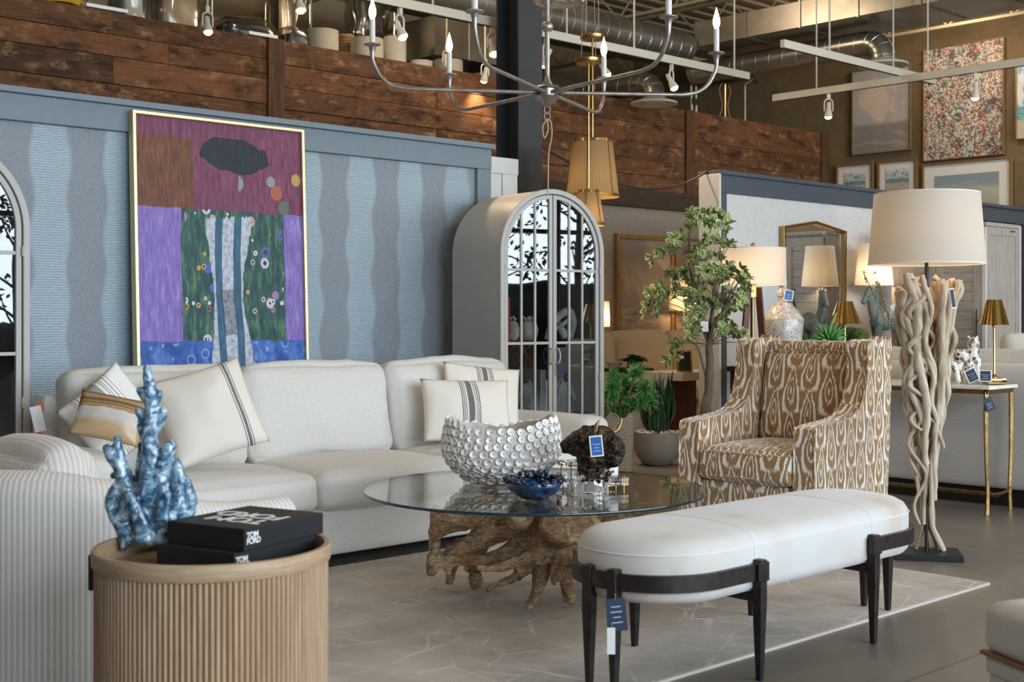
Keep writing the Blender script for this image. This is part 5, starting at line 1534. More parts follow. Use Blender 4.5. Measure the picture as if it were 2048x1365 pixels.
# stoppered vase
L, d = onc(1566, 6.09)
t = thing('vase', 'speckled grey stoneware bottle vase with a stopper behind the ikat chair', 'vase', L)
MB().lathe([(0, 0), (0.115, 0), (0.125, 0.01), (0.15, 0.22), (0.165, 0.385), (0.162, 0.395), (0.13, 0.44), (0.085, 0.495), (0.078, 0.50), (0.078, 0.515), (0.055, 0.525), (0, 0.525)], 48, cap=False).build('body', M['vase'], t, smooth=40)
MB().lathe([(0.05, 0.52), (0.03, 0.535), (0.028, 0.56), (0.052, 0.575), (0.056, 0.60), (0.04, 0.625), (0.028, 0.64), (0.03, 0.66), (0.03, 0.70), (0, 0.70)], 24, cap=False).build('stopper', M['vase'], t, smooth=40)
card('blue price card hung from the neck of the speckled vase', (L[0] - 0.035, L[1] - 0.09, L[2] + 0.64), CAMZ, 0.075, 0.085, 'tagblue', roll=radians(10), string=0.02)
# horses
def horse(label, loc, rz, s, gaze=0.0):
    t = thing('horse_statuette', label, 'statuette', loc, rz)
    mb = MB()
    def lim(pts, rad, n=12, sq=0.8):
        p = smoothpath(pts, 5); mb.tube([(x * s, y * s, z * s) for x, y, z in p], [r * s for r in lerpl(rad, len(p))], n, squash=sq)
    # body along x, head at -x
    lim([(0.20, 0, 0.40), (0.12, 0, 0.42), (0.0, 0, 0.39), (-0.10, 0, 0.39), (-0.17, 0, 0.42)], [0.06, 0.098, 0.085, 0.09, 0.07], 14, 0.85)
    g = gaze
    lim([(-0.11, 0, 0.40), (-0.165, 0, 0.50), (-0.195, g * 0.03, 0.60), (-0.185, g * 0.06, 0.68)], [0.085, 0.066, 0.05, 0.040], 12, 0.6)
    lim([(-0.165, g * 0.05, 0.70), (-0.215, g * 0.08, 0.69), (-0.265, g * 0.11, 0.62), (-0.30, g * 0.125, 0.565)], [0.030, 0.044, 0.030, 0.025], 12, 0.75)
    for yy in (-0.018, 0.018): lim([(-0.165, yy + g * 0.05, 0.70), (-0.16, yy * 1.5 + g * 0.05, 0.735)], [0.012, 0.003], 6)
    for x, y, dx in ((-0.13, -0.045, -0.08), (-0.13, 0.045, 0.03), (0.16, -0.045, 0.03), (0.17, 0.045, -0.02)):
        if x < 0: lim([(x, y, 0.38), (x + dx * 0.5, y, 0.24), (x + dx * 0.8, y, 0.13), (x + dx, y, 0.045)], [0.05, 0.03, 0.022, 0.02], 10)
        else: lim([(x, y, 0.38), (x - 0.02 + dx, y, 0.27), (x + 0.035 + dx, y, 0.18), (x + 0.02 + dx, y, 0.05)], [0.062, 0.04, 0.022, 0.019], 10)
        e = x + (dx if x < 0 else 0.02 + dx)
        lim([(e, y, 0.05), (e - 0.008, y, 0.001)], [0.02, 0.028], 10)
    lim([(0.215, 0, 0.43), (0.26, 0, 0.38), (0.265, 0, 0.27), (0.25, 0, 0.2)], [0.018, 0.03, 0.028, 0.008], 8)
    mb.build('body', M['verdigris'], t, smooth=180, remesh=0.0065 * s, smoothmod=2)
    mb = MB()
    lim([(-0.135, g * 0.05, 0.70), (-0.125, g * 0.03, 0.62), (-0.115, 0, 0.53), (-0.075, 0, 0.47)], [0.008, 0.014, 0.014, 0.006], 8)
    mb.build('mane', M['verdigris'], t, smooth=180)
    return t
L, d = onc(1628, 6.33)
horse('verdigris bronze horse statuette facing forward in front of the mirror', (L[0], L[1], L[2] + 0.004), radians(58), 0.86, 0.0)
L, d = onc(1776, 6.22)
horse('verdigris bronze horse statuette in profile beside the driftwood lamp', (L[0], L[1], L[2] + 0.004), radians(-22), 0.92)
card('white label hung at the shoulder of the profile horse statuette', (L[0] - 0.09, L[1] - 0.09, L[2] + 0.53), CAMZ, 0.06, 0.045, 'tagwhite', roll=radians(-28), lines=2, border=False, string=0.015)
card('blue price card hung on the flank of the profile horse statuette', (L[0] - 0.03, L[1] - 0.125, L[2] + 0.42), CAMZ, 0.045, 0.075, 'tagblue', roll=radians(6), string=0.015)
# polished brass lamps
def brass_lamp(label, loc, h, r0, r1, sh, lit=0):
    t = thing('table_lamp', label, 'table lamp', loc, CAMZ)
    MB().soft(0.115, 0.115, 0.045, 0.008, 5, M=TR(0, 0, 0)).build('base', M['mirrorbrass'], t, smooth=50)
    MB().lathe([(0.02, 0.045), (0.02, 0.055), (0.009, 0.06), (0.007, 0.065), (0.007, h - sh - 0.02), (0.014, h - sh - 0.012), (0.014, h - sh + 0.01), (0.008, h - sh + 0.02), (0.004, h - 0.004), (0, h - 0.002)], 16, cap=False).build('stem', M['mirrorbrass'], t, smooth=40)
    MB().lathe([(r0, h - sh), (r1, h), (0.002, h), (0.002, h - 0.002), (r1 - 0.002, h - 0.002), (r0 - 0.002, h - sh)], 40, cap=False).build('lamp_shade', M['mirrorbrass'], t, smooth=40)
    MB().lathe([(0, h - sh + 0.02), (0.014, h - sh + 0.03), (0.016, h - sh + 0.06), (0, h - sh + 0.085)], 10, cap=False).build('bulb', M['bulb'], t, smooth=180)
    return t
L, d = onc(1690, 6.02)
brass_lamp('polished brass cone-shade lamp on the dark console in front of the mirror', L, zat(603, d) - CT, 0.132, 0.062, (648 - 603) / F * d)
# tall table lamp with the tapered white shade, partly behind the driftwood lamp
L, d = onc(1748, 6.42)
t = thing('table_lamp', 'slim brass table lamp with tapered white shade, glowing behind the driftwood lamp', 'table lamp', L)
zs0, zs1 = zat(571, d) - CT, zat(488, d) - CT
MB().lathe([(0.175, zs0), (0.135, zs1)], 48, cap=False, uvs=True).build('lamp_shade', M['shadewhite'], t, smooth=180)
MB().lathe([(0.085, 0), (0.085, 0.018), (0.012, 0.025), (0.010, zs0 + 0.02), (0.006, zs1), (0, zs1)], 20, cap=False).build('stem', M['brass'], t, smooth=40)
mb = MB()
for k in range(3): mb.tube([(0, 0, zs0 + 0.015), (0.172 * cos(k * 2.094), 0.172 * sin(k * 2.094), zs0 + 0.012)], 0.003, 5)
mb.build('spider', M['brass'], t)
MB().lathe([(0, zs0 + 0.04), (0.02, zs0 + 0.06), (0.03, zs0 + 0.10), (0, zs0 + 0.14)], 12, cap=False).build('bulb', M['bulb'], t, smooth=180)
lamp('table_lamp_light', 'POINT', (0, -0.05, zs0 + 0.1), 5, WARM, parent=t, shadow_soft_size=0.04)
# succulent, moss balls, willow
L, d = onc(1658, 5.95)
t = thing('potted_succulent', 'spiky green succulent in a small grey pot between horse and brass lamp', 'plant', L)
MB().lathe([(0, 0), (0.085, 0), (0.10, 0.06), (0.10, 0.21), (0.092, 0.21), (0.09, 0.17), (0, 0.17)], 24, cap=False).build('pot', M['bowlpot'], t, smooth=40)
mb = MB(); rr = random.Random(8)
for k in range(46):
    a = k * 2.39996; e = 0.15 + 1.2 * (k / 46); L_ = rr.uniform(0.14, 0.2)
    p = [(0.02 * cos(a), 0.02 * sin(a), 0.19), (0.5 * L_ * cos(a) * cos(e), 0.5 * L_ * sin(a) * cos(e), 0.19 + 0.5 * L_ * sin(e) + 0.01), (L_ * cos(a) * cos(e), L_ * sin(a) * cos(e), 0.19 + L_ * sin(e))]
    mb.tube(p, [0.010, 0.014, 0.002], 6, squash=0.5)
mb.build('foliage', M['needle'], t, smooth=180)
for px, v, r, lb in ((1702, 6.14, 0.093, 'round green moss ball just behind the brass lamp stem'), (1718, 5.99, 0.088, 'round green moss ball right of the brass lamp stem')):
    L, d = onc(px, v)
    t = thing('moss_ball', lb, 'moss ball', L)
    MB().lathe([(r * sin(pi * k / 14), 0.13 + r - r * cos(pi * k / 14)) for k in range(15)], 28, cap=False).build('ball', M['moss'], t, smooth=180, disp=('CLOUDS', 0.03, 0.02))
    MB().lathe([(0, 0), (0.06, 0), (0.05, 0.05), (0.04, 0.10), (0.065, 0.155), (0, 0.15)], 20, cap=False).build('stand', M['bowlpot'], t, smooth=40)
L, d = onc(1800, 5.97)
t = thing('willow_arrangement', 'sage pussy willow branches in a clear vase behind the driftwood lamp', 'plant', L)
MB().lathe([(0, 0), (0.05, 0), (0.055, 0.01), (0.06, 0.30), (0.057, 0.30), (0.052, 0.012), (0, 0.012)], 24, cap=False).build('vase', M['pane'], t, smooth=40)
rr = random.Random(31)
ts = MB(); ct = MB()
for k in range(14):
    a = rr.uniform(0, 2 * pi); sp = rr.uniform(0.12, 0.30); hh = rr.uniform(0.55, 0.78)
    if k < 3: a = CAMZ + pi + rr.uniform(-0.4, 0.4); sp = rr.uniform(0.22, 0.36); hh = 0.8
    p = smoothpath([(0, 0, 0.02), (0.2 * sp * cos(a), 0.2 * sp * sin(a), 0.25), (0.6 * sp * cos(a), 0.6 * sp * sin(a), hh * 0.65), (sp * cos(a), sp * sin(a), hh)], 6)
    ts.tube(p, lerpl([0.004, 0.0015], len(p)), 5)
    for q in range(24):
        w = rr.uniform(0.4, 1.0) * (len(p) - 1); i = min(int(w), len(p) - 2)
        o = p[i].lerp(p[i + 1], w - i) + Vector((rr.uniform(-.014, .014), rr.uniform(-.014, .014), 0))
        ct.lathe([(0, -0.011), (0.006, -0.003), (0.0055, 0.006), (0, 0.013)], 6, Matrix.Translation(o) @ rotm(rr.uniform(-.8, .8), rr.uniform(-.8, .8), 0), cap=False)
st_ = ts.build('stems', M['bark'], t)
ct.build('catkins', M['pussy'], t, smooth=180, kind='stuff')

# ------------------------------------------------------------------ louvred armoire
AX, AV0, AV1 = 10.86, 5.43, 6.36
t = thing('armoire', 'tall bleached oak armoire with louvred doors behind the driftwood lamp', 'armoire', (AX, AV0, 0))
W = AV1 - AV0; HT = 2.03
MB().box(0.02, 0.62, 0, W, 0.06, HT - 0.02).build('carcass', M['greywood'], t, smooth=0, bevel=0.004)
MB().box(-0.012, 0.64, -0.015, W + 0.015, HT - 0.025, HT + 0.01).build('cornice', M['greywood'], t, smooth=0, bevel=0.004)
MB().box(0.03, 0.6, 0.02, W - 0.02, 0, 0.06).build('plinth', M['greywood'], t, smooth=0)
MB().box(-0.01, 0.022, -0.008, 0.03, 0.06, HT - 0.03).build('corner_post', M['whitetrim'], t, smooth=0, bevel=0.003)
for k in range(2):
    y0 = 0.034 + k * (W - 0.05) / 2; y1 = y0 + (W - 0.06) / 2
    d = MB().ring([(y0, 0.09), (y1, 0.09), (y1, HT - 0.05), (y0, HT - 0.05)], [(y0 + 0.075, 0.17), (y1 - 0.075, 0.17), (y1 - 0.075, HT - 0.13), (y0 + 0.075, HT - 0.13)], -0.006, 0.02, 'x').build('door', M['greywood'], t, smooth=0, bevel=0.002)
    mb = MB(); z = 0.172
    while z < HT - 0.15:
        mb.box(0.0, 0.014, y0 + 0.074, y1 - 0.074, z, z + 0.0815, TR(0.002, 0, 0) @ TR(0, 0, z) @ rotm(0, radians(-3), 0) @ TR(0, 0, -z)); z += 0.084
    mb.build('louvres', M['greywoodx'], d, smooth=0, bevel=0.002)
    hy = y1 - 0.035 if k == 0 else y0 + 0.035
    if k == 0: hy = y0 + 0.03
    MB().tube([(-0.008, hy, 1.03), (-0.035, hy, 1.03)], 0.006, 6).tube([(-0.008, hy, 1.17), (-0.035, hy, 1.17)], 0.006, 6).tube([(-0.035, hy, 0.93), (-0.035, hy, 1.27)], 0.007, 8).build('handle', M['bronze'], d)
# side panel of wide planks with its own frame
sp = MB().ring([(0.022, 0.06), (0.62, 0.06), (0.62, HT - 0.03), (0.022, HT - 0.03)], [(0.075, 0.13), (0.56, 0.13), (0.56, HT - 0.10), (0.075, HT - 0.10)], -0.012, 0.0, 'y').build('side_frame', M['greywood'], t, smooth=0, bevel=0.002)
mb = MB()
for k in range(3): mb.box(0.075 + k * 0.162 + 0.001, 0.075 + (k + 1) * 0.162 - 0.001, -0.005, 0.0, 0.13, HT - 0.10)
mb.build('side_planks', M['greywood'], sp, smooth=0)
MB().box(0.622, 0.65, -0.02, 0.01, 0.0, HT).build('edge_strip', M['whitetrim'], t, smooth=0, bevel=0.003)
MB().box(0.45, 0.54, -0.016, -0.012, HT - 0.06, HT - 0.05).build('catch', M['bronze'], t, smooth=0)

# ------------------------------------------------------------------ marble console behind the grey sofa
MT = 0.79
t = thing('console_table', 'narrow marble-topped console with curved brass legs right of the driftwood lamp', 'console table', (7.68, 4.42, 0))
MB().box(-0.19, 0.19, -0.70, 0.72, MT - 0.022, MT).build('marble_top', M['marble'], t, smooth=0, bevel=0.003)
MB().box(-0.175, 0.175, -0.68, -0.655, MT - 0.05, MT - 0.022).box(-0.175, 0.175, 0.675, 0.70, MT - 0.05, MT - 0.022).box(-0.175, -0.15, -0.68, 0.70, MT - 0.05, MT - 0.022).box(0.15, 0.175, -0.68, 0.70, MT - 0.05, MT - 0.022).build('apron', M['agedbrass'], t, smooth=0, bevel=0.002)
for sy in (-0.667, 0.687):
    for sx in (-1, 1):
        p = smoothpath([(sx * 0.162, sy, MT - 0.03), (sx * 0.166, sy, 0.6), (sx * 0.160, sy, 0.35), (sx * 0.145, sy, 0.15), (sx * 0.152, sy, 0.0)], 6)
        MB().tube(p, lerpl([0.016, 0.0165, 0.014, 0.014, 0.015], len(p)), 4).build('leg', M['agedbrass'], t, smooth=0, bevel=0.002)
    p = smoothpath([(-0.148, sy, 0.155), (-0.10, sy, 0.125), (0, sy, 0.118), (0.10, sy, 0.125), (0.148, sy, 0.155)], 6)
    MB().tube(p, 0.012, 4).build('stretcher', M['agedbrass'], t, smooth=0)
MB().box(-0.012, 0.012, -0.667, 0.687, 0.10, 0.122).build('long_stretcher', M['agedbrass'], t, smooth=0, bevel=0.002)
M0 = MT + 0.0006
brass_lamp('polished brass cone-shade lamp at the near end of the marble console', (7.715, 3.80, M0), zat(600, 8.07) - MT, 0.088, 0.045, (650 - 600) / F * 8.07)
card('navy price card lying against the base of the brass lamp on the marble console', (7.60, 3.80, M0 + 0.105), CAMZ - 0.3, 0.075, 0.075, 'tagnavy', pitch=radians(-25), string=0.015, lines=3)
card('navy price card hanging from the front corner leg of the marble console', (7.485, 3.74, MT - 0.055), CAMZ, 0.055, 0.08, 'tagnavy', roll=radians(-22), string=0.02, border=False)
# leopards
def sit(label, loc, rz):
    t = thing('leopard_figurine', label, 'figurine', loc, rz)
    mb = MB()
    def lim(pts, rad, n=12, sq=1.0):
        p = smoothpath(pts, 5); mb.tube(p, lerpl(rad, len(p)), n, squash=sq)
    lim([(0.035, 0, 0.035), (0.03, 0, 0.09), (0.0, 0, 0.16), (-0.012, 0, 0.21)], [0.048, 0.056, 0.046, 0.034])
    lim([(-0.01, 0, 0.20), (-0.016, 0, 0.235), (-0.016, 0, 0.25)], [0.033, 0.036, 0.038])
    lim([(0.0, 0, 0.255), (-0.03, 0, 0.252), (-0.058, 0, 0.24)], [0.03, 0.034, 0.018])
    for y in (-0.024, 0.024):
        lim([(-0.02, y, 0.15), (-0.03, y, 0.08), (-0.035, y, 0.012), (-0.05, y, 0.009)], [0.022, 0.018, 0.016, 0.012])
        lim([(0.04, y * 1.6, 0.05), (0.0, y * 1.9, 0.03), (-0.03, y * 1.9, 0.011)], [0.036, 0.026, 0.012])
        lim([(0.0, y * 1.0, 0.275), (0.004, y * 1.15, 0.294)], [0.012, 0.006], 8)
    lim([(0.075, 0, 0.015), (0.10, 0.02, 0.012), (0.10, 0.06, 0.012), (0.06, 0.075, 0.012)], [0.012, 0.011, 0.010, 0.009])
    mb.build('body', M['leopard'], t, smooth=180, remesh=0.005, smoothmod=2)
def walk(label, loc, rz):
    t = thing('leopard_figurine', label, 'figurine', loc, rz)
    mb = MB()
    def lim(pts, rad, n=12, sq=1.0):
        p = smoothpath(pts, 5); mb.tube(p, lerpl(rad, len(p)), n, squash=sq)
    lim([(0.14, 0, 0.13), (0.06, 0, 0.14), (-0.03, 0, 0.135), (-0.09, 0, 0.15)], [0.04, 0.05, 0.05, 0.042])
    lim([(-0.09, 0, 0.155), (-0.13, 0, 0.17), (-0.165, 0, 0.155)], [0.036, 0.04, 0.02])
    for y in (-0.03, 0.03):
        lim([(-0.08, y, 0.13), (-0.09 - y * 0.7, y, 0.07), (-0.10 - y, y, 0.012), (-0.12 - y, y, 0.010)], [0.028, 0.019, 0.016, 0.012])
        lim([(0.13, y, 0.12), (0.11, y, 0.07), (0.14, y, 0.012), (0.12, y, 0.010)], [0.034, 0.021, 0.015, 0.012])
        lim([(-0.12, y * 0.8, 0.198), (-0.117, y * 0.9, 0.214)], [0.012, 0.006], 8)
    lim([(0.165, 0, 0.13), (0.2, 0, 0.09), (0.22, 0, 0.1), (0.23, 0, 0.14)], [0.012, 0.011, 0.01, 0.009])
    mb.build('body', M['leopard'], t, smooth=180, remesh=0.005, smoothmod=2)
sit('white porcelain leopard with gold spots sitting upright on the marble console', (7.745, 3.955, M0 + 0.007), radians(40))
walk('white porcelain leopard with gold spots walking, half behind the driftwood lamp', (7.60, 4.06, M0 + 0.007), radians(75))
card('navy price card leaning at the feet of the seated leopard', (7.62, 3.92, M0 + 0.1), CAMZ, 0.075, 0.085, 'tagnavy', roll=radians(-25), string=0.006, lines=3)

# grey sofa seen from behind
t = thing('sofa', 'greige linen sofa seen from the back, behind the marble console', 'sofa', (8.5, 3.9, 0))
MB().soft(0.16, 2.75, 0.80, 0.04, 10, M=TR(-0.47, 0, 0.11)).build('back', M['greyfab'], t, smooth=60)
MB().soft(0.85, 2.75, 0.30, 0.03, 6, M=TR(0.03, 0, 0.11)).build('base', M['greyfab'], t, smooth=60)
MB().box(-0.50, 0.40, -1.33, 1.33, 0.0, 0.105).build('plinth', M['black'], t, smooth=0)
for k in range(3):
    MB().soft(0.20, 0.90, 0.52, 0.05, 12, (0.04, 0, 0.02), TR(-0.26, -0.9 + 0.9 * k, 0.46), 0.006, k).build('back_cushion', M['greyfab'], t, smooth=60)
    MB().soft(0.72, 0.90, 0.18, 0.05, 10, (0, 0, 0.02), TR(0.08, -0.9 + 0.9 * k, 0.36), 0.005, k + 4).build('seat_cushion', M['greyfab'], t, smooth=60)
for s in (-1, 1): MB().soft(0.9, 0.2, 0.5, 0.04, 8, M=TR(0.05, s * 1.37, 0.11)).build('arm', M['greyfab'], t, smooth=60)
u, v = at(2052, 10.2)
t = thing('tweed_chair', 'grey-green tweed armchair back peeking over the greige sofa', 'armchair', (u, v, 0), CAMZ)
MB().soft(0.62, 0.18, 0.62, 0.06, 12, (0, 0.03, 0.0), TR(0.12, 0.0, 0.46), 0.005, 3).build('back', M['tweed'], t, smooth=60)
MB().soft(0.62, 0.7, 0.42, 0.04, 6, M=TR(0.12, -0.28, 0.03)).build('seat', M['tweed'], t, smooth=60)
MB().soft(0.34, 0.13, 0.26, 0.05, 12, (0, 0.04, 0.0), TR(0.14, -0.16, 0.72), 0.004, 6).build('cushion', M['tweed'], t, smooth=60)
# ------------------------------------------------------------------ the bay seen through the gap
u, v = at(1315, 13.1)
t = thing('sofa', 'beige sofa with loose back cushions in the far bay under the cloud painting', 'sofa', (10.95, 8.98, 0))
for k, x in enumerate((-1.35, -0.45, 0.45, 1.35)):
    if k < 4:
        MB().soft(0.89, 0.24, 0.58, 0.08, 12, (0, 0.06, 0.03), TR(x, 0.12, 0.46) @ rotm(radians(-8), 0, 0), 0.01, k).build('back_cushion', M['beige'], t, smooth=60)
        MB().soft(0.89, 0.80, 0.19, 0.05, 10, (0, 0, 0.03), TR(x, -0.2, 0.33), 0.006, k + 6).build('seat_cushion', M['beige'], t, smooth=60)
MB().soft(3.6, 0.9, 0.29, 0.03, 6, M=TR(0, -0.1, 0.05)).build('base', M['beige'], t, smooth=60)
MB().soft(3.7, 0.18, 0.8, 0.04, 8, M=TR(0, 0.36, 0.05)).build('back_frame', M['beige'], t, smooth=60)
for s in (-1, 1): MB().soft(0.24, 0.95, 0.62, 0.06, 10, (0.01, 0, 0.01), TR(s * 1.92, -0.05, 0.05)).build('arm', M['beige'], t, smooth=60)
# lamps with glowing shades on end tables
def glow_lamp(label, tlabel, px, d, ptop, pbot, r0, r1, watts, v=None):
    u, v, d = on_y(px, 9.69)
    t = thing('end_table', tlabel, 'side table', (u, v, 0))
    MB().lathe([(0, 0.55), (0.17, 0.55), (0.17, 0.575), (0, 0.575)], 28, cap=False).build('top', M['walnut'], t, smooth=40)
    MB().lathe([(0.15, 0), (0.15, 0.02), (0.02, 0.04), (0.02, 0.55)], 20, cap=False).build('pedestal', M['walnut'], t, smooth=40)
    t = thing('table_lamp', label, 'table lamp', (u, v, 0.5755))
    z0, z1 = zat(pbot, d) - 0.5755, zat(ptop, d) - 0.5755
    MB().lathe([(0, 0), (0.07, 0), (0.075, 0.01), (0.10, 0.12), (0.09, 0.24), (0.04, 0.33), (0.015, 0.36), (0.012, z0 + 0.05), (0.004, z1), (0, z1)], 24, cap=False).build('base', M['fluted'], t, smooth=40)
    MB().lathe([(r0, z0), (r1, z1)], 40, cap=False, uvs=True).build('lamp_shade', M['shadewhite'], t, smooth=180)
    MB().lathe([(0, z0 + 0.05), (0.025, z0 + 0.08), (0.03, z0 + 0.12), (0, z0 + 0.16)], 12, cap=False).build('bulb', M['bulb'], t, smooth=180)
    lamp('shade_light', 'POINT', (0.05, -0.05, z0 + 0.12), watts, (1.0, 0.62, 0.30), parent=t, shadow_soft_size=0.04)
glow_lamp('table lamp with a glowing white shade behind the variegated tree', 'round walnut end table under the glowing lamp behind the tree', 1367, 14.2, 556, 622, 0.17, 0.155, 8)
glow_lamp('table lamp with a glowing shade half hidden by the arched cabinet', 'round walnut end table hidden behind the arched cabinet', 1200, 13.4, 603, 654, 0.11, 0.10, 6)
# cloud paintings on the wall under the mezzanine
def cloudmat(name, sky1, sky2, cloud, low, horizon=0.42, seed=0.0):
    def fn(g):
        u = g.uv(); s = g.sep(u)
        n = g.noise(g.map(u, (1, 1, 1), loc=(seed, seed * 0.7, 0)), 3.2, 6, 0.6, 0.4)
        n2 = g.noise(g.map(u, (1, 7, 1), loc=(seed, 2, 0)), 2.0, 5, 0.6, 0.5)
        sky = g.mix(s[1], sky2, sky1)
        dx = g.math('SUBTRACT', s[0], 0.55); dy = g.math('SUBTRACT', s[1], 0.63)
        rad = g.math('SQRT', g.math('ADD', g.math('MULTIPLY', g.math('MULTIPLY', dx, dx), 1.2), g.math('MULTIPLY', g.math('MULTIPLY', dy, dy), 2.2)))
        f = g.math('ADD', g.math('MULTIPLY', g.math('SUBTRACT', n, 0.5), 1.5), g.math('SUBTRACT', 0.46, rad))
        c = g.mix(g.ramp(f, [(0.0, 0.0), (0.22, 1.0)]), sky, cloud)
        lo = g.ramp(n2, [(0.35, low), (0.5, '#8f8a86'), (0.65, '#b0a394')])
        hz = g.math('ADD', s[1], g.math('MULTIPLY', g.math('SUBTRACT', n2, 0.5), 0.08))
        g.set(color=g.mix(g.ramp(hz, [(horizon - 0.03, 1.0), (horizon + 0.03, 0.0)]), c, lo), rough=0.7)
        g.bump(n, 0.1, 0.003)
    return mat(name, fn=fn)
def picture(label, x0, x1, y, z0, z1, m, frame, fw, depth=0.05, mat_w=0.0, axis='y', name='framed_painting', cat='painting', tilt=0.0, shadow_gap=0.0):
    """a framed picture on a wall; axis y: hangs on a wall facing -y at y; axis x: on a wall facing -x at x=y, x0..x1 run along y"""
    w = (x1 - x0) / 2; h = z1 - z0; c = (x0 + x1) / 2
    if axis == 'y': t = thing(name, label, cat, (c, y, z0)); Mx = rotm(tilt, 0, 0)
    else: t = thing(name, label, cat, (y, c, z0), -pi / 2); Mx = Matrix()
    if tilt: t.rotation_euler = (tilt, 0, 0)
    o = [(-w, 0), (w, 0), (w, h), (-w, h)]; i = [(-w + fw, fw), (w - fw, fw), (w - fw, h - fw), (-w + fw, h - fw)]
    if fw: MB().ring(o, i, -depth, -0.004, 'y').build('frame', frame, t, smooth=0, bevel=min(0.004, fw * 0.2))
    k = fw + mat_w
    def quad(k, ya, yb):
        vs = [(-w + k, ya, k), (w - k, ya, k), (w - k, ya, h - k), (-w + k, ya, h - k), (-w + k, yb, k), (w - k, yb, k), (w - k, yb, h - k), (-w + k, yb, h - k)]
        fs = [(0, 1, 2, 3), (7, 6, 5, 4), (1, 0, 4, 5), (2, 1, 5, 6), (3, 2, 6, 7), (0, 3, 7, 4)]
        us = [[(0, 0), (1, 0), (1, 1), (0, 1)]] + [[(0, 0)] * 4] * 5
        return vs, fs, us
    if mat_w:
        vs, fs, us = quad(fw, -depth * 0.5, -0.006)
        MB().add(vs, fs, None, us).build('mount', M['tagwhite'], t, smooth=0)
    vs, fs, us = quad(k, -depth * 0.62 if fw else -depth, -0.005)
    MB().add(vs, fs, None, us).build('canvas' if not mat_w else 'print', m, t, smooth=0)
    return t
WB = WV + 0.018
a = on_y(1228, WB)[0]; b = on_y(1342, WB)[0]; d = on_y(1228, WB)[2]
picture('tall cloud-and-plain painting in a gold frame above the beige sofa', a, b, WB, 0.80, zat(467, d), cloudmat('dusk_cloud_canvas', '#8b8580', '#8f8780', '#a89b92', '#4f463e', 0.36, 1.0), M['giltwood'], 0.055, 0.06)
picture('second cloud-and-plain painting right of its gold-framed twin, cut by the partition', b + 0.02, b + 1.12, WB, 0.80, zat(467, d) - 0.005, cloudmat('pale_dusk_canvas', '#95908b', '#a09890', '#b8aaa0', '#776d64', 0.36, 4.0), M['giltwood'], 0.02, 0.06)
u, v = at(1240, 13.2)
# stone topped console right behind the partition end
u, v = at(1362, 11.6)
ST = zat(746, 11.4)
t = thing('console_table', 'pale stone-topped console with dark legs behind the partition end', 'console table', (u + 0.16, v + 0.08, 0), radians(0))
MB().box(-0.33, 0.75, -0.22, 0.22, ST - 0.075, ST).build('stone_top', M['fluted'], t, smooth=0, bevel=0.005)
for sx in (-0.05, 0.68):
    MB().box(sx - 0.06, sx + 0.06, -0.12, 0.12, 0, ST - 0.075).build('leg', M['walnut'], t, smooth=0, bevel=0.005)
u2, v2 = at(1378, 11.42)
t = thing('photo_frame', 'black picture frame with gold beaded edge on the stone-topped console', 'photo frame', (u2, v2 + 0.05, ST + 0.001), CAMZ + radians(14))
Mx = rotm(radians(-10), 0, 0)
fw_, fh_ = 0.14, 0.19
MB().ring([(-fw_ / 2, 0), (fw_ / 2, 0), (fw_ / 2, fh_), (-fw_ / 2, fh_)], [(-fw_ / 2 + 0.012, 0.012), (fw_ / 2 - 0.012, 0.012), (fw_ / 2 - 0.012, fh_ - 0.012), (-fw_ / 2 + 0.012, fh_ - 0.012)], -0.012, 0.0, 'y', Mx).build('frame', M['brass'], t, smooth=0)
mb = MB()
for k in range(9):
    for x in (-fw_ / 2, fw_ / 2): mb.lathe([(0, -0.010), (0.010, 0), (0, 0.010)], 8, Mx @ TR(x, -0.008, 0.012 + k * fh_ / 9.4), cap=False)
for k in range(6):
    for z in (0.008, fh_): mb.lathe([(0, -0.010), (0.010, 0), (0, 0.010)], 8, Mx @ TR(-fw_ / 2 + 0.015 + k * 0.022, -0.008, z), cap=False)
mb.build('beading', M['brass'], t, smooth=180)
MB().box(-fw_ / 2 + 0.012, fw_ / 2 - 0.012, -0.006, -0.002, 0.012, fh_ - 0.012, Mx).build('glass', M['black'], t, smooth=0)
MB().box(-0.045, 0.0, -0.0075, -0.006, 0.12, 0.15, Mx).build('sticker', M['tagwhite'], t, smooth=0)
MB().box(-0.01, 0.01, 0.0, 0.004, 0.0, 0.16, rotm(radians(14), 0, 0) @ TR(0, 0.06, 0)).build('easel_back', M['black'], t, smooth=0)

# leafy greens in fluted pots
def leafclump(mb, r, n, zc, seed, up=0.6, L=0.09, wd=0.05):
    q = random.Random(seed)
    for k in range(n):
        a = q.uniform(0, 2 * pi); e = q.uniform(0.1, 1.3); rr0 = r * sqrt(q.random()) * 0.7
        o = Vector((rr0 * cos(a), rr0 * sin(a), zc))
        d = Vector((cos(a) * cos(e), sin(a) * cos(e), sin(e) * up + 0.1))
        s = Vector((-sin(a), cos(a), 0)); l = L * q.uniform(0.7, 1.2)
        up_ = d.cross(s)
        pts = []
        for i, (t_, w) in enumerate(((0, 0.2), (0.35, 0.85), (0.7, 1.0), (1.0, 0.5))):
            c = o + d * l * t_ - up_ * 0 + Vector((0, 0, -0.25 * l * t_ * t_))
            pts += [c - s * wd * w * 0.5 + Vector((0, 0, 0.012 * w)), c, c + s * wd * w * 0.5 + Vector((0, 0, 0.012 * w))]
        fs = [(i * 3 + j, i * 3 + j + 1, i * 3 + j + 4, i * 3 + j + 3) for i in range(3) for j in range(2)]
        mb.add(pts, fs)
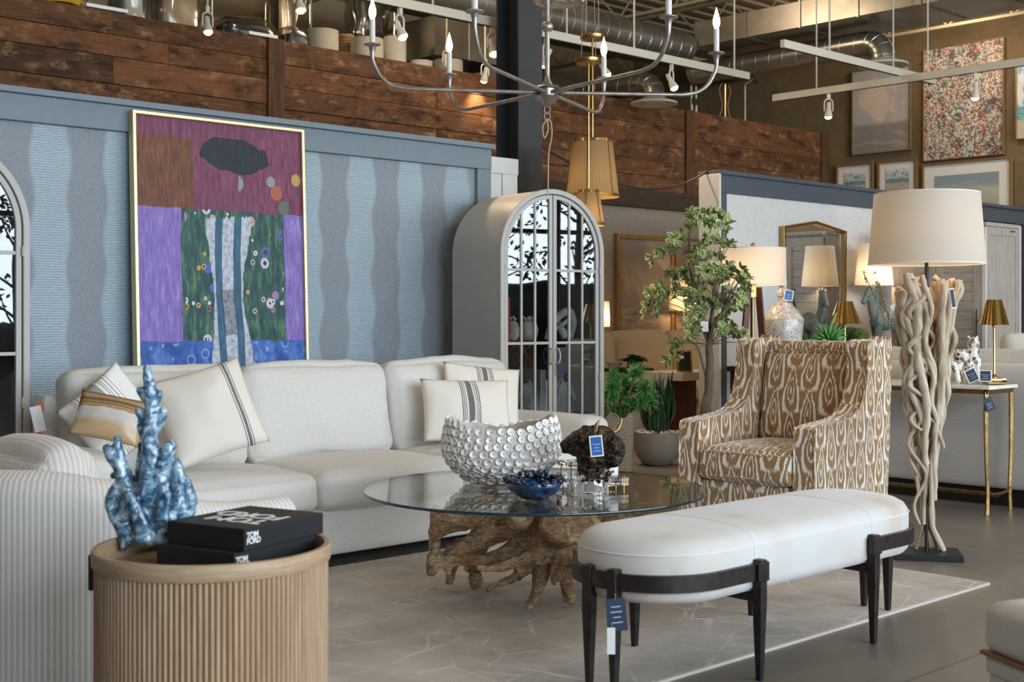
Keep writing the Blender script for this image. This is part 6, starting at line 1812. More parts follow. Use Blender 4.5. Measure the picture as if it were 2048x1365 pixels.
def flutedpot(label, loc, r, h, n, leafr, seed, name='potted_plant'):
    t = thing(name, label, 'plant', loc)
    MB().lathe([(0, 0), (r * 0.92, 0), (r, 0.01), (r, h), (r * 0.9, h), (r * 0.88, h - 0.03), (0, h - 0.03)], 72, cap=False, rad=lambda a, z: 1 + 0.03 * abs(sin(a * 14))).build('pot', M['fluted'], t, smooth=50)
    mb = MB(); leafclump(mb, leafr, n, h - 0.02, seed, 0.7, 0.11, 0.075)
    mb.build('foliage', M['lushleaf'], t, smooth=180)
u, v = at(1264, 11.9)
tz = zat(742, 11.9)
flutedpot('round tuft of green leaves in a tall wide fluted planter behind the evergreen basket', (u, v, 0), 0.145, tz - 0.02, 90, 0.15, 4)
u, v = at(1258, 12.5)
ST2 = zat(737, 12.5)
t = thing('pedestal_table', 'narrow pedestal table carrying the small green pot and bowl in the far bay', 'side table', (u, v, 0))
MB().lathe([(0, ST2 - 0.03), (0.24, ST2 - 0.03), (0.24, ST2), (0, ST2)], 36, cap=False).build('top', M['beamwood'], t, smooth=30)
MB().lathe([(0.16, 0), (0.16, 0.02), (0.03, 0.04), (0.03, ST2 - 0.03)], 20, cap=False).build('pedestal', M['beamwood'], t, smooth=40)
flutedpot('small cream fluted pot of green leaves on the pedestal table', (u + 0.02, v - 0.05, ST2 + 0.0005), 0.068, 0.085, 45, 0.06, 9)
u3, v3 = at(1228, 12.45)
t = thing('ceramic_bowl', 'small cream fluted bowl beside the small green pot', 'bowl', (u3, v3, ST2 + 0.0005))
MB().lathe([(0, 0), (0.045, 0), (0.05, 0.01), (0.085, 0.06), (0.08, 0.06), (0.045, 0.018), (0, 0.016)], 48, cap=False, rad=lambda a, z: 1 + 0.03 * abs(sin(a * 8))).build('bowl', M['fluted'], t, smooth=60)

# ------------------------------------------------------------------ wicker basket with evergreen
u, v = at(1232, 9.75)
t = thing('planted_basket', 'tall whitewashed wicker basket with scalloped rim holding an evergreen', 'plant', (u, v, 0), CAMZ)
hB = zat(832, 9.75)
MB().grid(lambda a, b: ((0.115 + 0.02 * b) * cos(2 * pi * a) / max(abs(cos(2 * pi * a)), abs(sin(2 * pi * a))) ** 0.45, (0.115 + 0.02 * b) * sin(2 * pi * a) / max(abs(cos(2 * pi * a)), abs(sin(2 * pi * a))) ** 0.45, 0.002 + b * (hB + 0.022 * sin(2 * pi * a * 6))), 96, 10, closeu=True, uvfn=lambda a, b: (a, b * 0.55)).build('basket', M['wicker'], t, smooth=180)
MB().tube([((0.136) * cos(a) / max(abs(cos(a)), abs(sin(a))) ** 0.45, 0.136 * sin(a) / max(abs(cos(a)), abs(sin(a))) ** 0.45, 0.004 + hB + 0.022 * sin(6 * a)) for a in [2 * pi * k / 96 for k in range(97)]], 0.007, 6).build('rim', M['wicker'], t)
MB().lathe([(0, 0.0), (0.11, 0.0), (0.11, 0.012), (0, 0.012)], 24, cap=False).build('floor_disc', M['wicker'], t)
rr = random.Random(14)
st = MB(); nd = MB()
for (px, py) in ((1222, 755), (1245, 790), (1270, 745), (1290, 775), (1232, 820), (1262, 812), (1215, 790), (1280, 805), (1250, 765), (1300, 800), (1225, 775), (1268, 778)):
    e = Vector(((px - 1232) / F * 9.75, rr.uniform(-0.12, 0.10), zat(py, 9.75)))
    st.tube(smoothpath([(rr.uniform(-.03, .03), 0, 0.03), (e.x * 0.4, e.y * 0.4, hB + 0.02), tuple(e)], 4), [0.007] * 9, 6)
    for k in range(150):
        d = Vector((rr.gauss(0, 1), rr.gauss(0, 1), rr.gauss(0.35, 0.8))).normalized()
        o = e + d * rr.uniform(0.0, 0.045) + Vector((0, 0, rr.uniform(-0.03, 0.02)))
        l = rr.uniform(0.035, 0.06); s = d.orthogonal().normalized() * 0.0048
        s2 = d.cross(s)
        nd.add([o - s, o + s, o + d * l * 0.6 + s * 0.9, o + d * l, o + d * l * 0.6 - s * 0.9], [(0, 1, 2, 3, 4)])
st.build('stems', M['bark'], t); nd.build('foliage', M['needle'], t, smooth=0)

# ------------------------------------------------------------------ snake plant in a bowl
u, v = at(1314, 10.6)
t = thing('snake_plant', 'dark green snake plant in a round grey bowl planter topped with pebbles', 'plant', (u, v, 0), CAMZ)
zr = zat(866, 10.5)
MB().lathe([(0, 0), (0.09, 0), (0.12, 0.012), (0.165, 0.07), (0.188, 0.14), (0.193, zr), (0.185, zr), (0.178, zr - 0.03), (0, zr - 0.03)], 48, cap=False).build('bowl', M['bowlpot'], t, smooth=40)
mb = MB()
for k in range(190):
    a = rr.uniform(0, 2 * pi); q = 0.172 * sqrt(rr.random()); s = rr.uniform(0.009, 0.017)
    mb.lathe([(0, -s * 0.7), (s, 0), (0, s * 0.7)], 7, TR(q * cos(a), q * sin(a), zr - 0.010 + rr.uniform(0, 0.014)) @ rotm(rr.random() * 3, rr.random() * 3, 0), cap=False)
tag(mb.build('pebbles', M['soil'], t, smooth=180), kind='stuff')
mb = MB()
for k in range(26):
    a = rr.uniform(0, 2 * pi); q = rr.uniform(0.01, 0.09); L_ = rr.uniform(0.22, 0.52); lean = rr.uniform(0.05, 0.5) if L_ < 0.4 else rr.uniform(0.0, 0.22)
    o = Vector((q * cos(a), q * sin(a), zr - 0.02)); d = Vector((cos(a) * lean, sin(a) * lean, 1)).normalized()
    f = rr.uniform(0, pi); s = Vector((cos(f), sin(f), 0)); s = (s - d * s.dot(d)).normalized(); nn_ = d.cross(s)
    vs = []; N_ = 7
    for i in range(N_ + 1):
        t_ = i / N_; w = 0.028 * (0.75 + 0.6 * sin(pi * min(1, t_ * 1.1))) * (1 - max(0, t_ - 0.72) / 0.28) ** 0.8 + 0.0005
        c = o + d * L_ * t_ + s * 0.012 * sin(t_ * 5 + k)
        vs += [c - s * w + nn_ * 0.006, c - nn_ * 0.004, c + s * w + nn_ * 0.006]
    fs = []; us = []
    for i in range(N_):
        for j in range(2):
            fs.append((i * 3 + j, i * 3 + j + 1, i * 3 + j + 4, i * 3 + j + 3)); us.append([(j / 2, i / N_), ((j + 1) / 2, i / N_), ((j + 1) / 2, (i + 1) / N_), (j / 2, (i + 1) / N_)])
    mb.add(vs, fs, None, us)
mb.build('leaves', M['snakeleaf'], t, smooth=180)

# ------------------------------------------------------------------ variegated tree
D0 = 9.42
u, v = at(1418, D0)
t = thing('potted_tree', 'tall slender tree with variegated green leaves beside the partition end', 'tree', (u, v, 0), CAMZ)
MB().lathe([(0, 0), (0.11, 0), (0.13, 0.01), (0.15, 0.26), (0.14, 0.26), (0.135, 0.22), (0, 0.22)], 32, cap=False).build('pot', M['bowlpot'], t, smooth=40)
def TP(px, py, dy=0.0): return ((px - 1418) / F * D0, dy, zat(py, D0))
wood = MB(); lv = MB(); rr = random.Random(77)
def br(pts, rad):
    p = smoothpath(pts, 6)
    p = [q + mnoise.noise_vector(q * 14) * 0.008 for q in p]
    wood.tube(p, lerpl(rad, len(p)), 8, wob=0.15)
    return p
br([(0.02, 0, 0.1), TP(1412, 870), TP(1410, 820), TP(1418, 780), TP(1420, 720), TP(1418, 690)], [0.038, 0.036, 0.042, 0.033, 0.029, 0.026])
br([TP(1419, 690), TP(1406, 640), TP(1385, 560), TP(1378, 480), TP(1388, 430)], [0.02, 0.017, 0.012, 0.008, 0.004])
br([TP(1419, 700), TP(1425, 630), TP(1430, 570), TP(1440, 520), TP(1440, 490)], [0.019, 0.015, 0.011, 0.007, 0.004])
br([TP(1418, 690), TP(1424, 650, -.08), TP(1450, 610, -.14), TP(1468, 570, -.15)], [0.016, 0.012, 0.008, 0.004])
br([TP(1412, 755), TP(1398, 700), TP(1375, 680), TP(1345, 700)], [0.010, 0.008, 0.006, 0.003])
tips = [(1388, 428), (1410, 432), (1428, 428), (1396, 445), (1420, 450), (1368, 470), (1375, 455), (1445, 455), (1440, 440), (1340, 480), (1320, 505), (1300, 520), (1352, 495), (1430, 485), (1460, 490), (1410, 480), (1395, 500), (1380, 520), (1400, 515), (1420, 515), (1440, 515), (1365, 545), (1352, 560), (1345, 545), (1385, 560), (1310, 575), (1295, 585), (1290, 612), (1288, 628), (1320, 590), (1340, 590), (1300, 600), (1365, 590), (1390, 590), (1405, 575), (1425, 570), (1440, 545), (1470, 545), (1485, 540), (1495, 555), (1480, 560), (1460, 535), (1492, 575), (1480, 590), (1455, 585), (1470, 600), (1440, 600), (1425, 610), (1490, 610), (1400, 620), (1380, 625), (1370, 645), (1385, 655), (1400, 650), (1420, 655), (1435, 650), (1450, 640), (1465, 655), (1480, 670), (1488, 690), (1475, 665), (1440, 660), (1375, 670), (1360, 690), (1345, 695), (1330, 720), (1415, 540), (1375, 605), (1395, 545), (1450, 560), (1430, 540), (1460, 620), (1412, 600), (1350, 580)]
def leafq(o, d, nrm, L_, W_):
    s = d.cross(nrm).normalized(); nrm = s.cross(d).normalized()
    vs = []; us = []
    st_ = ((0.0, 0.05), (0.3, 0.7), (0.62, 1.0), (0.88, 0.62), (1.0, 0.06))
    for tt, w in st_:
        c = o + d * L_ * tt + nrm * 0.18 * L_ * sin(pi * tt) * 0.5
        vs += [c - s * W_ * w + nrm * 0.004, c, c + s * W_ * w + nrm * 0.004]
    fs = []
    for i in range(4):
        for j in range(2):
            fs.append((i * 3 + j, i * 3 + j + 1, i * 3 + j + 4, i * 3 + j + 3))
            w0 = st_[i][1]; w1 = st_[i + 1][1]
            ua, ub = ((0.5 - 0.5, 0.5) if j == 0 else (0.5, 1.0))
            us.append([(ua, 0), (ub, 0), (ub, 1), (ua, 1)])
    lv.add(vs, fs, None, us)
axis_pts = [(1419, 690), (1406, 640), (1392, 580), (1380, 510), (1384, 450), (1428, 600), (1438, 540), (1450, 610)]
for (px, py) in tips:
    dy = rr.uniform(-0.24, 0.14)
    e = Vector(TP(px, py, dy))
    # twig from the nearest main stem point a little lower
    b = min(axis_pts, key=lambda q: (q[0] - px) ** 2 + (q[1] - py - 30) ** 2 + (900 if q[1] < py else 0))
    s0 = Vector(TP(b[0], b[1]))
    mid = s0.lerp(e, 0.55) + Vector((rr.uniform(-.02, .02), rr.uniform(-.02, .02), 0.02))
    p = smoothpath([s0, mid, e], 4)
    wood.tube(p, lerpl([0.0042, 0.0022], len(p)), 5)
    out_d = (e - mid).normalized()
    for w in range(2):
        o = e if w == 0 else p[-3]
        for k in range(12 if w == 0 else 9):
            a = 2 * pi * k / 5 + rr.uniform(-0.4, 0.4)
            side = out_d.orthogonal().normalized()
            side = Matrix.Rotation(a, 3, out_d) @ side
            d = (side + out_d * rr.uniform(0.1, 0.7) + Vector((0, 0, rr.uniform(-0.15, 0.35)))).normalized()
            leafq(o, d, (out_d + Vector((0, 0, 0.8))).normalized() if abs(d.z) < 0.85 else side, rr.uniform(0.05, 0.072), rr.uniform(0.015, 0.021))
wood.build('trunk', M['bark'], t, smooth=180)
lv.build('foliage', M['varleaf'], t, smooth=180)
u, v = at(1409, 9.33)
card('white shipping tag with print hung on the variegated tree trunk', (u, v, zat(640, 9.396)), CAMZ, 0.055, 0.075, 'tagwhite', lines=3, border=False, string=0.01)
# ------------------------------------------------------------------ leaning canvas: a plain colour-field stand-in
def field(g):
    u = g.uv(); s = g.sep(u)
    br = g.noise(g.map(u, (26, 7, 1)), 2.0, 5, 0.65)
    wb = g.math('MULTIPLY', g.math('SUBTRACT', g.noise(u, 7, 3), 0.5), 0.03)
    x = g.math('ADD', s[0], wb); y = g.math('ADD', s[1], wb)
    wine = g.ramp(br, [(0.3, '#56263f'), (0.55, '#7d3f5c'), (0.75, '#8f5a78')])
    rust = g.ramp(br, [(0.3, '#4a2d20'), (0.6, '#7a4a30'), (0.75, '#a3543a')])
    vio = g.ramp(br, [(0.3, '#6c58a0'), (0.55, '#8a74bd'), (0.75, '#b3a3d6')])
    grn = g.ramp(g.noise(g.map(u, (14, 5, 1)), 2.6, 5, 0.65), [(0.32, '#173138'), (0.5, '#2c5552'), (0.66, '#5f8258')])
    blu = g.ramp(g.noise(u, 12, 5, 0.65, 1.0), [(0.3, '#1b3f86'), (0.55, '#3a69ba'), (0.75, '#7a9cd2')])
    c = g.mix(g.math('GREATER_THAN', x, 0.25), vio, grn)
    c = g.mix(g.math('GREATER_THAN', x, 0.88), c, vio)
    # daubs of blossom scattered over the green field
    def daubs(scale, loc, size):
        v = g.node('ShaderNodeTexVoronoi', {'Vector': g.map(u, (1, 1.5, 1), loc=loc), 'Scale': scale})
        return g.math('LESS_THAN', v.outputs['Distance'], size), v.outputs['Color'], v.outputs['Distance']
    for sc, lc, sz, stops in ((11, (0, 0, 0), 0.30, [(0.3, '#c9c3d3'), (0.5, '#c98aa3'), (0.7, '#4668b0')]), (17, (2, 3, 0), 0.24, [(0.3, '#d6d4da'), (0.6, '#8f3f62'), (0.8, '#c8a04f')])):
        k, cc, dd = daubs(sc, lc, sz)
        pick = g.sep(cc)[0]
        k = g.math('MULTIPLY', k, g.math('MULTIPLY', g.math('GREATER_THAN', x, 0.27), g.math('LESS_THAN', x, 0.87)))
        k = g.math('MULTIPLY', k, g.math('GREATER_THAN', pick, 0.28))
        rim = g.mix(g.math('LESS_THAN', dd, sz * 0.5), g.ramp(g.sep(cc)[1], stops), '#5c2445')
        c = g.mix(k, c, rim)
    top = g.mix(g.math('MULTIPLY', g.math('LESS_THAN', x, 0.33), g.math('LESS_THAN', y, 0.945)), wine, rust)
    k, cc, dd = daubs(9, (5, 1, 0), 0.34)
    k = g.math('MULTIPLY', k, g.math('MULTIPLY', g.math('GREATER_THAN', x, 0.60), g.math('LESS_THAN', y, 0.86)))
    top = g.mix(g.math('MULTIPLY', k, 0.8), top, g.ramp(g.sep(cc)[0], [(0.2, '#8fa0a8'), (0.45, '#b5693f'), (0.6, '#c7a653'), (0.8, '#5d7460')], 'CONSTANT'))
    c = g.mix(g.math('GREATER_THAN', y, 0.725), c, top)
    c = g.mix(g.math('LESS_THAN', y, 0.315), c, blu)
    # pale vertical sweep with a teal edge and soft ends, a broad brush gesture
    cen = g.math('ADD', 0.535, g.math('MULTIPLY', g.math('SINE', g.math('MULTIPLY', y, 9.0)), 0.012))
    dx = g.math('ABSOLUTE', g.math('SUBTRACT', x, cen))
    wid = g.math('ADD', 0.115, g.math('ADD', g.math('MULTIPLY', g.math('SINE', g.math('MULTIPLY', y, 10.5)), 0.025), g.math('MULTIPLY', g.math('SUBTRACT', br, 0.5), 0.06)))
    inr = g.math('MULTIPLY', g.math('LESS_THAN', g.math('ADD', y, g.math('MULTIPLY', br, 0.06)), 0.735), g.math('GREATER_THAN', y, 0.22))
    teal = g.ramp(br, [(0.3, '#264a66'), (0.7, '#45728c')])
    pale = g.ramp(g.noise(g.map(u, (18, 30, 1)), 2.0, 4), [(0.3, '#8796ad'), (0.5, '#b9bfca'), (0.7, '#d6d5cf')])
    c = g.mix(g.math('MULTIPLY', inr, g.math('LESS_THAN', dx, wid)), c, pale)
    band = g.math('LESS_THAN', g.math('ABSOLUTE', g.math('SUBTRACT', dx, 0.055)), 0.022)
    c = g.mix(g.math('MULTIPLY', inr, band), c, teal)
    band = g.math('MULTIPLY', g.math('LESS_THAN', dx, 0.04), g.math('MULTIPLY', g.math('GREATER_THAN', y, 0.33), g.math('LESS_THAN', y, 0.48)))
    c = g.mix(g.math('MULTIPLY', band, g.noise(u, 60, 2)), c, '#10192b')
    # ragged dark indigo patch of paint near the top
    hx = g.math('DIVIDE', g.math('SUBTRACT', g.math('ADD', x, g.math('MULTIPLY', y, 0.5)), 1.03), 0.21); hy = g.math('DIVIDE', g.math('SUBTRACT', y, 0.90), 0.055)
    hr = g.math('ADD', g.math('SQRT', g.math('ADD', g.math('MULTIPLY', hx, hx), g.math('MULTIPLY', hy, hy))), g.math('MULTIPLY', g.math('SUBTRACT', g.noise(u, 9, 4), 0.5), 0.8))
    c = g.mix(g.math('LESS_THAN', hr, 1.0), c, g.ramp(br, [(0.3, '#10141d'), (0.7, '#222838')]))
    # curls in the blue
    v = g.vor(g.map(u, (1, 1.5, 1), loc=(3, 0, 0)), 13)
    k = g.math('MULTIPLY', g.math('LESS_THAN', g.math('ABSOLUTE', g.math('SUBTRACT', v, 0.28)), 0.05), g.math('LESS_THAN', y, 0.31))
    c = g.mix(g.math('MULTIPLY', k, 0.6), c, '#9fb6d6')
    g.set(color=c, rough=0.6)
    g.bump(br, 0.25, 0.003)
M['field'] = mat('colour_field_canvas', fn=field)
YP = 6.86
a = on_y(264, 6.80); b = on_y(608, 6.80)
zt_ = zat(219, a[2])
W_ = b[0] - a[0]
t = picture('tall purple, green and blue canvas in a champagne frame leaning above the sofa', a[0], b[0], 6.80, zt_ - 1.93, zt_, M['field'], M['gilt'], 0.022, 0.06, tilt=radians(-2.2))
t.location = ((a[0] + b[0]) / 2, 6.80 - 0.022, zt_ - 1.93)
# ------------------------------------------------------------------ pictures on the tall right wall
XB = 15.39
def xpic(label, px0, px1, yt, yb, m, fr, fw, depth=0.05, mat_w=0.0):
    a = on_x(px0, XB); b = on_x(px1, XB)
    zt = (zat(yt[0], a[2]) + zat(yt[1], b[2])) / 2; zb = (zat(yb[0], a[2]) + zat(yb[1], b[2])) / 2
    return picture(label, b[1], a[1], XB, zb, zt, m, fr, fw, depth, mat_w, 'x')
def splat(g):
    u = g.uv()
    c = g.ramp(g.noise(u, 9, 5, 0.6), [(0.3, '#4d4a4e'), (0.7, '#7b777c')])
    for k, (col, sc, th, loc) in enumerate((('#26242b', 14, 0.07, 1.0), ('#a8322a', 13, 0.042, 4.0), ('#4f938c', 15, 0.05, 7.0), ('#d8652b', 16, 0.036, 9.0), ('#e6dccb', 10, 0.045, 13.0), ('#f2ebdf', 16, 0.05, 17.0))):
        w = g.node('ShaderNodeTexNoise', {'Vector': g.map(u, (1, 1.35, 1), loc=(loc, loc * 1.7, 0)), 'Scale': sc, 'Detail': 2.0, 'Distortion': 1.6}).outputs['Fac']
        ln = g.math('LESS_THAN', g.math('ABSOLUTE', g.math('SUBTRACT', w, 0.5)), th * 0.55)
        br = g.noise(g.map(u, (1, 1, 1), loc=(loc * 2, 3, 0)), 6, 2)
        c = g.mix(g.math('MULTIPLY', ln, g.math('GREATER_THAN', br, 0.46)), c, col)
        v = g.vor(g.map(u, (1, 1.35, 1), loc=(loc, 1, 0)), sc * 2.2)
        c = g.mix(g.math('LESS_THAN', v, 0.17 + 0.02 * (k % 3)), c, col)
    g.set(color=c, rough=0.5)
M['splat'] = mat('dripped_paint_canvas', fn=splat)
xpic('large dense splatter-paint canvas in red, teal and cream on the tan wall', 1850, 2011, (98, 78), (325, 309), M['splat'], M['giltwood'], 0.012, 0.06)
xpic('tall pale cloud landscape canvas left of the splatter painting', 1708, 1825, (143, 128), (311, 302), cloudmat('cream_cloud_canvas', '#b3aeb0', '#b9b3ae', '#d9c6b4', '#9a8b80', 0.34, 2.0), M['giltwood'], 0.014, 0.06)
def beach(name, hor, reed=True, seed=0.0):
    def fn(g):
        u = g.uv(); s = g.sep(u)
        n = g.noise(g.map(u, loc=(seed, 0, 0)), 6, 5, 0.6)
        sky = g.ramp(g.math('ADD', n, g.math('MULTIPLY', s[1], 0.1)), [(0.45, '#7fa9c8'), (0.6, '#e4e8ea')])
        sea = g.ramp(g.noise(g.map(u, (2, 30, 1)), 2, 2), [(0.4, '#3f8aa0'), (0.6, '#8fc3c6')])
        sand = g.ramp(g.noise(u, 30, 3), [(0.3, '#bfae96'), (0.7, '#ded3c2')])
        c = g.mix(g.math('GREATER_THAN', s[1], hor + 0.16), sea, sky)
        c = g.mix(g.math('LESS_THAN', g.math('ADD', s[1], g.math('MULTIPLY', n, 0.1)), hor + 0.05), c, sand)
        if reed:
            q = g.map(u, (1, 1, 1), (0, 0, 0.5), (seed, 0, 0))
            w = g.wave(q, 4.5, 5, 3, 2, 'X'); f = g.noise(g.map(q, (30, 6, 1)), 2, 3)
            k = g.math('MULTIPLY', g.math('GREATER_THAN', w, 0.80), g.math('GREATER_THAN', f, 0.46))
            k = g.math('MULTIPLY', k, g.math('LESS_THAN', s[1], 0.9))
            c = g.mix(k, c, '#7a5a35')
        g.set(color=c, rough=0.6)
    return mat(name, fn=fn)
xpic('smaller left one of two gold-framed beach grass prints on the tan wall', 1675, 1750, (331, 323), (412, 406), beach('beach_grass_print', 0.45, True, 3.0), M['giltwood'], 0.035, 0.05, 0.085)
xpic('right one of two gold-framed beach grass prints, beneath the cloud canvas', 1757, 1838, (323, 315), (410, 404), beach('dune_reed_print', 0.45, True, 8.0), M['giltwood'], 0.04, 0.05, 0.085)
def sea(g):
    u = g.uv(); s = g.sep(u); n = g.noise(g.map(u, (1, 2, 1)), 3, 5, 0.6)
    f = g.math('ADD', s[1], g.math('MULTIPLY', g.math('SUBTRACT', n, 0.5), 0.5))
    g.set(color=g.ramp(f, [(0.1, '#8c9a86'), (0.35, '#aeb5a0'), (0.6, '#c3c4b0'), (0.85, '#8fa3ab')]), rough=0.7)
xpic('wide hazy seascape with a broad white mount under the splatter painting', 1847, 2027, (330, 312), (470, 470), mat('hazy_seascape', fn=sea), M['giltwood'], 0.03, 0.05, 0.14)
xpic('grey-green landscape at the right photo edge, right of the splatter painting', 2034, 2130, (120, 110), (282, 270), beach('storm_marsh_canvas', 0.25, False, 5.0), M['giltwood'], 0.015, 0.05)

# ------------------------------------------------------------------ track lighting
ZTK = 3.5
def track_bar(label, p0, p1, rods, dz=0.0):
    t = thing('light_track', label, 'light track', (p0[0], p0[1], ZTK + dz))
    dx, dy = p1[0] - p0[0], p1[1] - p0[1]
    L = math.hypot(dx, dy); a = atan2(dy, dx)
    t.rotation_euler = (0, 0, a)
    MB().box(0, L, -0.022, 0.022, -0.02, 0.05).build('rail', M['trackwhite'], t, smooth=0, bevel=0.004)
    MB().box(0, L, -0.012, 0.012, -0.022, -0.0195).build('slot', M['black'], t, smooth=0)
    for r in rods:
        MB().tube([(L * r, 0, 0.05), (L * r, 0, ZC - ZTK)], 0.008, 6).build('drop_rod', M['trackwhite'], t)
    return t
track_bar('long off-white light track running from the upper left behind the steel column', (5.2, 7.5), (7.0, 7.5), (0.1, 0.6))
track_bar('off-white light track right of the steel column ahead of the spiral duct', (7.1, 7.5), (10.22, 7.5), (0.2, 0.47, 0.93))
track_bar('short off-white light track crossing in front of the splatter painting', (9.2, 6.4), (11.75, 6.4), (0.28, 0.70))
track_bar('off-white light track running along the tan picture wall', (11.0, 7.76), (11.0, 3.5), (0.12, 0.40, 0.62, 0.9), -0.09)
def head(label, x, y, z, yaw, pitch, aim=None, watts=45, lit=True, on_track=True):
    t = thing('track_spotlight', label, 'spotlight', (x, y, z), yaw)
    MB().box(-0.018, 0.018, -0.014, 0.014, -0.05, -0.0005).build('adapter', M['trackwhite'], t, smooth=0, bevel=0.003)
    yk = [(-0.042, 0, -0.17), (-0.042, 0, -0.09), (-0.03, 0, -0.062), (0, 0, -0.052), (0.03, 0, -0.062), (0.042, 0, -0.09), (0.042, 0, -0.17)]
    MB().tube(smoothpath(yk, 4), 0.008, 6).build('yoke', M['trackwhite'], t, smooth=180)
    Mx = TR(0, 0, -0.165) @ rotm(pitch, 0, 0)
    c = MB().lathe([(0, 0.085), (0.018, 0.085), (0.022, 0.075), (0.022, 0.02), (0.028, 0.0), (0.038, -0.035), (0.041, -0.06), (0.036, -0.06), (0.030, -0.045), (0, -0.04)], 20, Mx, cap=False).build('can', M['trackwhite'], t, smooth=50)
    MB().lathe([(0, -0.084), (0.02, -0.08), (0.033, -0.066), (0.036, -0.052)], 18, Mx, cap=False).build('bulb', M['bulb'] if lit else M['candle'], c, smooth=180)
    if lit:
        d = Mx.to_3x3() @ Vector((0, 0, -1))
        o = lamp('spot_beam', 'SPOT', Mx @ Vector((0, 0, -0.10)), watts, (1.0, 0.74, 0.45), parent=t, spot_size=radians(88), spot_blend=0.8, shadow_soft_size=0.03)
        o.rotation_euler = d.to_track_quat('-Z', 'Y').to_euler()
    return t
heads = [(800, 0.2, 'left of the steel column, under the clipped end of its track'), (985, -0.3, 'peeking out just left of the steel column top'), (1092, 0.2, 'just right of the steel column beside the chandelier stem'), (1208, 0.4, 'above the pendant lamps behind the right chandelier candle'), (1343, 0.3, 'near the right end of the track by the spiral duct')]
for px, yw, lb in heads:
    u, v, d = on_y(px, 7.5)
    head('lit white track spotlight ' + lb, u, v, ZTK - 0.021, yw, radians(30 if px == 1092 else -28), watts=50)
for px, lb in ((1657, 'left one of two on the track along the tan wall'), (1951, 'right one of two on the track, before the splatter painting')):
    u, v, d = on_x(px, 11.0)
    head('lit white track spotlight, ' + lb, u, v, ZTK - 0.111, CAMZ + 0.1, radians(8), watts=60)
# spots over the storage deck
for px, py, d, lb in ((600, -38, 9.6, 'above the stored drum shades'), (970, 118, 13.2, 'far back, left of the steel column'), (893, 92, 13.6, 'unlit behind the second candle'), (415, 12, 10.8, 'over the wrapped goods')):
    u, v = at(px, d)
    z = zat(py, d)
    b = thing('ceiling_rod', 'thin white drop rod of the spotlight ' + lb, 'rod', (u, v, z))
    MB().tube([(0, 0, 0), (0, 0, ZC - z)], 0.009, 6).build('rod', M['trackwhite'], b)
    head('white spotlight on a rod ' + lb, u, v, z - 0.0005, CAMZ + 0.5, radians(25 if px == 970 else -20), watts=18, lit=(px != 893))

# ------------------------------------------------------------------ ducts
def duct(label, pts, r, seams=True, flange=None):
    t = thing('spiral_duct', label, 'duct', pts[0])
    o = Vector(pts[0])
    p = [Vector(q) - o for q in pts]
    b = MB().tube(p, r, 28).build('pipe', M['galv'], t, smooth=50)
    mb = MB()
    for i in range(len(p) - 1):
        L = (p[i + 1] - p[i]).length; n = max(1, int(L / 0.16))
        for k in range(n):
            c = p[i].lerp(p[i + 1], (k + 0.5) / n); dr = (p[i + 1] - p[i]).normalized()
            q = dr.to_track_quat('Z', 'Y').to_matrix().to_4x4()
            mb.lathe([(r, -0.006), (r + 0.005, 0), (r, 0.006)], 28, Matrix.Translation(c) @ q @ rotm(radians(8), 0, 0), cap=False)
    mb.build('spiral_seam', M['galv'], b, smooth=60)
    return t
duct('long galvanised spiral duct running right from the steel column under the roof deck', [(2.0, 9.0, 4.13), (6.0, 9.0, 4.13), (11.1, 9.0, 4.13)], 0.178)
def elbow(label, x, y, z, y1, r):
    """pipe along y that turns down into a round diffuser"""
    pts = [(x, y1, z)] + [(x, y + 0.17 - 0.17 * sin(a), z - 0.17 + 0.17 * cos(a)) for a in [pi / 2 * k / 4 for k in range(5)]] + [(x, y, z - 0.20)]
    t = duct(label, pts, r)
    L = Vector((x, y, z - 0.20)) - Vector(pts[0])
    MB().lathe([(r, 0.02), (r + 0.03, 0.0), (r * 2.0, -0.03), (r * 2.05, -0.05), (r * 1.9, -0.055), (r * 1.2, -0.03), (r * 0.9, -0.05), (r * 0.4, -0.035), (0, -0.05)], 36, Matrix.Translation(L), cap=False).build('diffuser', M['trackwhite'], t, smooth=40)
u, v = at(1765, 13.0)
elbow('galvanised round duct with an elbow down to a white diffuser before the cloud landscape', u, v, zat(128, 13.0) + 0.23, v + 2.4, 0.125)
u, v = at(1308, 14.6)
elbow('shadowy galvanised elbow duct with a white diffuser above the plank parapet', u, v, zat(205, 14.6) + 0.23, v + 1.6, 0.13)
def boxduct(label, x0, x1, y0, y1, z0, z1, n=5, axis='y'):
    t = thing('box_duct', label, 'duct', ((x0 + x1) / 2, (y0 + y1) / 2, z0))
    w, d, h = (x1 - x0) / 2, (y1 - y0) / 2, z1 - z0
    mb = MB().box(-w, w, -d, d, 0, h)
    for k in range(n + 1):
        q = -1 + 2 * k / n
        if axis == 'y': mb.ring([(-w - .012, -.012), (w + .012, -.012), (w + .012, h + .012), (-w - .012, h + .012)], [(-w + .002, .002), (w - .002, .002), (w - .002, h - .002), (-w + .002, h - .002)], q * d - 0.008, q * d + 0.008, 'y')
        else: mb.ring([(-d - .012, -.012), (d + .012, -.012), (d + .012, h + .012), (-d - .012, h + .012)], [(-d + .002, .002), (d - .002, .002), (d - .002, h - .002), (-d + .002, h - .002)], q * w - 0.008, q * w + 0.008, 'x')
    mb.build('body', M['galv'], t, smooth=0)
boxduct('long rectangular galvanised duct crossing the upper right under the deck', 11.12, 12.0, 4.2, 8.85, 4.13, 4.39, 7)
boxduct('wide galvanised plenum box above the rectangular duct, upper right', 11.3, 13.0, 5.6, 7.2, 4.42, 4.75, 3)
boxduct('galvanised box drop with angled side over the splatter painting', 12.05, 13.2, 4.6, 5.5, 4.13, 4.39, 2)
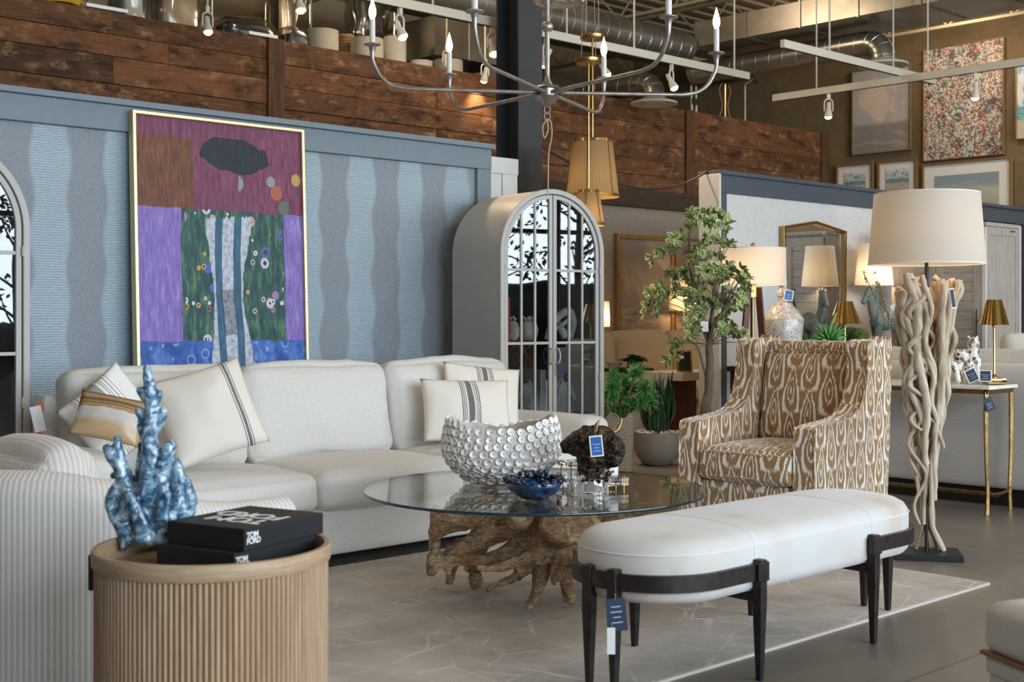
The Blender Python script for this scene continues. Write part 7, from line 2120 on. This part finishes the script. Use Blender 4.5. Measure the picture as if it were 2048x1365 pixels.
boxduct('small galvanised air handler box behind the pendants', 8.9, 9.9, 10.6, 11.3, 4.0, 4.4, 2, 'x')
# round ceiling diffuser by the column top
u, v = at(1118, 8.6)
t = thing('ceiling_diffuser', 'white round air diffuser at the top edge beside the steel column', 'air diffuser', (u, v, zat(2, 8.6)))
MB().lathe([(0, -0.005), (0.05, -0.012), (0.055, 0.0), (0.10, -0.012), (0.105, 0.0), (0.16, -0.012), (0.175, 0.01), (0.12, 0.04), (0, 0.04)], 36, cap=False).build('cone', M['trackwhite'], t, smooth=40)
MB().lathe([(0.10, 0.03), (0.10, ZC - zat(2, 8.6))], 28, cap=False).build('neck', M['galv'], t, smooth=60)
# slack black cable from the column to the partition
p0 = Vector((7.06, 7.16, zat(288, 10.0))); p1 = Vector((8.78, 6.84, 2.455))
pts = []
for k in range(25):
    q = k / 24
    c = p0.lerp(p1, q); c.z -= 0.27 * 4 * q * (1 - q) * (0.6 + 0.5 * q)
    pts.append(c)
tag(MB().tube(pts, 0.009, 8).build('power_cable', M['cable'], smooth=180), 'slack black cable strung from the steel column to the partition corner', 'cable')

# ------------------------------------------------------------------ goods stored on the mezzanine
ZM = 3.5
def on_mezz(px, v): 
    u, v, d = on_y(px, v)
    return u, v, d
def stored_shade(label, px, w, ptop, v, m='shadegrey', taper=0.96, group=None):
    u, v, d = on_mezz(px, v)
    r = w / 2 / F * d; zt = zat(ptop, d)
    t = thing('stored_lampshade', label, 'lamp shade', (u, v, ZM + 0.0005))
    h = zt - ZM
    MB().lathe([(r, 0.0), (r * taper, h), (r * taper - 0.004, h), (r - 0.004, 0.0)], 44, cap=False, uvs=True).build('fabric', M[m], t, smooth=60)
    MB().tube([(r * cos(2 * pi * k / 44), r * sin(2 * pi * k / 44), 0.003) for k in range(45)], 0.004, 5).build('bottom_ring', M['trackwhite'], t)
    mb = MB().tube([(r * taper * cos(2 * pi * k / 44), r * taper * sin(2 * pi * k / 44), h) for k in range(45)], 0.004, 5)
    for k in range(3): mb.tube([(0, 0, h - 0.04), (r * taper * cos(k * 2.094), r * taper * sin(k * 2.094), h - 0.01)], 0.003, 5)
    mb.build('wire_frame', M['trackwhite'], t)
stored_shade('cream drum lamp shade stored on the deck nearest the plank post', 645, 66, 63, 10.45)
stored_shade('wide cream drum lamp shade stored behind the left chandelier candle', 734, 67, 80, 10.5, taper=0.98)
stored_shade('tall narrow white drum lamp shade stored beside the wire rack pole', 790, 46, 76, 10.75, 'shadewhite', 0.97)
stored_shade('low drum shade stored farther right, left of its wider neighbour', 842, 48, 124, 10.7, 'shadewhite', 0.97)
stored_shade('wide low drum lamp shade stored beside the second chandelier candle', 896, 62, 123, 10.6, 'shadegrey')
stored_shade('gold woven drum shade stored between the two cream shades', 692, 34, 72, 10.76, 'rattan')
lamp('unseen_deck_light', 'POINT', (7.6, 11.3, 4.35), 14, WARM, shadow_soft_size=0.1)  # unseen point light added above the stored goods, without a lamp body
def wrapped(label, px0, px1, ptop, v, seed, dp=0.35, m='shadegrey', base=ZM, name='wrapped_item'):
    a = on_y(px0, v); b = on_y(px1, v)
    c = (a[0] + b[0]) / 2; w = b[0] - a[0]; d = (a[2] + b[2]) / 2
    t = thing(name, label, 'wrapped goods', (c, v, base + 0.0008))
    h = zat(ptop, d) - base
    MB().soft(w * 0.78, dp * 0.7, h * 0.9, 0.03, 6, wr=0.015, seed=seed).build('contents', M[m], t, smooth=60)
    MB().soft(w, dp, h, min(w, h, dp) * 0.25, 12, (0.01, 0.02, 0.02), wr=0.035, seed=seed + 1).build('plastic_wrap', M['plastic'], t, smooth=30)
wrapped('plastic-wrapped white bundle on the deck, left of the larger wrapped seat', 230, 280, -30, 10.45, 1, 0.34, 'tagwhite')
wrapped('large plastic-wrapped seat on the deck beside the wire rack pole', 303, 393, -40, 10.45, 2, 0.34, 'beige')
wrapped('plastic-wrapped dark trunk lying on the deck left of the plank post', 430, 540, 42, 10.5, 3, 0.4, 'charpaper')
wrapped('bundle in clear plastic beside the cream shade at the plank post', 556, 606, 62, 10.45, 4, 0.35, 'steelcol')
u, v, d = on_mezz(865, 11.6)
t = thing('storage_crate', 'brown wooden crate stored in shadow behind the low drum shades', 'crate', (u, v, ZM + 0.0005))
hc = zat(100, d) - ZM
MB().box(-0.33, 0.33, -0.25, 0.25, 0, hc).build('body', M['postwood'], t, smooth=0, bevel=0.006)
for z in (0.05, hc - 0.09): MB().box(-0.34, 0.34, -0.262, -0.25, z, z + 0.07).build('batten', M['postwood'], t, smooth=0)
# wire rack with bagged goods on its shelf
def rack(label, px0, px1, v, ztop, zsh, dp=0.45):
    a = on_y(px0, v)[0]; b = on_y(px1, v)[0]
    t = thing('wire_rack', label, 'shelving rack', ((a + b) / 2, v + dp / 2, ZM + 0.0005))
    w = (b - a) / 2
    for sx in (-1, 1):
        for sy in (-1, 1):
            MB().tube([(sx * w, sy * dp / 2, 0), (sx * w, sy * dp / 2, ztop - ZM)], 0.013, 8).build('pole', M['galv'], t)
    for z in zsh:
        mb = MB()
        z -= ZM
        for sy in (-1, 1):
            for zz in (z, z - 0.05): mb.tube([(-w, sy * dp / 2, zz), (w, sy * dp / 2, zz)], 0.005, 5)
            k = -w
            while k < w:
                mb.tube([(k, sy * dp / 2, z), (k + 0.03, sy * dp / 2, z - 0.05), (k + 0.06, sy * dp / 2, z)], 0.003, 4); k += 0.06
        k = -w
        while k < w:
            mb.tube([(k, -dp / 2, z), (k, dp / 2, z)], 0.0035, 4); k += 0.035
        mb.build('wire_shelf', M['galv'], t, smooth=0)
    return t
zr1 = 4.06
rack('chrome wire rack behind the stored drum shades with bagged goods on top', 622, 788, 10.95, 4.45, (zr1,))
rack('chrome wire rack at the upper left holding the wrapped bundles', 222, 424, 10.85, 4.6, (3.78,))
wrapped('small lamp bagged in clear plastic on the rack shelf at the top left', 542, 584, -35, 11.15, 6, 0.3, 'galv', ZM)
wrapped('goods in a clear plastic bag on the rack above the cream shade', 702, 768, -10, 11.18, 7, 0.28, 'steelcol', zr1 + 0.06)
# odds and ends along the parapet top
u, v, d = on_y(128, WV + 0.02)
t = thing('cable_coil', 'coil of yellow cable lying on the parapet at the top left', 'cable', (u, v + 0.05, 3.7055))
mb = MB()
for k in range(7):
    r = 0.15 + 0.012 * (k % 3); z = 0.012 + 0.011 * k
    mb.tube([((r + 0.006 * sin(5 * a + k)) * cos(a), 0.5 * (r + 0.006 * cos(4 * a)) * sin(a), z + 0.004 * sin(3 * a + k)) for a in [2 * pi * i / 40 for i in range(41)]], 0.008, 6)
mb.build('coil', mat('yellow_rubber', '#c9a227', 0.5), t, smooth=180)
for px, ln, lb in ((213, 0.36, 'white board offcut lying on the parapet right of the yellow coil'), (525, 0.30, 'short white board offcut lying on the parapet by the plank post')):
    u, v, d = on_y(px, WV)
    tag(MB().box(u - ln / 2, u + ln / 2, WV - 0.02, WV + 0.05, 3.7058, 3.735).build('board_offcut', M['tagwhite'], smooth=0, bevel=0.003), lb, 'board')
# poles and a clamp light at the far right of the deck
def up(px, v, ptop): 
    u, v, d = on_y(px, v); return u, v, zat(ptop, d)
u, v, z = up(1388, 10.5, 172)
t = thing('folded_tripod', 'pair of white folded tripod legs standing at the deck edge', 'tripod', (u, v, ZM + 0.0005))
for x, w in ((-0.03, 0.0), (0.05, 0.02)): MB().tube([(x, 0, 0), (x + w - 0.03, 0, z - ZM)], [0.022, 0.012], 8).build('leg', M['trackwhite'], t)
MB().box(-0.06, 0.07, -0.02, 0.02, 0.42, 0.5).build('clamp', M['black'], t, smooth=0)
u, v, z = up(1450, 10.6, 168)
t = thing('brass_stand', 'thin brass lamp stand with dangling cords on the deck', 'lamp stand', (u, v, ZM + 0.0005))
MB().tube([(0, 0, 0), (0, 0, z - ZM)], 0.012, 8).tube([(-0.07, 0, z - ZM), (0.07, 0, z - ZM)], 0.012, 8).build('stem', M['brass'], t)
MB().lathe([(0.12, 0), (0.12, 0.015), (0, 0.02)], 20, cap=False).build('foot', M['brass'], t)
for s in (-1, 1): MB().tube(smoothpath([(s * 0.07, 0, z - ZM), (s * 0.12, 0, z - ZM - 0.1), (s * 0.06, 0, z - ZM - 0.3), (s * 0.16, 0, z - ZM - 0.52)], 5), 0.005, 5).build('cord', M['twine'], t)
u, v, z = up(1490, 10.7, 165)
t = thing('clamp_light', 'metal clamp work light on a thin pole at the deck edge', 'work light', (u, v, ZM + 0.0005))
MB().tube([(0, 0, 0), (0, 0, z - ZM)], 0.014, 8).build('pole', M['galv'], t)
MB().lathe([(0.025, 0), (0.03, 0.08), (0.08, 0.16), (0.078, 0.16), (0.02, 0.07), (0, 0.05)], 20, TR(0, 0, z - ZM - 0.03) @ rotm(radians(60), 0, radians(40)), cap=False).build('reflector', M['galv'], t, smooth=40)
MB().lathe([(0.11, 0), (0.11, 0.012), (0, 0.018)], 18, cap=False).build('foot', M['galv'], t)

# magazine stand stub left of the sofa
u, v = at(80, 6.0)
t = thing('magazine', 'orange and white magazine propped on the far left sofa arm', 'magazine', (u, v, 0.652), CAMZ + 0.3)
MB().box(-0.035, 0.0, -0.008, 0.008, 0.0, 0.16, rotm(0, radians(6), 0)).build('cover', bk_o, t, smooth=0)
MB().box(-0.015, 0.035, -0.012, -0.008, 0.03, 0.15, rotm(0, radians(-12), 0)).build('pages', M['tagwhite'], t, smooth=0)
# price cards near the camera
card('navy price card hanging from the near legs of the capsule bench', (3.075, 2.775, 0.335), CAMZ, 0.062, 0.105, 'tagnavy', roll=radians(-6), lines=4, border=False, string=0.015)
card('narrow white slip hanging under the navy card of the capsule bench', (3.065, 2.78, 0.24), CAMZ, 0.026, 0.085, 'tagwhite', lines=0, border=False, string=0.012)
u, v = at(1190, 5.39)
card('blue price card tied to the horn of the dark bull bust', (u, v, zat(866, 5.39)), CAMZ, 0.055, 0.088, 'tagblue', roll=radians(-6), string=0.012)
c_ = in_cab(0.455, -0.045, 0.93)
card('dark price card tied to the handle of the arched cabinet', c_, CAMZ, 0.04, 0.075, 'tagnavy', border=False, lines=0, string=0.03)
u, v = at(1233, 14.6)
